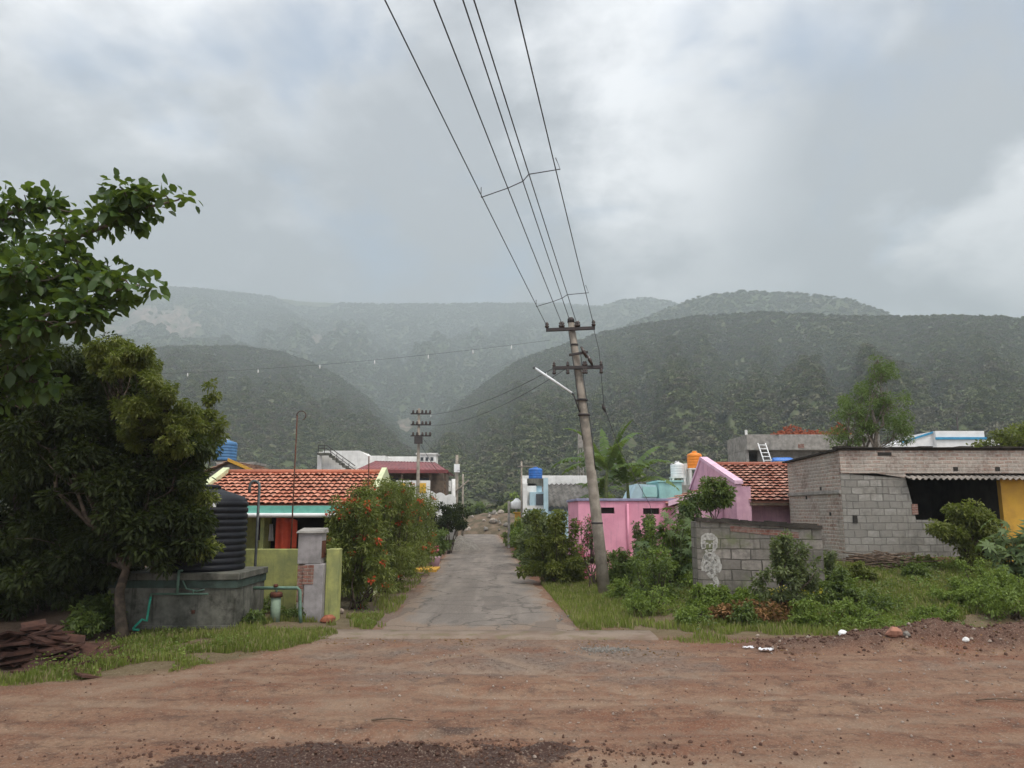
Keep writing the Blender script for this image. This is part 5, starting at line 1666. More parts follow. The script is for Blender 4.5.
# --- mauve gabled house with red tiles
GX = at(747, 500, 30.5).x            # lane-side wall plane
GY0, GYm, GY1 = 31.2, 36.6, 39.4
zr = at(722, 465, GYm).z; ze = at(770, 501.5, GY0).z
GX2 = at(800, 500, GY0).x + 2.0
rt = root('gabled_house', (GX + 2, 35, 0), 'mauve pink house with tall gable and weathered red tile roof', 'house', 'village houses')
za_ = at(709, 461, GYm).z
gx0 = GX - .25
MB().prism([(GY0 - .1, 0), (GY0 - .1, ze - .0), (GY0 - .1, at(740, 484, GY0).z), (GYm, za_ + .05), (GY1 + .2, ze + .3), (GY1 + .2, 0)], 'x', gx0, GX).build('gable_wall', M['mauve_wall'], rt)
zf = at(740, 484, GY0).z
MB().hexa([(gx0 - .05, GY0 - .15, zf + .002), (GX + .05, GY0 - .15, zf + .002), (GX + .05, GYm, za_ + .052), (gx0 - .05, GYm, za_ + .052), (gx0 - .05, GY0 - .15, zf + .14), (GX + .05, GY0 - .15, zf + .14), (GX + .05, GYm, za_ + .2), (gx0 - .05, GYm, za_ + .2)]).hexa([(gx0 - .05, GYm + .002, za_ + .052), (GX + .05, GYm + .002, za_ + .052), (GX + .05, GY1 + .2, ze + .32), (gx0 - .05, GY1 + .2, ze + .32), (gx0 - .05, GYm + .002, za_ + .2), (GX + .05, GYm + .002, za_ + .2), (GX + .05, GY1 + .2, ze + .48), (gx0 - .05, GY1 + .2, ze + .48)]).build('gable_coping', M['pink_pale'], rt)
MB().box(GX + .002, GX + .35, GY0 - .1, GY0 + .25, 0, zf - .1).build('pier', M['mauve_wall'], rt)
MB().box(GX + .36, GX2, GY0 + .9, GY0 + 1.1, 0, ze - .05).box(GX + .05, GX2, GY1 - .2, GY1, 0, ze - .05).box(GX2 - .2, GX2, GY0 + 1.1, GY1 - .2, 0, ze - .05).build('wall', M['mauve_wall'], rt)
tile_roof('roof', M['tile_right'], rt, (GX + .25, GY0 - .15, ze), (GX2 + .2, GY0 - .15, ze - .03), (GX2 + .2, GYm, zr), (GX + .02, GYm, zr), row=0.42, wave=0.28, amp=.04, step=.075)
tile_roof('roof', M['tile_right'], rt, (GX2 + .2, GY1, ze), (GX + .02, GY1, ze), (GX + .02, GYm, zr), (GX2 + .2, GYm, zr), row=0.40, wave=0.26)
MB().tube([(GX, GYm, zr + .05), (GX2 + .2, GYm, zr + .05)], .1, 8).build('ridge_tile', M['tile_right'], rt)
MB().box(GX + .3, GX2 + .2, GY0 - .12, GY0 - .08, ze - .16, ze - .04).build('rafter_board', M['wood'], rt)
# lean-to on the lane side
xl_ = at(668, 503, 33.5).x
zl0, zl1 = at(668, 505, 33.5).z, at(705, 488, 33.5).z
tile_roof('leanto_roof', M['tile_right'], rt, (xl_, 37.5, zl0), (xl_, 33, zl0), (gx0 - .01, 33, zl1), (gx0 - .01, 37.5, zl1), row=.4)
MB().hexa([(xl_ - .1, 32.9, zl0 - .05), (gx0 - .01, 32.9, zl1 - .05), (gx0 - .01, 33, zl1 - .05), (xl_ - .1, 33, zl0 - .05), (xl_ - .1, 32.9, zl0 + .16), (gx0 - .01, 32.9, zl1 + .16), (gx0 - .01, 33, zl1 + .16), (xl_ - .1, 33, zl0 + .16)]).build('leanto_edge', M['pink_pale'], rt)
MB().prism([(xl_ + .2, 0), (gx0 - .02, 0), (gx0 - .02, zl1 - .1), (xl_ + .2, zl0 - .05)], 'y', 33.05, 37.3).build('leanto_wall', M['mauve_wall'], rt)

# --- raw concrete building with bricks heaped on the roof
Yc = 54
x0, x1 = at(748, 440, Yc).x, at(880, 440, Yc).x
zt_, zm = at(760, 434.5, Yc).z, at(760, 450, Yc).z
xL = x0 - .1
rt = root('unfinished_building', ((x0 + x1) / 2, Yc + 4, 0), 'raw grey concrete building with deep roof slab and dark opening beneath', 'building')
MB().box(x0 - .1, x1, Yc, Yc + 5, zm, zt_).build('roof_slab', M['concrete'], rt, bevel=.03)
MB().box(x0 + 1.0, x0 + 5.5, Yc + 1.2, Yc + 1.4, 0, zm - .002).box(x0 - .1, x0 + .1, Yc + .3, Yc + 4.9, 0, zm - .002).box(x0 + .1, x1, Yc + 4, Yc + 4.2, 0, zm - .002).build('wall', M['concrete'], rt)
MB().box(x0 + 5.6, x0 + 5.9, Yc + 1.1, Yc + 1.4, 0, zm - .002).box(x1 - .3, x1, Yc + .6, Yc + .9, 0, zm - .002).build('column', M['concrete'], rt)
MB().box(at(798, 445, Yc).x, at(804, 445, Yc).x, Yc - .03, Yc - .003, at(800, 448, Yc).z, at(800, 444, Yc).z).build('brick_patch', M['brick_bare'], rt)
MB().box(x0 - .5, x1 - 4, Yc - 7, Yc + 1.1, 0, at(770, 466.5, Yc - 1).z).build('lower_roof', M['concrete'], rt)
c = at(743, 433, Yc + .3)
MB().box(x0 - .1, x0 + .05, Yc + .2, Yc + .35, zt_ + .001, zt_ + .35).build('rebar_stub', M['white_paint'], rt)
rng = np.random.default_rng(5)
bk = MB()
xa_, xb_ = at(772, 430, Yc + 1).x, at(848, 430, Yc + 1).x
for k in range(420):
    u = rng.random(); x = xa_ + (xb_ - xa_) * u
    pk = 0.75 * math.exp(-((u - .25) / .16) ** 2) + .62 * math.exp(-((u - .55) / .2) ** 2) * .7 + 1.0 * math.exp(-((u - .92) / .12) ** 2)
    y = Yc + 1.3 + rng.normal() * .5
    z = zt_ + .05 + rng.random() * pk * max(0.1, 1 - abs(y - Yc - 1.3))
    b_ = MB().box(-.12, .12, -.06, .06, -.04, .04).rot(rng.random() * 3, (0, 0))
    t = rng.normal() * .5
    bk.add([(x + a_ * 1.0, y + b2, z + c_ + a_ * t) for a_, b2, c_ in b_.v], b_.f)
tag(bk.build('brick_pile', M['brick_bright'], org=((xa_ + xb_) / 2, Yc + 1.3, zt_)), 'loose heap of orange red bricks on top of the concrete roof slab', 'brick pile', kind='stuff')
zl = at(770, 466.5, Yc - 1).z
lx0, lx1 = at(760, 450, Yc - .4).x, at(767.5, 450, Yc - .4).x
rt = root('ladder', ((lx0 + lx1) / 2, Yc - 1, zl), 'white ladder leaning on the raw concrete building, behind the red tile roof', 'ladder')
zt2 = at(760, 443, Yc - .3).z
for xx in (lx0, lx1): MB().tube([(xx + .06, Yc - 1.2, zl), (xx - .04, Yc - .15, zt2)], .045, 6).build('rail', M['white_clean'], rt)
for k in range(6):
    t = (k + .5) / 6
    MB().tube([(lx0 + .06 - .1 * t, Yc - 1.2 + 1.05 * t, zl + (zt2 - zl) * t), (lx1 + .06 - .1 * t, Yc - 1.2 + 1.05 * t, zl + (zt2 - zl) * t)], .035, 6).build('rung', M['white_clean'], rt)
q0, q1 = at(770, 463, Yc - 1).x, at(790, 463, Yc - 1).x
rt = root('barrel', ((q0 + q1) / 2, Yc - 1.5, zl), 'blue plastic barrel lying on its side right of the white ladder', 'barrel')
mb = MB(); rr_ = .30
mb.tube([(q0, Yc - 1.5, zl + rr_), (q0 + .08, Yc - 1.5, zl + rr_), (q0 + .4, Yc - 1.5, zl + rr_), ((q0 + q1) / 2, Yc - 1.5, zl + rr_), (q1 - .4, Yc - 1.5, zl + rr_), (q1 - .08, Yc - 1.5, zl + rr_), (q1, Yc - 1.5, zl + rr_)], [rr_ * .8, rr_ * .93, rr_, rr_ * .96, rr_, rr_ * .93, rr_ * .8], 24)
mb.build('body', M['tank_blue'], rt)
MB().tube([(q0 - .02, Yc - 1.5, zl + rr_ * 1.4), (q0 - .05, Yc - 1.5, zl + rr_ * 1.4)], .05, 10).build('bung', M['white_clean'], rt)

# --- white and blue building far right
Yq = 60
x0, xm, x1 = at(905, 440, Yq).x, at(936, 440, Yq).x, at(985, 440, Yq).x
zt_ = at(950, 431, Yq).z; zb_ = at(950, 441, Yq).z
rt = root('white_house', ((x0 + x1) / 2, Yq + 3, 0), 'clean white building with a blue stripe, above the long brick building', 'house', 'village houses')
MB().box(xm, x1, Yq, Yq + 6, 0, zt_).build('wall', M['white_clean'], rt, bevel=.02)
MB().box(xm - .05, x1 + .08, Yq - .12, Yq - .003, at(950, 439.6, Yq).z, at(950, 437.2, Yq).z).build('blue_stripe', M['blue_trim'], rt)
MB().prism([(x0 - 1, 0), (xm - .01, 0), (xm - .01, at(936, 433, Yq).z), (x0, at(905, 443, Yq).z), (x0 - 1, at(900, 444, Yq).z)], 'y', Yq + .4, Yq + 6).build('stair_room', M['white_clean'], rt)
MB().hexa([(x0 - .1, Yq + .3, at(905, 443, Yq).z), (xm - .02, Yq + .3, at(936, 433, Yq).z), (xm - .02, Yq + .39, at(936, 433, Yq).z), (x0 - .1, Yq + .39, at(905, 443, Yq).z), (x0 - .1, Yq + .3, at(905, 441, Yq).z), (xm - .02, Yq + .3, at(936, 431, Yq).z), (xm - .02, Yq + .39, at(936, 431, Yq).z), (x0 - .1, Yq + .39, at(905, 441, Yq).z)]).build('blue_trim', M['blue_trim'], rt)
x2 = at(1010, 440, Yq + 1).x
MB().box(x1 + .01, x2, Yq + 1, Yq + 6, 0, at(1000, 440, Yq + 1).z).build('low_wall', M['white_clean'], rt)

# --- brick and block building (right)
BY0 = 26.0
bx = at(848, 500, BY0).x                     # near-left corner
bz = 1.25
zt_ = at(848, 449, BY0).z
xR = at(1260, 500, BY0).x
xo0 = at(911, 500, BY0).x; xo1 = at(1004, 500, BY0).x; xh = at(962, 540, BY0).x
zo1 = at(950, 479, BY0).z; zo0 = at(930, 520, BY0).z
zbr = at(880, 471, BY0).z
ybk = 30.9
rt = root('brick_building', ((bx + xR) / 2, 28, bz), 'long half-built building of weathered brick over cement block with a wide dark opening', 'building')
# block wall, with slanting left edge to the opening and stepped right end
bm = MB()
zs0 = bz - .3
wth = .24
zl_ = at(860, 470, BY0).z
bm.prism([(bx - .2, zs0 + .3), (xo0 + .25, zs0 + .3), (xo0 + .12, zo0), (xo0 - .12, at(908, 478, BY0).z), (bx - .2, at(850, 468, BY0).z)], 'y', BY0, BY0 + wth)
bm.prism([(xo0 + .251, zs0 + .3), (xh + .2, zs0 + .3), (xh - .1, zs0 + .8), (xh - .5, zo0 - .1), (xh - .9, zo0), (xo0 + .121, zo0)], 'y', BY0, BY0 + wth)
bm.build('block_wall', M['block_face'], rt)
MB().box(bx - .2, xR, BY0 - .03, BY0 + wth + .02, at(950, 478, BY0).z + .16, zt_ - .05).build('brick_band', M['brick_face'], rt)
MB().prism([(bx - .2, at(850, 468, BY0).z + .003), (xo0 - .119, at(908, 478, BY0).z + .003), (xo0 - .119, at(950, 478, BY0).z + .158), (bx - .2, at(950, 478, BY0).z + .158)], 'y', BY0 - .02, BY0 + wth).build('brick_infill', M['brick_face'], rt)
mb = MB().prism([(bx, zs0), (bx + .3, zs0), (bx + .3, zs0 + .298), (xh + .2, zs0 + .298), (xh + .2, zs0), (xh, zs0 - .0)], 'y', BY0 - .1, BY0 + .4)
MB().box(bx - .05, xh + .3, BY0 - .12, BY0 + .4, -.2, zs0 + .29).build('plinth', m_plain('red_earth_plinth', (0.30, 0.17, 0.11), (0.20, 0.12, 0.085), 3, .95, .1, .6), rt)
# left side wall of brick
zbk = at(795, 463, 30.7).z
sw = MB().hexa([(bx - .22, BY0 + .02, 0), (bx - .201, BY0 + .02, 0), (bx - .0, ybk, 0), (bx - .22, ybk, 0), (bx - .22, BY0 + .02, zt_ - .06), (bx - .201, BY0 + .02, zt_ - .06), (bx, ybk, zbk), (bx - .22, ybk, zbk)])
sw.build('side_wall', M['brick_face'], rt)
MB().box(bx - .28, bx - .222, BY0 + .0, ybk, at(830, 494, 27).z, at(830, 491, 27).z).build('lintel_band', M['concrete'], rt)
# roof and its dark edge
MB().hexa([(bx - .3, BY0 - .06, zt_ - .05), (xR, BY0 - .06, zt_ - .05), (xR, ybk + .2, zbk + .01), (bx - .35, ybk + .2, zbk + .01), (bx - .3, BY0 - .06, zt_ + .02), (xR, BY0 - .06, zt_ + .02), (xR, ybk + .2, zbk + .07), (bx - .35, ybk + .2, zbk + .07)]).build('roof', M['mould'], rt)
mb = MB(); corrugated(mb, (xo0 - .15, BY0 - .3, zo1 - .0), (xR, BY0 - .3, zo1 - .0), (xR, BY0 + .3, zo1 + .17), (xo0 - .15, BY0 + .3, zo1 + .17), .2, .04)
mb.build('awning', M['awning'], rt, thick=.015)
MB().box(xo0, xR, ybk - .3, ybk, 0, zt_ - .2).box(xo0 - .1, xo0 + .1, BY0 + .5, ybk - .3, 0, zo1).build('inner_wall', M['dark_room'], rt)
MB().box(xo1, xR, BY0 + .1, BY0 + .3, 0, zo1 + .1).build('yellow_wall', M['yellow_wall'], rt)
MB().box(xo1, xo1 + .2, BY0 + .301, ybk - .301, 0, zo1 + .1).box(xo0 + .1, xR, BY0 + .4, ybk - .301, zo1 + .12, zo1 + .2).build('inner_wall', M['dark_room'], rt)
rg_ = random.Random(8)
for k in range(30):
    xa_ = bx - .3 + (xR - bx) * k / 30; w_ = (xR - bx) / 30
    edge_mb = globals().setdefault('edge_mb', MB()); edge_mb.box(xa_, xa_ + w_, BY0 - .12 + rg_.uniform(-.05, .05), BY0 + .3, zt_ + .021, zt_ + .021 + rg_.uniform(.015, .075))
edge_mb.build('roof_edge', M['mould'], rt)
for (px_, py_, w_, h_) in ((884, 454, 12, 3), (955, 469, 4, 3.5), (997, 469, 4, 3.5), (855, 519, 3.5, 6)):
    q = at(px_, py_, BY0)
    MB().box(q.x - w_ * .0195, q.x + w_ * .0195, BY0 - .045, BY0 - .033 if py_ < 500 else BY0 - .003, q.z - h_ * .0195, q.z + h_ * .0195).build('hole', M['dark_room'], rt)
q = at(908, 507, BY0)
MB().box(xo0 + .0, xo0 + .2, BY0 - .02, BY0 - .003, q.z - .25, q.z + .1).build('brick_patch', M['brick_bare'], rt)
for (yy_, zz_) in ((27.6, 3.5), (29, 3.2), (26.9, 2.6)):
    MB().box(bx - .235, bx - .223, yy_, yy_ + .14, zz_, zz_ + .12).build('hole', M['dark_room'], rt)

# --- mossy block enclosure with the white painted figure
wx0, wx1 = at(697, 550, 22.3).x, at(823, 550, 21.3).x
za, zb_ = at(697, 521, 22.3).z, at(822, 529, 21.3).z
rt = root('block_wall', ((wx0 + wx1) / 2, 22, .2), 'mossy grey block wall with a figure painted in white at its left end', 'wall')
MB().hexa([(wx0, 22.3, 0), (wx1, 21.3, 0), (wx1, 21.5, 0), (wx0, 22.5, 0), (wx0, 22.3, za), (wx1, 21.3, zb_), (wx1, 21.5, zb_), (wx0, 22.5, za)]).build('wall', M['block_mossy'], rt)
MB().box(wx0, wx0 + .2, 22.502, 22.95, 0, za - .02).box(wx1 - .2, wx1, 21.502, 24.8, 0, zb_ - .02).build('side_wall', M['block_mossy'], rt)
cp = MB()
nseg = 26
rnd = random.Random(4)
for k in range(nseg):
    t0, t1 = k / nseg, (k + 1) / nseg - .0008
    xa_, xb_ = wx0 + (wx1 - wx0) * t0, wx0 + (wx1 - wx0) * t1
    ya, yb2 = 22.3 - t0, 22.3 - t1
    z0a, z0b = za + (zb_ - za) * t0 + .002, za + (zb_ - za) * t1 + .002
    h_ = .09 + rnd.random() * .045
    cp.hexa([(xa_, ya - .08, z0a), (xb_, yb2 - .08, z0b), (xb_, yb2 + .25, z0b), (xa_, ya + .25, z0a), (xa_, ya - .08, z0a + h_), (xb_, yb2 - .08, z0b + h_), (xb_, yb2 + .25, z0b + h_), (xa_, ya + .25, z0a + h_)])
cp.build('coping', m_plain('black_mould_coping', (.075, .065, .055), (.03, .027, .023), 4, .95, .1, .8), rt)
u0, u1 = .28, .82
bb = MB().hexa([(wx0 + (wx1 - wx0) * u0, 22.3 - u0 - .012, za - .28), (wx0 + (wx1 - wx0) * u1, 22.3 - u1 - .012, zb_ - .25), (wx0 + (wx1 - wx0) * u1, 22.3 - u1 - .004, zb_ - .25), (wx0 + (wx1 - wx0) * u0, 22.3 - u0 - .004, za - .28),
                (wx0 + (wx1 - wx0) * u0, 22.3 - u0 - .012, za - .12), (wx0 + (wx1 - wx0) * u1, 22.3 - u1 - .012, zb_ - .1), (wx0 + (wx1 - wx0) * u1, 22.3 - u1 - .004, zb_ - .1), (wx0 + (wx1 - wx0) * u0, 22.3 - u0 - .004, za - .12)])
bb.build('brick_course', M['brick_bare'], rt)
# painted figure: brush shapes in wall coordinates (s along the wall from its left end, z height)
wd_ = Vector((wx1 - wx0, -1.0, 0)); wl_ = wd_.length; wd_.normalize(); wn = Vector((wd_.y, -wd_.x, 0))
def onwall(s, z, off=.006):
    p = Vector((wx0, 22.3, 0)) + wd_ * s + wn * off
    return (p.x, p.y, z)
def to_s(px_, py_):
    q = at(px_, py_, 22.2); return (q.x - wx0) * wl_ / (wx1 - wx0), q.z
pf = MB(); rnd = random.Random(12)
def stroke(pts, w):
    P_ = [Vector((*to_s(a_, b_), 0)) for a_, b_ in pts]
    dense = []
    for i in range(len(P_) - 1):
        for k in range(4): dense.append(P_[i].lerp(P_[i + 1], k / 4))
    dense.append(P_[-1])
    prev = None
    for i, p in enumerate(dense):
        d = dense[min(i + 1, len(dense) - 1)] - dense[max(0, i - 1)]; d.normalize()
        s_ = Vector((-d.y, d.x, 0)); ww = w * .040 / 2 * rnd.uniform(.75, 1.2)
        a_, b_ = p + s_ * ww, p - s_ * ww
        if prev: pf.add([onwall(prev[0].x, prev[0].y), onwall(a_.x, a_.y), onwall(b_.x, b_.y), onwall(prev[1].x, prev[1].y)], [(0, 1, 2, 3)])
        prev = (a_, b_)
stroke([(704, 549), (702.5, 543), (703.5, 537), (707, 534.5), (712, 535), (715.5, 539), (715.5, 545), (713.5, 550)], 2.6)
stroke([(705, 537.5), (713.5, 538)], 3.6)
stroke([(706, 550), (708, 553), (712, 553), (713.5, 550)], 1.6)
stroke([(706, 543.6), (708.6, 543.2)], 1.0); stroke([(711, 543.2), (713.4, 543.6)], 1.0)
stroke([(710, 544), (709.6, 547.5)], 1.1); stroke([(708, 550), (711.5, 550)], 1.0)
stroke([(704, 556), (709, 559), (713.5, 556)], 3.4); stroke([(707, 553), (705, 558), (703, 565), (703.5, 571)], 2.4)
stroke([(712, 553.5), (717, 558), (719, 565), (717.5, 572)], 3.0); stroke([(706, 562), (710, 566), (714, 561)], 2.0)
stroke([(706, 560), (712, 562), (716, 566)], 4.5); stroke([(705, 566), (711, 570), (717, 570)], 3.5); stroke([(704.5, 541), (704.5, 548)], 2.4); stroke([(714.5, 541), (713.5, 548)], 2.2)
stroke([(705, 570), (709, 568.5), (713, 572)], 2.6); stroke([(708, 573), (711, 577), (715, 573)], 2.2)
stroke([(714, 577), (717, 583), (714, 588)], 3.2); stroke([(711, 583), (713, 588)], 2.0)
pf.build('painted_figure', m_plain('chalky_white_paint', (0.52, .50, .46), (.30, .28, .25), 14, .9, .1, .2), rt)

# ==================================================================  MAIN POLE AND WIRES
PB = G(605, 599); PY0 = PB.y
PT = at(571, 322, PY0 - .1)
PB.z = gzf(PB.x, PB.y) - .1
rt = root('utility_pole', (PB.x, PB.y, PB.z), 'tall leaning concrete utility pole with two long dark cross-arms, right of the lane', 'utility pole', 'utility poles')
mid = PB.lerp(PT, .5) + Vector((.06, 0, 0))
P1 = PB.lerp(PT, .25) + Vector((.045, 0, 0)); P3 = PB.lerp(PT, .75) + Vector((.045, 0, 0))
MB().tube([PB, P1, mid, P3, PT], [.20, .18, .155, .13, .105], 14).build('pole', M['pole_concrete'], rt)


def on_pole(py_):
    lo, hi = 0.0, 1.0
    for _ in range(40):
        t = (lo + hi) / 2
        p = PB.lerp(PT, t) + Vector((.06 * math.sin(t * PI), 0, 0))
        d = p - Vector((0, 0, CAMZ))
        c, s = math.cos(PITCH), math.sin(PITCH)
        zc = d.y * c + d.z * s; yc = -d.y * s + d.z * c
        if 384 - F * yc / zc > py_: lo = t
        else: hi = t
    return p


def arm(py_l, px_l, py_r, px_r, th=.055, dy=-.17, name='crossarm'):
    c = on_pole((py_l + py_r) / 2)
    a, b = at(px_l, py_l, c.y + dy), at(px_r, py_r, c.y + dy)
    mb = MB()
    mb.hexa([(a.x, a.y - th, a.z - th), (b.x, b.y - th, b.z - th), (b.x, b.y + th, b.z - th), (a.x, a.y + th, a.z - th),
             (a.x, a.y - th, a.z + th), (b.x, b.y - th, b.z + th), (b.x, b.y + th, b.z + th), (a.x, a.y + th, a.z + th)])
    return a, b, mb.build(name, M['iron'], rt, bevel=.01)


A0, A1, AO = arm(330, 546, 328, 595)
C0, C1, CO = arm(368, 552.5, 367, 603)
D0, D1, DO = arm(355, 569, 352, 588, .04, -.2, 'bracket_arm')
for t in (.02, .30, .34, .62, .66, .97):
    ins = MB(); p = A0.lerp(A1, t); insulator(ins, p.x, p.y - .02, p.z + .13, 1.25)
    ins.build('insulator', M['porcelain'], AO)
for t in (.03, .3, .62, .66, .96):
    for dz, sc in ((-.16, 1.1), (.1, 1.0)):
        ins = MB(); p = C0.lerp(C1, t); insulator(ins, p.x, p.y - .02, p.z + dz, sc)
        ins.build('insulator', M['porcelain'], CO)
# strain insulators hanging on the brackets
for py_, px_ in ((352, 584), (360, 590)):
    q = at(px_, py_, PY0 - .35)
    MB().tube([q + Vector((-.1, 0, .18)), q, q + Vector((.08, 0, -.2))], [.03, .07, .03], 8).build('strain_insulator', M['porcelain'], rt)
for py_ in (345, 400, 415, 523):
    p = on_pole(py_); r_ = .115 + .085 * (py_ - 322) / 278
    MB().tube([p - Vector((0, 0, .03)), p + Vector((0, 0, .03))], r_ + .012 + (.05 if 390 < py_ < 420 else 0), 14).build('clamp', M['iron'], rt)
MB().lathe([(.12, 0), (.12, .12), (.06, .18)], tuple(PT + Vector((0, 0, -.02))), 12).build('cap', M['iron'], rt)
# pole-top brackets and drop cable down the pole
cb = MB()
pts = [on_pole(y_) + Vector((.16 + .02 * math.sin(y_), -.1, 0)) for y_ in (352, 375, 400, 430, 450, 470)]
cb.tube(pts, .013, 5)
pts = [on_pole(y_) + Vector((-.16 - .03 * math.sin(y_ * .3), -.08, 0)) for y_ in (330, 350, 372, 395, 420, 440)]
cb.tube(pts, .013, 5)
cb.build('drop_cable', M['wire'], rt)

# street light: slanting white tube on an arm
la, lb_ = at(573.5, 394, PY0 - .25), at(533.5, 367, PY0 - .25)
rt = root('street_light', tuple(la), 'white fluorescent tube light slanting up to the left from the leaning pole', 'street light')
p = on_pole(402)
MB().tube([p + Vector((-.1, -.1, -.35)), la + Vector((0.03, 0, -.1)), la], .022, 7).build('bracket', M['iron'], rt)
MB().tube([la, la.lerp(lb_, .5), lb_], [.035, .04, .035], 10).build('tube', M['lamp_tube'], rt)
MB().tube([la.lerp(lb_, .0), la.lerp(lb_, .04)], .05, 10).tube([la.lerp(lb_, .96), la.lerp(lb_, 1.0)], .05, 10).build('end_cap', M['pipe_gray'], rt)


def project(p):
    d = Vector(p) - Vector((0, 0, CAMZ)); c, s = math.cos(PITCH), math.sin(PITCH)
    zc = d.y * c + d.z * s; yc = -d.y * s + d.z * c
    return 512 + F * d.x / zc, 384 - F * yc / zc


def span(a, b, sag, n=24):
    a, b = Vector(a), Vector(b)
    return [a.lerp(b, i / n) - Vector((0, 0, 4 * sag * (i / n) * (1 - i / n))) for i in range(n + 1)]


# five line wires running over the road to a pole behind the viewer
wires = []
wl = (('leftmost of the five overhead line wires running down to the leaning pole', .02, 385), ('second from left of the five overhead line wires', .34, 434),
      ('middle one of the five overhead line wires', .50, 463), ('fourth from left of the five overhead line wires', .64, 474), ('rightmost of the five overhead line wires running down to the leaning pole', .97, 515))
for lb, t, ptx in wl:
    a = A0.lerp(A1, t) + Vector((0, 0, .13 if t != .5 else .22))
    b = at(ptx, 0, 8.5)
    e = a + (b - a) * 2.9            # past the camera
    e.z = b.z + (b.z - a.z) * 1.0
    pts = []
    for i in range(31):
        u = i / 30 * 2.9
        p = a + (b - a) * u
        p.z = a.z + (b.z - a.z) * u - .12 * u * (1 - u) * 1.0 if u < 1 else b.z + (b.z - a.z) * (u - 1)
        pts.append(p)
    tag(MB().tube(pts, .0105, 6).build('power_line', M['wire'], org=tuple(a)), lb, 'power line', 'overhead line wires')
    wires.append((a, b))


def wire_at(w, py_):
    a, b = w
    lo, hi = 0.0, 1.0
    for _ in range(40):
        u = (lo + hi) / 2
        p = a + (b - a) * u; p.z = a.z + (b.z - a.z) * u - .12 * u * (1 - u)
        if project(p)[1] > py_: lo = u
        else: hi = u
    return p


for (pl, pr_, lb) in ((195, 165, 'upper thin wire spacer tying the five line wires together high above the road'), (305, 290, 'lower wire spacer tying the line wires just before the leaning pole')):
    a, b = wire_at(wires[0], pl), wire_at(wires[4], pr_)
    pts = [a + Vector((0, 0, .16)), a + Vector((0, 0, -.05))]
    for k, w in enumerate(wires[1:4]):
        u = (k + 1.15) / 4.3
        q = a.lerp(b, u); qq = wire_at(w, project(q)[1]); pts.append(qq + Vector((0, 0, -.015)))
    pts += [b + Vector((.1, 0, -.08)), b + Vector((.02, 0, .14))]
    tag(MB().tube(pts, .010, 5).build('wire_spacer', M['wire'], org=tuple(a)), lb, 'wire spacer', 'wire spacers')

# service wires
def wire(name, label, pts_, rad=.012, sag=.4, group='service wires', n=20):
    a, b = pts_
    return tag(MB().tube(span(a, b, sag, n), rad, 5, cap=False).build(name, M['wire'], org=tuple(a)), label, 'wire', group)


mp = at(419, 412, 46.9)
e1 = at(-60, 372, 33)
w1 = (Vector(at(551, 340, PY0 - .15)), e1)
wire('service_wire', 'faint tagged wire sweeping left from the leaning pole across the hills', w1, .004, .55)
wire('service_wire', 'wire running from the leaning pole to the slim three-arm pole', (C0.lerp(C1, .03), at(416, 414, 46.9)), .011, .5)
wire('service_wire', 'second wire from the leaning pole to the slim three-arm pole, slightly lower', (C0.lerp(C1, .3), at(422, 425, 46.9)), .011, .6)
wire('service_wire', 'wire dropping right from the slim three-arm pole to the braced pole', (at(421, 436, 46.9), at(457, 460, 61.8)), .014, .5)
wire('service_wire', 'long low wire from the braced pole across the lane to the white house mast', (at(457, 470, 61.8), at(521.5, 467, Yh - 3.7)), .016, .25)
wire('service_wire', 'lower slack wire from the slim pole across the lane to the white drum posts', (at(463, 486, 65.9), at(508, 502, 58)), .018, .3)
wire('service_wire', 'slanting wire from the slim three-arm pole down to the porch', (at(421, 445, 46.9), at(450, 487, Ym - .5)), .014, .15)
wire('service_wire', 'thin wire rising from the banana plants to the orange tank', (at(606, 492, 40), at(690, 455, 51.4)), .016, .1)
a = A0.lerp(A1, .97)
pts = [a, at(599, 350, PY0 - .1), at(601, 372, PY0), at(604, 407, PY0 + .8), at(620, 450, PY0 + 4), at(650, 505, PY - .1)]
tag(MB().tube(pts, .011, 5).build('service_wire', M['wire'], org=tuple(a)), 'slack cable hanging right of the leaning pole down to the pink house', 'wire', 'service wires')
q = at(604, 408, PY0 + .8)
tag(MB().tube([q + Vector((-.06, 0, .14)), q, q + Vector((.05, 0, -.14))], [.02, .07, .02], 7).build('cable_joint', M['iron'], org=tuple(q)), 'small dark taped joint on the slack cable right of the pole', 'cable joint')
pts = [at(551, 338, PY0 - .15), at(540, 346, PY0 - .1), at(528, 344, PY0), at(520, 346, PY0 + .1), at(505, 352, PY0 + .3), at(470, 367, PY0 + 1), at(440, 371, PY0 + 2)]
# small white tags on the wires
def tag_at(p, label):
    mb = MB().lathe([(.008, 0), (.02, .02), (.024, .06), (.016, .1), (.006, .15)], (p[0], p[1], p[2] - .15), 8)
    return tag(mb.build('wire_tag', M['white_clean'], org=(p[0], p[1], p[2])), label, 'wire tag', 'white tags hanging on the wires')
sp1 = span(w1[0], w1[1], .55, 200)
def find_px(sp_, px_): return min(sp_, key=lambda p: abs(project(p)[0] - px_))
nm = ['nearest the leaning pole', 'second from the pole', 'third from the pole', 'fourth from the pole', 'fifth from the pole', 'above the orange roof', 'beside the dark tree']
for px_, s_ in zip((512, 473, 427, 374, 320, 259, 189), nm):
    tag_at(find_px(sp1, px_), 'small white tag on the long faint wire, ' + s_)
sp2 = span(C0.lerp(C1, .03), at(416, 414, 46.9), .5, 200)
for px_, s_ in zip((546, 431), ('just left of the leaning pole', 'close to the slim three-arm pole')):
    tag_at(find_px(sp2, px_), 'small white tag on the wire between the poles, ' + s_)

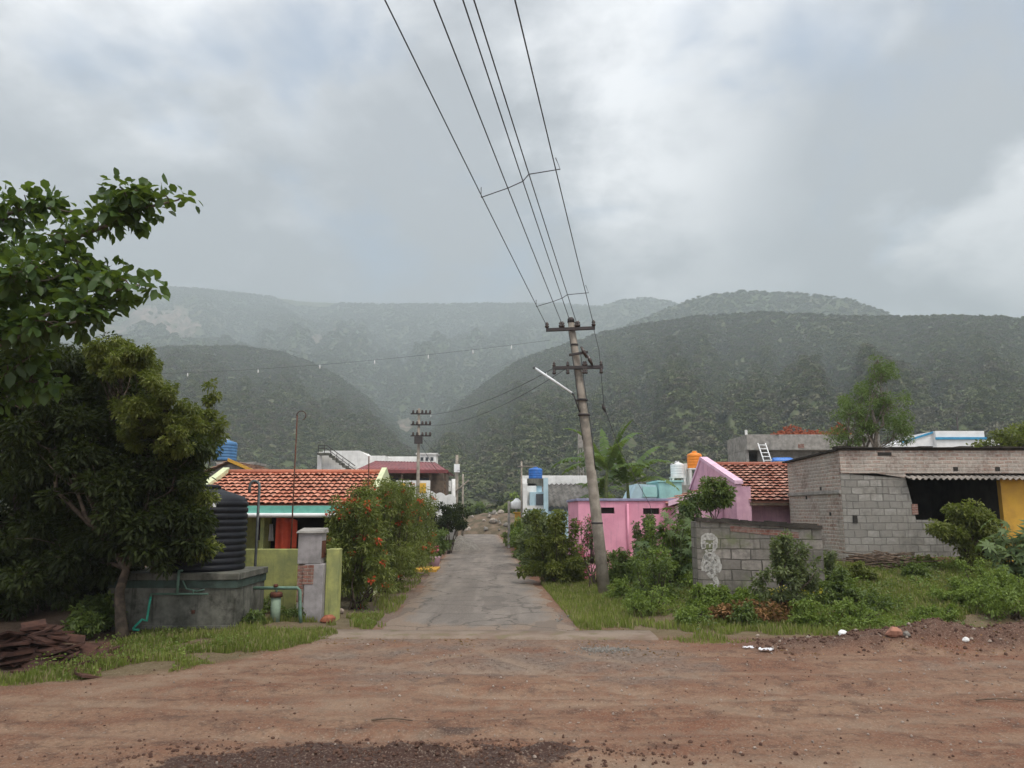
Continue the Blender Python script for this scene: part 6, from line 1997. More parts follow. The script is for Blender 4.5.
# ==================================================================  PLANTS, LEFT
# big-leaved tree leaning in from the left
rng = np.random.default_rng(42); rnd = random.Random(42)
TY = 12.0
base = Vector((-9.6, 12.3, 0))
rt = root('almond_tree', tuple(base), 'tall tree with large rounded leaves whose branches lean in from the left edge', 'tree')
mb = MB()
trk = [base - Vector((0, 0, .2)), base + Vector((.1, 0, 2)), base + Vector((.0, -.1, 4)), base + Vector((.2, -.2, 6.3)), base + Vector((.1, -.2, 8.4))]
mb.tube(trk, [.26, .2, .17, .13, .07], 12)
br = MB(); cl = []
def limb(start, pts, r0, dens=5):
    P_ = [Vector(start)] + [Vector(p) for p in pts]
    br.tube(P_, [r0 * (1 - .8 * i / (len(P_) - 1)) for i in range(len(P_))], 7)
    for i in range(1, len(P_)):
        for k in range(dens):
            q = P_[i - 1].lerp(P_[i], (k + rnd.random()) / dens)
            side = Vector((rnd.uniform(-.5, .5), rnd.uniform(-.6, .6), rnd.uniform(-.05, .42)))
            L_ = .55 if i < len(P_) - 1 else .35
            tip = q + side * L_
            br.tube([q, q.lerp(tip, .5) + Vector((0, 0, .03)), tip], [.016, .012, .007], 5, cap=False)
            cl.append((tuple(tip), .17))
b1 = [at(20, 268, 12.1), at(60, 243, 12), at(105, 226, 11.9), at(145, 208, 11.8), at(178, 200, 11.8)]
limb(trk[3], b1, .07, 5)
limb(b1[2], [at(125, 208, 11.6), at(133, 192, 11.5)], .025, 4)
limb(trk[3] + Vector((0, 0, -.1)), [at(0, 300, 12.6), at(40, 297, 12.6), at(70, 278, 12.4), at(105, 276, 12.2)], .06, 5)
limb(trk[2] + Vector((0, 0, 1.2)), [at(-20, 340, 11.7), at(25, 322, 11.6), at(70, 308, 11.6), at(110, 292, 11.6), at(143, 284, 11.6)], .055, 5)
limb(trk[3], [at(-10, 230, 12.3), at(10, 213, 12.2), at(35, 205, 12.2), at(70, 212, 12.3)], .05, 5)
limb(trk[2] + Vector((0, 0, .6)), [at(-30, 390, 12), at(10, 372, 12), at(35, 352, 12)], .05, 5)
limb(trk[3], [at(-20, 290, 11.3), at(15, 280, 11.2), at(45, 262, 11.2)], .04, 5)
limb(trk[2] + Vector((0, 0, .9)), [at(-30, 335, 13), at(0, 330, 13), at(30, 335, 13)], .04, 5)
limb(trk[2] + Vector((0, 0, 1.0)), [at(0, 345, 11.4), at(35, 330, 11.4), at(75, 322, 11.4), at(100, 305, 11.5)], .04, 6)
limb(trk[3], [at(0, 285, 11.9), at(50, 280, 11.8), at(85, 262, 11.8)], .04, 6)
limb(trk[2], [at(-20, 400, 12.4), at(20, 380, 12.3), at(50, 385, 12.3)], .04, 6)
for k in range(9):
    a_ = rnd.uniform(0, 2 * PI); st = trk[rnd.choice([2, 3])] + Vector((0, 0, rnd.uniform(.2, 1.6)))
    e_ = st + Vector((-abs(math.cos(a_)) * 2.2, math.sin(a_) * 2.2, rnd.uniform(.2, 1.4)))
    limb(st, [st.lerp(e_, .5) + Vector((0, 0, .15)), e_], .05, 6)
mb.build('trunk', M['bark_pale'], rt); br.build('branch', M['bark_pale'], rt)
foliage('crown', cl, len(cl) * 19, .180, M['leaf_big'], rt, .72, droop=.1, spread=1.35, rng=rng)

# dark spreading tree
tb = G(124, 640); 
b = tb.copy(); b.z = gzf(tb.x, tb.y)
def blob(px_, py_, Y_, rpx, rpy, ry=None):
    q = at(px_, py_, Y_); k = Y_ / 760
    return (q.x, q.y, q.z, rpx * k, ry or rpx * k, rpy * k)
tree('mango_tree', 'dense dark spreading tree with a crooked trunk beside the mossy cistern', 'tree', tuple(b), at(118, 500, tb.y + .2), .13,
     [blob(95, 430, 18.3, 62, 52), blob(150, 470, 18.0, 50, 45), blob(60, 500, 18.6, 55, 55), blob(150, 525, 17.6, 52, 34), blob(20, 420, 19, 60, 62), blob(105, 380, 18.8, 48, 38), blob(100, 550, 18.6, 45, 40), blob(0, 370, 18.6, 60, 40), blob(45, 380, 18.8, 46, 34), blob(60, 430, 17.4, 50, 46), blob(110, 490, 17.2, 50, 44), blob(50, 560, 18.0, 55, 40), blob(176, 470, 17.4, 34, 40), blob(182, 525, 17.4, 30, 26), blob(160, 545, 17.4, 42, 20), blob(192, 545, 17.3, 20, 14)],
     76000, .14, 'leaf_dark', per=24, seed=21, droop=.35, aspect=.38)
# lighter feathery tree rising behind it
q = G(150, 628)
tree('acacia_tree', 'olive green feathery tree behind the dark one, its top at the hill line', 'tree', (q.x, 19.0, gzf(q.x, 19.0)), at(140, 430, 17.6), .10,
     [blob(135, 366, 17.0, 32, 20), blob(165, 398, 16.8, 30, 30), blob(182, 425, 16.8, 22, 28), blob(110, 352, 17.2, 26, 16), blob(145, 425, 17.2, 34, 34)],
     24000, .085, 'leaf_olive', per=22, seed=22, droop=.5, aspect=.35, cr=(.2, .34))
q = G(96, 628)
tree('mango_tree', 'dark tree filling the left edge below the large rounded leaves', 'tree', (-12.6, 20.5, gzf(-12.6, 20.5)), at(20, 460, 20.5), .18,
     [blob(30, 400, 20.8, 70, 50), blob(-40, 440, 20.5, 70, 70), blob(60, 470, 21, 60, 60), blob(0, 540, 20.5, 70, 60), blob(85, 345 + 30, 21, 40, 28)],
     34000, .17, 'leaf_dark', per=26, seed=23, droop=.35, aspect=.38)
# sprays of leaves over the tank
q = G(180, 600)
tree('neem_tree', 'young leafy tree whose sprays hang in front of the black tank', 'tree', (at(176, 600, 21).x, 21.2, 0), at(196, 470, 20.8), .06,
     [blob(205, 425, 20.6, 22, 20), blob(196, 455, 20.4, 28, 24), blob(178, 488, 18.1, 26, 26), blob(182, 520, 17.9, 24, 18), blob(194, 548, 17.8, 30, 9), blob(208, 402, 20.4, 9, 20), blob(192, 505, 17.7, 24, 26)],
     13000, .11, 'leaf_olive', per=16, seed=24, droop=.2, aspect=.36, cr=(.25, .42))
# hedge in the dark behind, low saplings
for i, (px_, Y_, w_, h_, lb) in enumerate(((20, 21.5, 3.6, 3.0, 'dark bush in the deep shade at the left edge'), (75, 21.8, 3.2, 2.8, 'dark bush in the shade behind the crooked trunk'), (-30, 19.5, 3, 2.4, 'dark bush cut by the left edge of the picture, above the broken tiles'))):
    q = at(px_, 600, Y_)
    shrub('shade_bush', lb, 'bush', q.x, Y_, w_, 2.0, h_, 'leaf_dark', 7000, .15, 'shaded bushes under the dark trees', 30 + i)
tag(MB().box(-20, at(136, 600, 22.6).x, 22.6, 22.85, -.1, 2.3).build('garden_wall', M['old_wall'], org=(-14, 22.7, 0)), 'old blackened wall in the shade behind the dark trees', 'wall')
q = G(103, 634)
shrub('sapling', 'bright green sapling at the foot of the crooked trunk', 'plant', q.x, q.y, 1.0, .8, 1.0, 'leaf_mid', 1500, .12, 'low plants by the left verge', 35)
q = G(82, 640)
shrub('sapling', 'small dark green plant left of the crooked trunk, beside the broken tiles', 'plant', q.x, q.y, .9, .8, .7, 'leaf_mid', 1200, .11, 'low plants by the left verge', 36)
for i, (px_, py_, w_, h_, lb) in enumerate(((262, 618, .8, .55, 'weedy plant against the cistern corner'), (292, 622, .7, .35, 'weedy plant right of the pale green casing'), (252, 628, .7, .4, 'low weed in front of the cistern corner'))):
    q = G(px_, py_)
    shrub('weed', lb, 'plant', q.x, q.y, w_, w_, h_, 'leaf_mid', 700, .08, 'low plants by the left verge', 40 + i)

# flowering hedge along the left edge of the lane
hedge = (
    (22.4, -4.45, 2.3, 2.0, 2.7, 'nearest flowering bush of the left hedge, low and reddish, by the lime green wall end'),
    (24.4, -4.55, 2.7, 2.3, 3.2, 'second bush of the left hedge, dotted with red flowers, before the tiled roof end'),
    (27.0, -4.45, 2.7, 2.5, 3.35, 'third bush of the left hedge, tallest and yellowish at its top'),
    (30.0, -4.40, 2.5, 2.8, 3.3, 'fourth bush of the left hedge, with scattered orange red flowers'),
    (33.8, -4.45, 2.4, 3.0, 3.1, 'fifth bush of the left hedge, beside the lane'),
    (38.0, -4.6, 2.3, 3.2, 3.0, 'sixth bush of the left hedge, just before the painted planters'))
for i, (y_, x_, w_, d_, h_, lb) in enumerate(hedge):
    shrub('oleander_bush', lb, 'bush', x_, y_, w_, d_, h_, 'leaf_oleander', 15000 if i < 3 else 9000, .125, 'flowering hedge left of the lane', 60 + i, aspect=.26,
          per=42, flowers='petal_red', nf=40 if i < 3 else 22, fs=.085, upright=26, base_z=0, cr=(.16, .3))
for i, (px_, Y_, w_, h_, lift, lb, mt) in enumerate(((447, 50, 2.9, 3.1, 1.4, 'small round dark tree over the far end of the left hedge', 'leaf_dark'), (440, 54, 2.2, 2.2, 0, 'bright green bush beneath the round dark tree', 'leaf_bright'), (432, 44, 2.0, 2.4, 0, 'mid green bush right of the maroon roofed porch', 'leaf_mid'))):
    q = at(px_, 520, Y_)
    shrub('garden_bush', lb, 'bush', q.x, Y_, w_, w_, h_ + lift * .3, mt, 5000, .17, 'bushes along the lane', 70 + i, lift=lift)
# painted planters by the kerb
q = G(427, 571)
rt = root('planter_ledge', (q.x, q.y, 0), 'ochre painted ledge step at the left edge of the lane', 'ledge')
MB().box(q.x - .55, q.x + .5, q.y - .7, q.y + 1.2, -.05, .12).build('slab', M['yellow_wall'], rt, bevel=.02)
q2 = at(434, 562, q.y + 2)
rt = root('flower_pot', (q2.x, q.y + 2.2, 0), 'pinkish painted flower pot with a red bloom, by the ochre ledge', 'flower pot')
MB().lathe([(.22, 0), (.30, .45), (.34, .5), (.28, .52)], (q2.x, q.y + 2.2, 0.02), 18).build('pot', M['pink_pale'], rt)
foliage('foliage', [((q2.x, q.y + 2.2, .75), .32)], 260, .14, M['leaf_mid'], rt, .5)
foliage('flower', [((q2.x + .1, q.y + 2.0, .9), .16)], 60, .08, M['petal_pink'], rt, .8)

# ==================================================================  PLANTS, RIGHT
big = ((29.6, 1.75, 3.0, 2.4, 2.35, 'large rounded olive bush nearest the leaning pole, its foot casting shade on the lane', 'leaf_olive', 17000),
       (33.5, 1.4, 2.5, 2.4, 2.35, 'olive bush behind the large rounded one, closer to the lane', 'leaf_dusty', 8000),
       (39.0, 1.15, 2.2, 3.0, 2.4, 'dusty bush halfway along the right edge of the lane', 'leaf_dusty', 6500),
       (46.0, .9, 2.0, 3.4, 2.1, 'bright bush near the ochre gate post', 'leaf_bright', 5000),
       (60.0, .2, 2.2, 3.4, 1.6, 'farthest yellowish bush at the right edge of the lane', 'leaf_bright', 3500))
for i, (y_, x_, w_, d_, h_, lb, mt, n_) in enumerate(big):
    shrub('roadside_bush', lb, 'bush', x_, y_, w_, d_, h_, mt, n_, .12 if i < 2 else .16, 'bushes along the right of the lane', 80 + i, per=44, base_z=0.0, upright=8, cr=(.16, .3))
q = at(592, 560, 27.4)
shrub('bougainvillea', 'sparse bougainvillea with pink blooms climbing beside the leaning pole', 'bush', q.x, 27.6, 1.1, 1.0, 2.1, 'leaf_dusty', 700, .10, None, 90, flowers='petal_pink', nf=22, fs=.07, upright=14, per=24, skirt=False, cr=(.12, .22))

rb = (  # px of centre, py of foot, Y, width, height, leaf, n, size, label
    (622, 27.5, 1.9, 1.1, 'leaf_mid', 4500, .11, 'dark green bush immediately right of the leaning pole foot'),
    (668, 25.2, 2.5, 1.9, 'leaf_bright', 6000, .11, 'bright weedy bush between the pole and the painted block wall'),
    (650, 30.5, 1.5, 1.9, 'leaf_dusty', 3800, .13, 'upright pale leaved bush against the pink wall'),
    (686, 28.5, 1.7, 2.5, 'leaf_blue', 4200, .14, 'tall grey green bush at the right corner of the pink house'),
    (702, 20.9, 1.1, .6, 'leaf_bright', 2600, .09, 'light green bush at the foot of the painted figure'),
    (738, 20.3, 1.0, .5, 'leaf_bright', 2400, .09, 'low bright bush in front of the block wall middle'),
    (782, 20.0, 1.8, 1.75, 'leaf_dusty', 5200, .10, 'big dark dusty bush in front of the block wall, right half'),
    (836, 20.5, 1.4, .85, 'leaf_mid', 2600, .10, 'green bush at the right end of the block wall'),
    (652, 22.5, 1.9, 1.15, 'leaf_mid', 3000, .09, 'low green bush in the grass right of the leaning pole'),
    (745, 18.9, .9, .5, 'leaf_mid', 1200, .08, 'small green bush behind the dead leaf heap'),
    (805, 18.8, 1.0, .55, 'leaf_bright', 1500, .08, 'small yellowish bush in front of the dusty bush'),
    (960, 20.6, 1.7, .6, 'leaf_bright', 3600, .08, 'broad bright green weed bush before the shrub with the dark stem'),
    (1010, 19.4, 2.2, .95, 'leaf_bright', 3600, .08, 'bright green weed bush at the right edge, above the earth bank'),
    (912, 23.5, 1.0, .4, 'leaf_mid', 2400, .09, 'low green bush right of the stick pile'),
    (870, 19.9, 1.3, .55, 'leaf_mid', 1800, .08, 'low weed bush left of the stick pile'),
    (618, 23.6, 1.1, .55, 'leaf_bright', 1500, .08, 'tuft of yellow green weeds in front of the leaning pole foot'),
    (646, 20.4, 1.5, .65, 'leaf_bright', 1700, .07, 'low bright weeds on the short grass, nearest the concrete strip'),
    (690, 19.2, 1.2, .4, 'leaf_bright', 2200, .07, 'bright low bush left of the dead leaf heap'),
    (722, 20.9, 1.1, .5, 'leaf_bright', 3000, .08, 'light green weed bush under the right half of the painted figure'),
    (850, 18.9, 1.5, .6, 'leaf_bright', 2200, .07, 'low pale green bush just behind the white debris lump'),
    (930, 19.2, 1.4, .35, 'leaf_bright', 2400, .07, 'low bright weeds behind the pinkish brick lump'),
    (985, 21.2, 1.9, .9, 'leaf_bright', 3200, .08, 'light green bush between the rounded shrub and the castor plant'),
    (860, 23.0, 1.0, .5, 'leaf_olive', 2600, .08, 'olive bush at the left corner of the brick building'),
    (822, 22.8, 1.0, .9, 'leaf_dusty', 3000, .09, 'upright dusty bush at the end of the mossy block wall'),
    (925, 25.0, .8, .35, 'leaf_olive', 1500, .08, 'small olive bush against the reddish plinth'),
)
for i, (px_, Y_, w_, h_, mt, n_, sz, lb) in enumerate(rb):
    q = at(px_, 560, Y_)
    shrub('wild_bush', lb, 'bush', q.x, Y_, w_, w_ * .8, h_, mt, n_, sz, 'wild bushes right of the lane', 100 + i, per=40, upright=8 if h_ > 1 else 3, cr=(.16, .3))
# small round tree by the pink gable
q = at(712, 560, 26.5)
tree('small_tree', 'small round dark tree in front of the pink gable', 'tree', (q.x, 26.5, gzf(q.x, 26.5)), at(712, 500, 26.5), .05,
     [blob(714, 490, 26.5, 17, 16), blob(706, 500, 26.4, 14, 12), blob(722, 500, 26.6, 13, 12)], 3600, .12, 'leaf_mid', per=16, seed=130, aspect=.4)
castor('big leaved plant climbing between the pink wall and the small round tree', at(680, 560, 25).x, 25.2, 2.8, 2.0, 90, .25, 'leaf_blue', 131)
castor('broad leaved castor plant at the right edge of the picture', at(1018, 560, 21.5).x, 21.5, 2.2, 1.7, 90, .34, 'leaf_blue', 132)
castor('smaller castor plant in front of the pink wall', at(650, 560, 27).x, 27, 1.7, 1.5, 46, .24, 'leaf_blue', 133)
# shrub before the dark opening
q = at(965, 565, 24.2)
tree('opening_shrub', 'rounded shrub with dark narrow stem in front of the dark opening', 'shrub', (q.x, 24.2, gzf(q.x, 24.2)), at(972, 530, 24.2), .09,
     [blob(962, 520, 24.2, 29, 21), blob(945, 526, 24.0, 16, 12), blob(982, 530, 24.1, 18, 18), blob(972, 545, 24.3, 17, 22), blob(974, 560, 24.3, 13, 12)], 9000, .11, 'leaf_olive', per=18, seed=140, aspect=.4)
# tall feathery tree behind the brick building
q = at(872, 500, 39)
tree('neem_tree', 'airy light green tree rising behind the brick building roof', 'tree', (q.x, 39, .5), at(872, 410, 39), .18,
     [blob(880, 378, 39, 18, 22), blob(862, 398, 39, 28, 16), blob(890, 405, 39, 24, 22), blob(848, 415, 38.6, 22, 18), blob(872, 428, 39, 36, 20), blob(842, 435, 39, 20, 14), blob(900, 432, 39, 16, 16), blob(878, 360, 39, 8, 12)],
     11000, .13, 'leaf_feather', per=17, seed=150, aspect=.34, cr=(.15, .32), bark='bark_pale')
q = at(1005, 500, 38)
tree('roadside_tree', 'yellow green tree crown showing above the brick roof at the right edge', 'tree', (q.x + .8, 38, .5), at(1010, 450, 38), .16,
     [blob(985, 447, 38, 16, 8), blob(1005, 441, 38, 20, 11), blob(1030, 436, 38, 26, 14), blob(1055, 440, 38, 30, 18)], 7000, .16, 'leaf_olive', per=18, seed=151)
q = at(957, 420, 70)
tag(MB().tube([(q.x, 70, 0), (q.x, 70, at(957, 417, 70).z)], .06, 6).build('roof_mast', M['iron'], org=(q.x, 70, 0)), 'thin dark mast above the white and blue building', 'mast')

# ---- trees between the village and the hills
rng = np.random.default_rng(9)
descr = ['bright green', 'dark green', 'olive', 'dusty green']
spots = [(478, 135, 4.4, 'leaf_mid', 'rounded green tree at the far end of the lane'), (500, 150, 5, 'leaf_dark', 'dark tree behind the rubble at the lane end'),
         (520, 125, 5.4, 'leaf_bright', 'bright green tree just left of the white house, beyond the lane'), (541, 140, 5.5, 'leaf_mid', 'tall green tree behind the vivid blue tank'),
         (455, 150, 6, 'leaf_dark', 'dark tree behind the pale poles'), (570, 120, 6, 'leaf_mid', 'green tree behind the sheet roof, left of the leaning pole'),
         (640, 110, 5.5, 'leaf_dark', 'dark tree behind the banana leaves'), (668, 130, 6, 'leaf_olive', 'olive tree behind the white round tank'),
         (720, 120, 5.2, 'leaf_mid', 'green tree behind the pink gable'), (260, 120, 6, 'leaf_mid', 'green tree behind the dull blue tank'),
         (290, 140, 6.5, 'leaf_dark', 'dark tree behind the antenna mast'), (200, 110, 6, 'leaf_olive', 'olive tree left of the dull blue tank'),
         (700, 150, 7, 'leaf_dark', 'dark tree behind the orange tank'), (600, 150, 7, 'leaf_olive', 'olive tree behind the leaning pole')]
for i, (px_, Y_, h_, mt, lb) in enumerate(spots):
    q = at(px_, 500, Y_)
    z0 = 0.0
    w_ = h_ * .62
    tree('far_tree', lb, 'tree', (q.x, Y_, z0), (q.x, Y_, z0 + h_ * .6), .16,
         [(q.x, Y_, z0 + h_ * .68, w_ * .6, w_ * .6, h_ * .3), (q.x - w_ * .5, Y_, z0 + h_ * .5, w_ * .5, w_ * .5, h_ * .26), (q.x + w_ * .5, Y_ - 1, z0 + h_ * .45, w_ * .5, w_ * .5, h_ * .27)],
         1800, .5, mt, per=12, seed=160 + i, group='trees between village and hills', aspect=.6)
# belt of scrub at the foot of the hills
rg = np.random.default_rng(90)
n = 1500
az = R(-42) + R(84) * rg.random(n); r = np.sqrt(125 ** 2 + (225 ** 2 - 125 ** 2) * rg.random(n))
x = r * np.sin(az); y = r * np.cos(az)
ok = ~((np.abs(x - lane_c(y)) < 7) & (y < 132))
x, y, r = x[ok], y[ok], r[ok]
zb_ = np.maximum(hill_h(np.arctan2(x, y), r), gz(x, y))
tag(instance_points('foothill_scrub', np.stack([x, y, zb_ - .2], 1), 3.2 + 2.6 * rg.random(len(x)), forest_coll), 'belt of green scrub trees between the village and the hills', 'scrub', kind='stuff')

# ==================================================================  GROUND DETAIL
def rock_mesh(mb, x, y, z, s, rnd, sq=.7):
    # low faceted stone
    n = 7; lay = [(.0, .55), (.3, 1.0), (.7, .85), (1.0, .4)]
    vs = []
    ph_ = rnd.random() * 6
    jj = [[rnd.uniform(.75, 1.2) for _ in range(n)] for _ in lay]
    ex = rnd.uniform(.7, 1.35)
    for li, (h_, r_) in enumerate(lay):
        for k in range(n):
            t = 2 * PI * k / n + ph_
            vs.append((x + math.cos(t) * r_ * s * jj[li][k] * ex, y + math.sin(t) * r_ * s * jj[li][k], z + (h_ - .25) * s * 2 * sq * rnd.uniform(.85, 1.1)))
    fs = [tuple(range(n - 1, -1, -1)), tuple(range(3 * n, 4 * n))]
    for i in range(3):
        for k in range(n): fs.append((i * n + k, i * n + (k + 1) % n, (i + 1) * n + (k + 1) % n, (i + 1) * n + k))
    mb.add(vs, fs)


def pebbles(name, label, n, pos, smin, smax, mat, seed, kind='stuff', cat='gravel'):
    rnd = random.Random(seed); mb = MB()
    for k in range(n):
        x, y = pos(rnd)
        s = smin + (smax - smin) * rnd.random() ** 3
        rock_mesh(mb, x, y, gzf(x, y) + s * .15, s, rnd)
    return tag(mb.build(name, M[mat]), label, cat, kind=kind)


M['pebble_pale'] = m_plain('pale_pebble', (.34, .28, .23), (.22, .17, .14), 12, .9, .2, .3)
M['pebble_dark'] = m_plain('dark_clod', (.12, .07, .05), (.08, .045, .035), 12, .95, .1, .5)
pebbles('road_pebbles', 'pale pebbles strewn over the earth road', 900, lambda r: (r.uniform(-2, 9) if r.random() < .75 else r.uniform(-9, 9), r.uniform(8.8, 17.2)), .005, .026, 'pebble_pale', 1)
pebbles('road_clods', 'dark earth clods scattered on the road', 1500, lambda r: (r.uniform(-9, 10), r.uniform(8.8, 17.0)), .004, .018, 'pebble_dark', 2)
pebbles('mud_clods', 'wet dark mud clods on the churned ridge at the front', 1500, lambda r: (r.gauss(-1.2, 1.9), r.gauss(9.4, .28)), .005, .028, 'pebble_dark', 3)
def bankpos(r):
    x = r.uniform(5, 12.5); return x, 16.6 + r.gauss(0, .5)
pebbles('bank_clods', 'red brown clods covering the earth bank', 1100, bankpos, .006, .04, 'pebble_dark', 4)
pebbles('bank_stones', 'pale stones in the earth bank', 130, bankpos, .01, .045, 'pebble_pale', 5)
g = G(604, 650)
pebbles('gravel_patch', 'small patch of grey gravel at the right end of the concrete strip', 420, lambda r: (g.x + r.gauss(0, .28), g.y + r.gauss(0, .15)), .012, .035, 'gravel', 6)
g = G(545, 617)
pebbles('lane_stones', 'few dark stones on the lane surface near its mouth', 26, lambda r: (g.x + .4 + r.gauss(0, .35), g.y + r.gauss(0, .3)), .02, .06, 'gravel', 7)

rnd = random.Random(77)
def single_rock(px_, py_, s, mat, label, name='stone', z=0):
    q = G(px_, py_, z); mb = MB(); rock_mesh(mb, q.x, q.y, gzf(q.x, q.y) + s * .2, s, rnd)
    return tag(mb.build(name, M[mat], org=(q.x, q.y, gzf(q.x, q.y)), bevel=.01), label, 'stone', 'loose stones')
single_rock(896, 649, .15, 'lump_pink', 'pinkish red broken brick lump at the foot of the earth bank', 'brick_lump')
single_rock(908, 650, .09, 'gravel', 'small grey stone beside the pinkish brick lump')
single_rock(843, 633, .10, 'white_clean', 'white lump of debris on the grass above the earth bank', 'debris_lump', .2)
single_rock(966, 640, .07, 'white_paint', 'small white stone on the earth bank, far right', z=.2)
single_rock(328, 623, .16, 'brick_red', 'reddish stone in the weeds right of the casing')
single_rock(340, 614, .12, 'pebble_pale', 'pale stone at the foot of the lime green wall end')
# scrap of white plastic
for px_, py_, s, lb in ((766, 652, .13, 'crumpled white plastic scrap at the edge of the weeds'), (748, 649, .1, 'tiny torn white plastic scrap left of the crumpled one'), (886, 575 + 4, .16, 'white rag lying by the stick pile')):
    q = G(px_, py_, .0 if py_ > 600 else .5)
    zz_ = gzf(q.x, q.y)
    r2 = random.Random(int(px_))
    hh = [[r2.uniform(.01, .09) for _ in range(8)] for _ in range(8)]
    mb = MB().sheet(lambda u, v: (q.x + (u - .5) * s * 2 + .02 * math.sin(v * 9), q.y + (v - .5) * s, zz_ + .02 + hh[int(u * 7)][int(v * 7)] * (s / .2)), 7, 7, False)
    tag(mb.build('plastic_scrap', M['white_cloth'], org=(q.x, q.y, zz_), thick=.004), lb, 'litter', 'bits of litter')

# sticks on the road
for px_, py_, L_, lb in ((392, 724, .55, 'dark stick lying on the earth road, left of centre'), (1000, 702, .7, 'thin dark stick on the earth road at the right')):
    q = G(px_, py_); z_ = gzf(q.x, q.y) + .02
    tag(MB().tube([(q.x - L_ / 2, q.y, z_), (q.x, q.y + .03, z_ + .02), (q.x + L_ / 2, q.y - .02, z_)], [.014, .012, .007], 6).build('stick', M['wood'], org=(q.x, q.y, z_)), lb, 'stick', 'sticks on the road')

# stick pile by the block wall
q = at(885, 578, 24.9); z_ = gzf(q.x, 24.9)
rnd = random.Random(31); mb = MB()
for k in range(80):
    a_ = rnd.uniform(-.5, .5) + (PI if rnd.random() < .5 else 0); L_ = rnd.uniform(.5, 1.3)
    cx_, cy_, cz_ = q.x + rnd.gauss(0, .45), 24.9 + rnd.gauss(0, .25), z_ + rnd.uniform(.03, .5)
    d = Vector((math.cos(a_), math.sin(a_) * .6, rnd.uniform(-.25, .25))) * L_ / 2
    c_ = Vector((cx_, cy_, cz_))
    mb.tube([c_ - d, c_ + Vector((0, 0, .02)), c_ + d], [.02, .018, .01], 5)
tag(mb.build('stick_pile', M['wood'], org=(q.x, 24.9, z_)), 'tangled pile of dry branches at the foot of the cement block wall', 'stick pile', kind='stuff')

# broken tiles heaped at the left edge
rnd = random.Random(15); mb = MB()
g0 = G(24, 662)
for k in range(150):
    x_, y_ = g0.x + rnd.gauss(0, .75), g0.y + rnd.gauss(.3, .5)
    hgt = max(0.0, .7 * math.exp(-((x_ - g0.x) / .9) ** 2 - ((y_ - g0.y - .3) / .6) ** 2))
    z_ = gzf(x_, y_) + rnd.uniform(.02, 1) * hgt + .03
    w_, d_, h_ = rnd.uniform(.12, .3), rnd.uniform(.1, .22), .02
    b_ = MB().box(-w_, w_, -d_, d_, -h_, h_).rot(rnd.random() * 3, (0, 0))
    ta, tb2 = rnd.uniform(-.35, .35), rnd.uniform(-.35, .35)
    mb.add([(x_ + a_, y_ + b2, z_ + c_ + a_ * ta + b2 * tb2) for a_, b2, c_ in b_.v], b_.f)
tag(mb.build('tile_heap', M['clay_red'], org=(g0.x, g0.y, 0)), 'heap of broken reddish slabs in the shade at the left edge', 'rubble heap', kind='stuff')
g1 = G(180, 632)
tag(MB().hexa([(g1.x - .9, g1.y - .15, .08), (g1.x + 1.3, g1.y - .1, .08), (g1.x + 1.3, g1.y + .12, .08), (g1.x - .9, g1.y + .1, .08), (g1.x - .9, g1.y - .15, .16), (g1.x + 1.3, g1.y - .1, .16), (g1.x + 1.3, g1.y + .12, .16), (g1.x - .9, g1.y + .1, .16)]).build('kerb_slab', M['concrete_dark'], org=(g1.x, g1.y, .1), bevel=.02), 'long mossy concrete slab lying before the cistern', 'slab')

# heap of dead leaves
g2 = G(758, 626)
rng = np.random.default_rng(33)
cls = [((g2.x + rng.normal() * .65, g2.y + .2 + rng.normal() * .3, gzf(g2.x, g2.y) + .08 + .3 * abs(rng.normal()) * .5), .16) for _ in range(46)]
foliage('dead_leaf_heap', cls, 5200, .09, M['leaf_dead'], None, .5, org=(g2.x, g2.y, gzf(g2.x, g2.y)), rng=rng)
tag(bpy.data.objects['dead_leaf_heap'], 'heap of orange brown dead leaves and roots at the weed edge', 'leaf heap', kind='stuff')
# yellow flowers
g3 = G(798, 610, .2)
cls = [((g3.x + rng.normal() * .35, g3.y + rng.normal() * .2, gzf(g3.x, g3.y) + .35 + .12 * rng.random()), .05) for _ in range(20)]
rt = root('yellow_wildflower', (g3.x, g3.y, gzf(g3.x, g3.y)), 'patch-forming wildflower with yellow blooms before the dusty bush', 'plant')
foliage('flower', cls, 260, .06, M['petal_yellow'], rt, .8, rng=rng)
foliage('foliage', [(c_[:2] + (c_[2] - .18,), .18) for c_, r_ in cls], 700, .08, M['leaf_bright'], rt, .5, rng=rng)

# gravel heap and rubble at the end of the lane
g4 = G(459, 551)
rng = np.random.default_rng(8)
def heap(name, label, cat, cx, cy, rx, ry, h, mat, seed, rough=.1, z0=-.02, pw=1.0):
    rng = np.random.default_rng(seed); n = 44
    xs_ = np.linspace(-1, 1, n); X_, Y_ = np.meshgrid(xs_, xs_)
    rr = np.hypot(X_, Y_)
    Hh = np.maximum(0, 1 - rr ** 1.3) ** pw * h
    Hh = Hh + (rr < 1) * fbm(X_ * 5, Y_ * 5, seed, 4) * rough * 2 * (1 - rr) ** .5 * (rr < 1) if False else Hh + np.where(rr < 1, fbm(X_ * 5 + 9, Y_ * 5 + 9, seed, 4) * rough * 2, 0)
    Hh = np.where(rr >= 1, -.08, np.maximum(Hh, -.08))
    V = np.stack([(X_ * rx).ravel(), (Y_ * ry).ravel(), Hh.ravel()], 1)
    idx = np.arange(n * n).reshape(n, n)
    Q = np.stack([idx[:-1, :-1].ravel(), idx[:-1, 1:].ravel(), idx[1:, 1:].ravel(), idx[1:, :-1].ravel()], 1)
    me = fast_mesh(name, V, Q)
    return tag(link(name, me, M[mat], None, (cx, cy, z0)), label, cat)
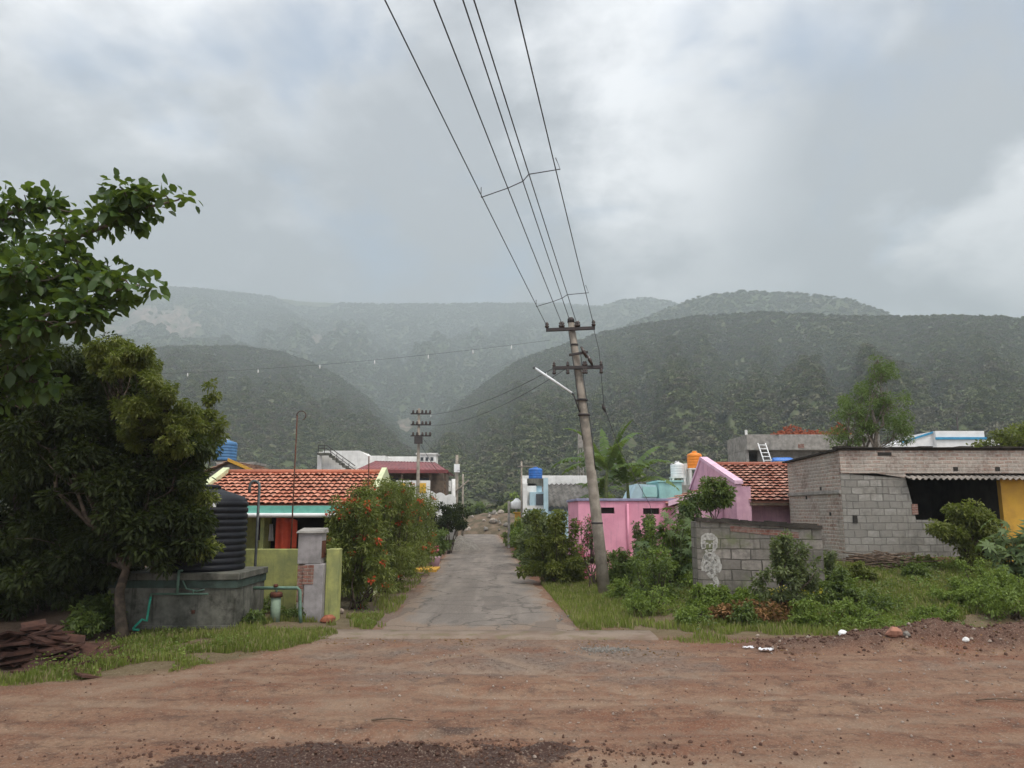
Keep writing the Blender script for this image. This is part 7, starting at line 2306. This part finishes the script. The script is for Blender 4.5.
heap('gravel_heap', 'conical heap of grey gravel on the left side of the lane end', 'gravel heap', g4.x, g4.y + 1.2, 1.55, 1.5, 1.05, 'gravel', 3, .08, pw=.9)
heap('earth_mound', 'wide brown earth mound closing the lane, strewn with rubble', 'mound', at(497, 500, 92).x, 94, 8.5, 6, 2.5, 'mound_earth', 5, .45, pw=.8)
rnd = random.Random(6)
cxm = at(497, 500, 92).x
for k in range(34):
    x_ = cxm + rnd.gauss(0, 3.0); y_ = 90.5 + rnd.uniform(-2.0, 3.5)
    rr = math.hypot((x_ - cxm) / 8.5, (y_ - 94) / 6)
    z_ = max(0, (1 - min(1, rr) ** 1.3)) ** .8 * 2.5
    s_ = rnd.uniform(.12, .42); mb = MB(); rock_mesh(mb, x_, y_, z_, s_, rnd)
    px_, py_ = project((x_, y_, z_))
    side = 'left' if x_ < cxm - 2 else ('right' if x_ > cxm + 2 else 'middle')
    tag(mb.build('boulder', M['stone' if rnd.random() < .5 else 'gravel'], org=(x_, y_, z_)), 'pale rubble boulder on the earth mound at the end of the lane', 'boulder', 'boulders on the earth mound')

# ---- grass
def grass(name, label, n, pos, hmin, hmax, seed, mat='grass', width=.012, lean=.5):
    rg = np.random.default_rng(seed)
    x, y, dens = pos(rg, n)
    z = gz(x, y)
    m_ = len(x)
    h = (hmin + (hmax - hmin) * rg.random(m_) ** 1.5) * dens
    a = rg.random(m_) * 2 * PI
    ln = h * lean * rg.random(m_)
    wx, wy = np.cos(a + 1.57) * width * (.6 + h * 3), np.sin(a + 1.57) * width * (.6 + h * 3)
    tx, ty = np.cos(a) * ln, np.sin(a) * ln
    V = np.stack([np.stack([x - wx, y - wy, z - .01], 1), np.stack([x + wx, y + wy, z - .01], 1),
                  np.stack([x + wx * .7 + tx * .4, y + wy * .7 + ty * .4, z + h * .6], 1), np.stack([x - wx * .7 + tx * .4, y - wy * .7 + ty * .4, z + h * .6], 1),
                  np.stack([x + tx, y + ty, z + h], 1)], 1).reshape(-1, 3)
    b = np.arange(m_)[:, None] * 5
    Q = b + np.array([0, 1, 2, 3]); T = b + np.array([3, 2, 4])
    me = fast_mesh(name, V, Q, T)
    cl_ = np.clip(fbm(x * 1.2, y * 1.2, seed, 3) * 2 + .5, 0, 1)
    set_attr(me, 'rnd', np.repeat(rg.random(m_), 5)); set_attr(me, 'clump', np.repeat(cl_, 5))
    return tag(link(name, me, M[mat]), label, 'grass', kind='stuff')


def pos_left(rg, n):
    x = rg.uniform(-10.5, -2.6, n); y = rg.uniform(11.8, 21.5, n)
    # the verge narrows to the left along the earth road
    ylo = verge_lo(x) + .5 * fbm(x * 1.5, y * 1.5, 801, 3)
    yhi = np.interp(x, [-10.5, -6.6, -6.3, -4.2, -2.6], [18.0, 18.0, 19.4, 20.8, 21.5])
    k = (y > ylo) & (y < yhi) & ~((x > -8.5) & (x < -6.5) & (y > 18.1))
    k &= ~((x < -8.3) & (y > 13.4) & (fbm(x, y, 805, 2) > -.25))
    k &= (x < lane_c(y) - 2.7)
    k &= fbm(x * .9, y * .9, 802, 3) > -.10
    edge = ss(0, .5, y - ylo)
    return x[k], y[k], (.35 + .65 * edge)[k]
grass('verge_grass', 'green grass on the left verge before the cistern', 125000, pos_left, .04, .18, 811)


def pos_right(rg, n):
    x = rg.uniform(.8, 16, n); y = rg.uniform(16.4, 30, n)
    lx_ = x - lane_c(y)
    ylo = np.interp(x, [.8, 2, 3.2, 4.6, 6, 9, 16], [19.4, 18.0, 16.9, 16.8, 17.0, 17.2, 17.1]) + .6 * fbm(x * 1.3, y * 1.3, 821, 3)
    k = (y > ylo) & (lx_ > 2.2) & (fbm(x * .8, y * .8, 822, 3) > -.2)
    k &= ~((y > 17.25) & (y < 18.5) & (x < 3.3))
    k &= ~((fbm(x * .6, y * .9, 827, 3) > .10) & (y < 20.5))
    k &= ~((x < 3.6) & (y < 17.25) & (fbm(x * 2, y * 2, 825, 2) > -.05))
    edge = ss(0, .8, y - ylo)
    return x[k], y[k], (.3 + .7 * edge)[k]
grass('field_grass', 'green grass and weeds covering the ground right of the lane', 170000, pos_right, .04, .20, 821)


def pos_lane(rg, n):
    y = rg.uniform(19, 60, n); s = np.where(rg.random(n) < .5, -1, 1)
    x = lane_c(y) + s * rg.uniform(2.45, 3.3, n)
    k = fbm(x * .7, y * .7, 831, 3) > -.05
    return x[k], y[k], np.ones(k.sum())
grass('lane_grass', 'tufts of grass along both edges of the lane', 16000, pos_lane, .05, .22, 831)


# leafy ground cover on the right
def weeds(name, label, n, pos, size, mat, seed):
    rg = np.random.default_rng(seed)
    x, y, dens = pos(rg, n)
    k = fbm(x * .55 + 3, y * .55, seed, 3) > -.02
    x, y, dens = x[k], y[k], dens[k]
    hgt = .06 + .38 * np.clip(fbm(x * .8, y * .8, seed + 1, 3) * 2 + .5, 0, 1) * dens
    P = np.stack([x, y, gz(x, y) + rg.random(len(x)) * hgt], 1)
    D = rg.normal(size=P.shape); D[:, 2] = np.abs(D[:, 2]) * .6
    V, Q = leaf_cards(P, D, size, .5, rng=rg)
    me = fast_mesh(name, V, Q)
    set_attr(me, 'rnd', np.repeat(rg.random(len(x)), 6)); set_attr(me, 'clump', np.repeat(np.clip(fbm(x * 1.5, y * 1.5, seed + 2, 2) * 2 + .5, 0, 1), 6))
    return tag(link(name, me, M[mat]), label, 'weeds', kind='stuff')


def pos_weed(rg, n):
    x, y, d = pos_right(rg, n); k = (x - lane_c(y) > 4.6) & (y > 17.8); return x[k], y[k], d[k]
weeds('ground_weeds', 'low leafy weeds mixed into the grass right of the lane', 85000, pos_weed, .075, 'leaf_bright', 841)
weeds('ground_weeds', 'darker creeping weeds on the slope below the brick building', 26000, pos_weed, .09, 'leaf_mid', 851)
def pos_weed_l(rg, n):
    x, y, d = pos_left(rg, n); return x, y, d
weeds('verge_weeds', 'low leafy weeds in the left verge', 16000, pos_weed_l, .06, 'leaf_bright', 861)
def pos_litter(rg, n):
    x = rg.uniform(-7, 12, n); y = rg.uniform(15.5, 19, n); k = fbm(x, y, 871, 3) > .02; return x[k], y[k], np.zeros(k.sum())
rg = np.random.default_rng(871)
x, y, d = pos_litter(rg, 2600)
P = np.stack([x, y, gz(x, y) + .012], 1); D = rg.normal(size=P.shape); D[:, 2] *= .1
V, Q = leaf_cards(P, D, .05, .5, rng=rg)
me = fast_mesh('leaf_litter', V, Q); set_attr(me, 'rnd', np.repeat(rg.random(len(x)), 6)); set_attr(me, 'clump', np.repeat(rg.random(len(x)), 6))
tag(link('leaf_litter', me, M['leaf_dead']), 'dry fallen leaves scattered along the road edges', 'leaf litter', kind='stuff')

# pieces that belong to a part rather than to the whole thing go one level deeper
def under(parent_names, child_names):
    for o in list(bpy.data.objects):
        if o.parent is None or o.parent.parent is not None: continue
        kind = o.name.split('.')[0]
        if kind in child_names:
            c = [p for p in o.parent.children if p.name.split('.')[0] in parent_names]
            if c:
                off = Vector(o.location) - Vector(c[0].location)
                o.parent = c[0]; o.location = off
under(('roof',), ('ridge_tile', 'gutter', 'fascia', 'rafter_board'))
under(('body',), ('lid', 'bung', 'white_print', 'white_stripe'))
under(('casing',), ('cap',))
under(('stair',), ('railing',))
under(('gable_wall',), ('gable_coping',))
under(('tube',), ('end_cap',))
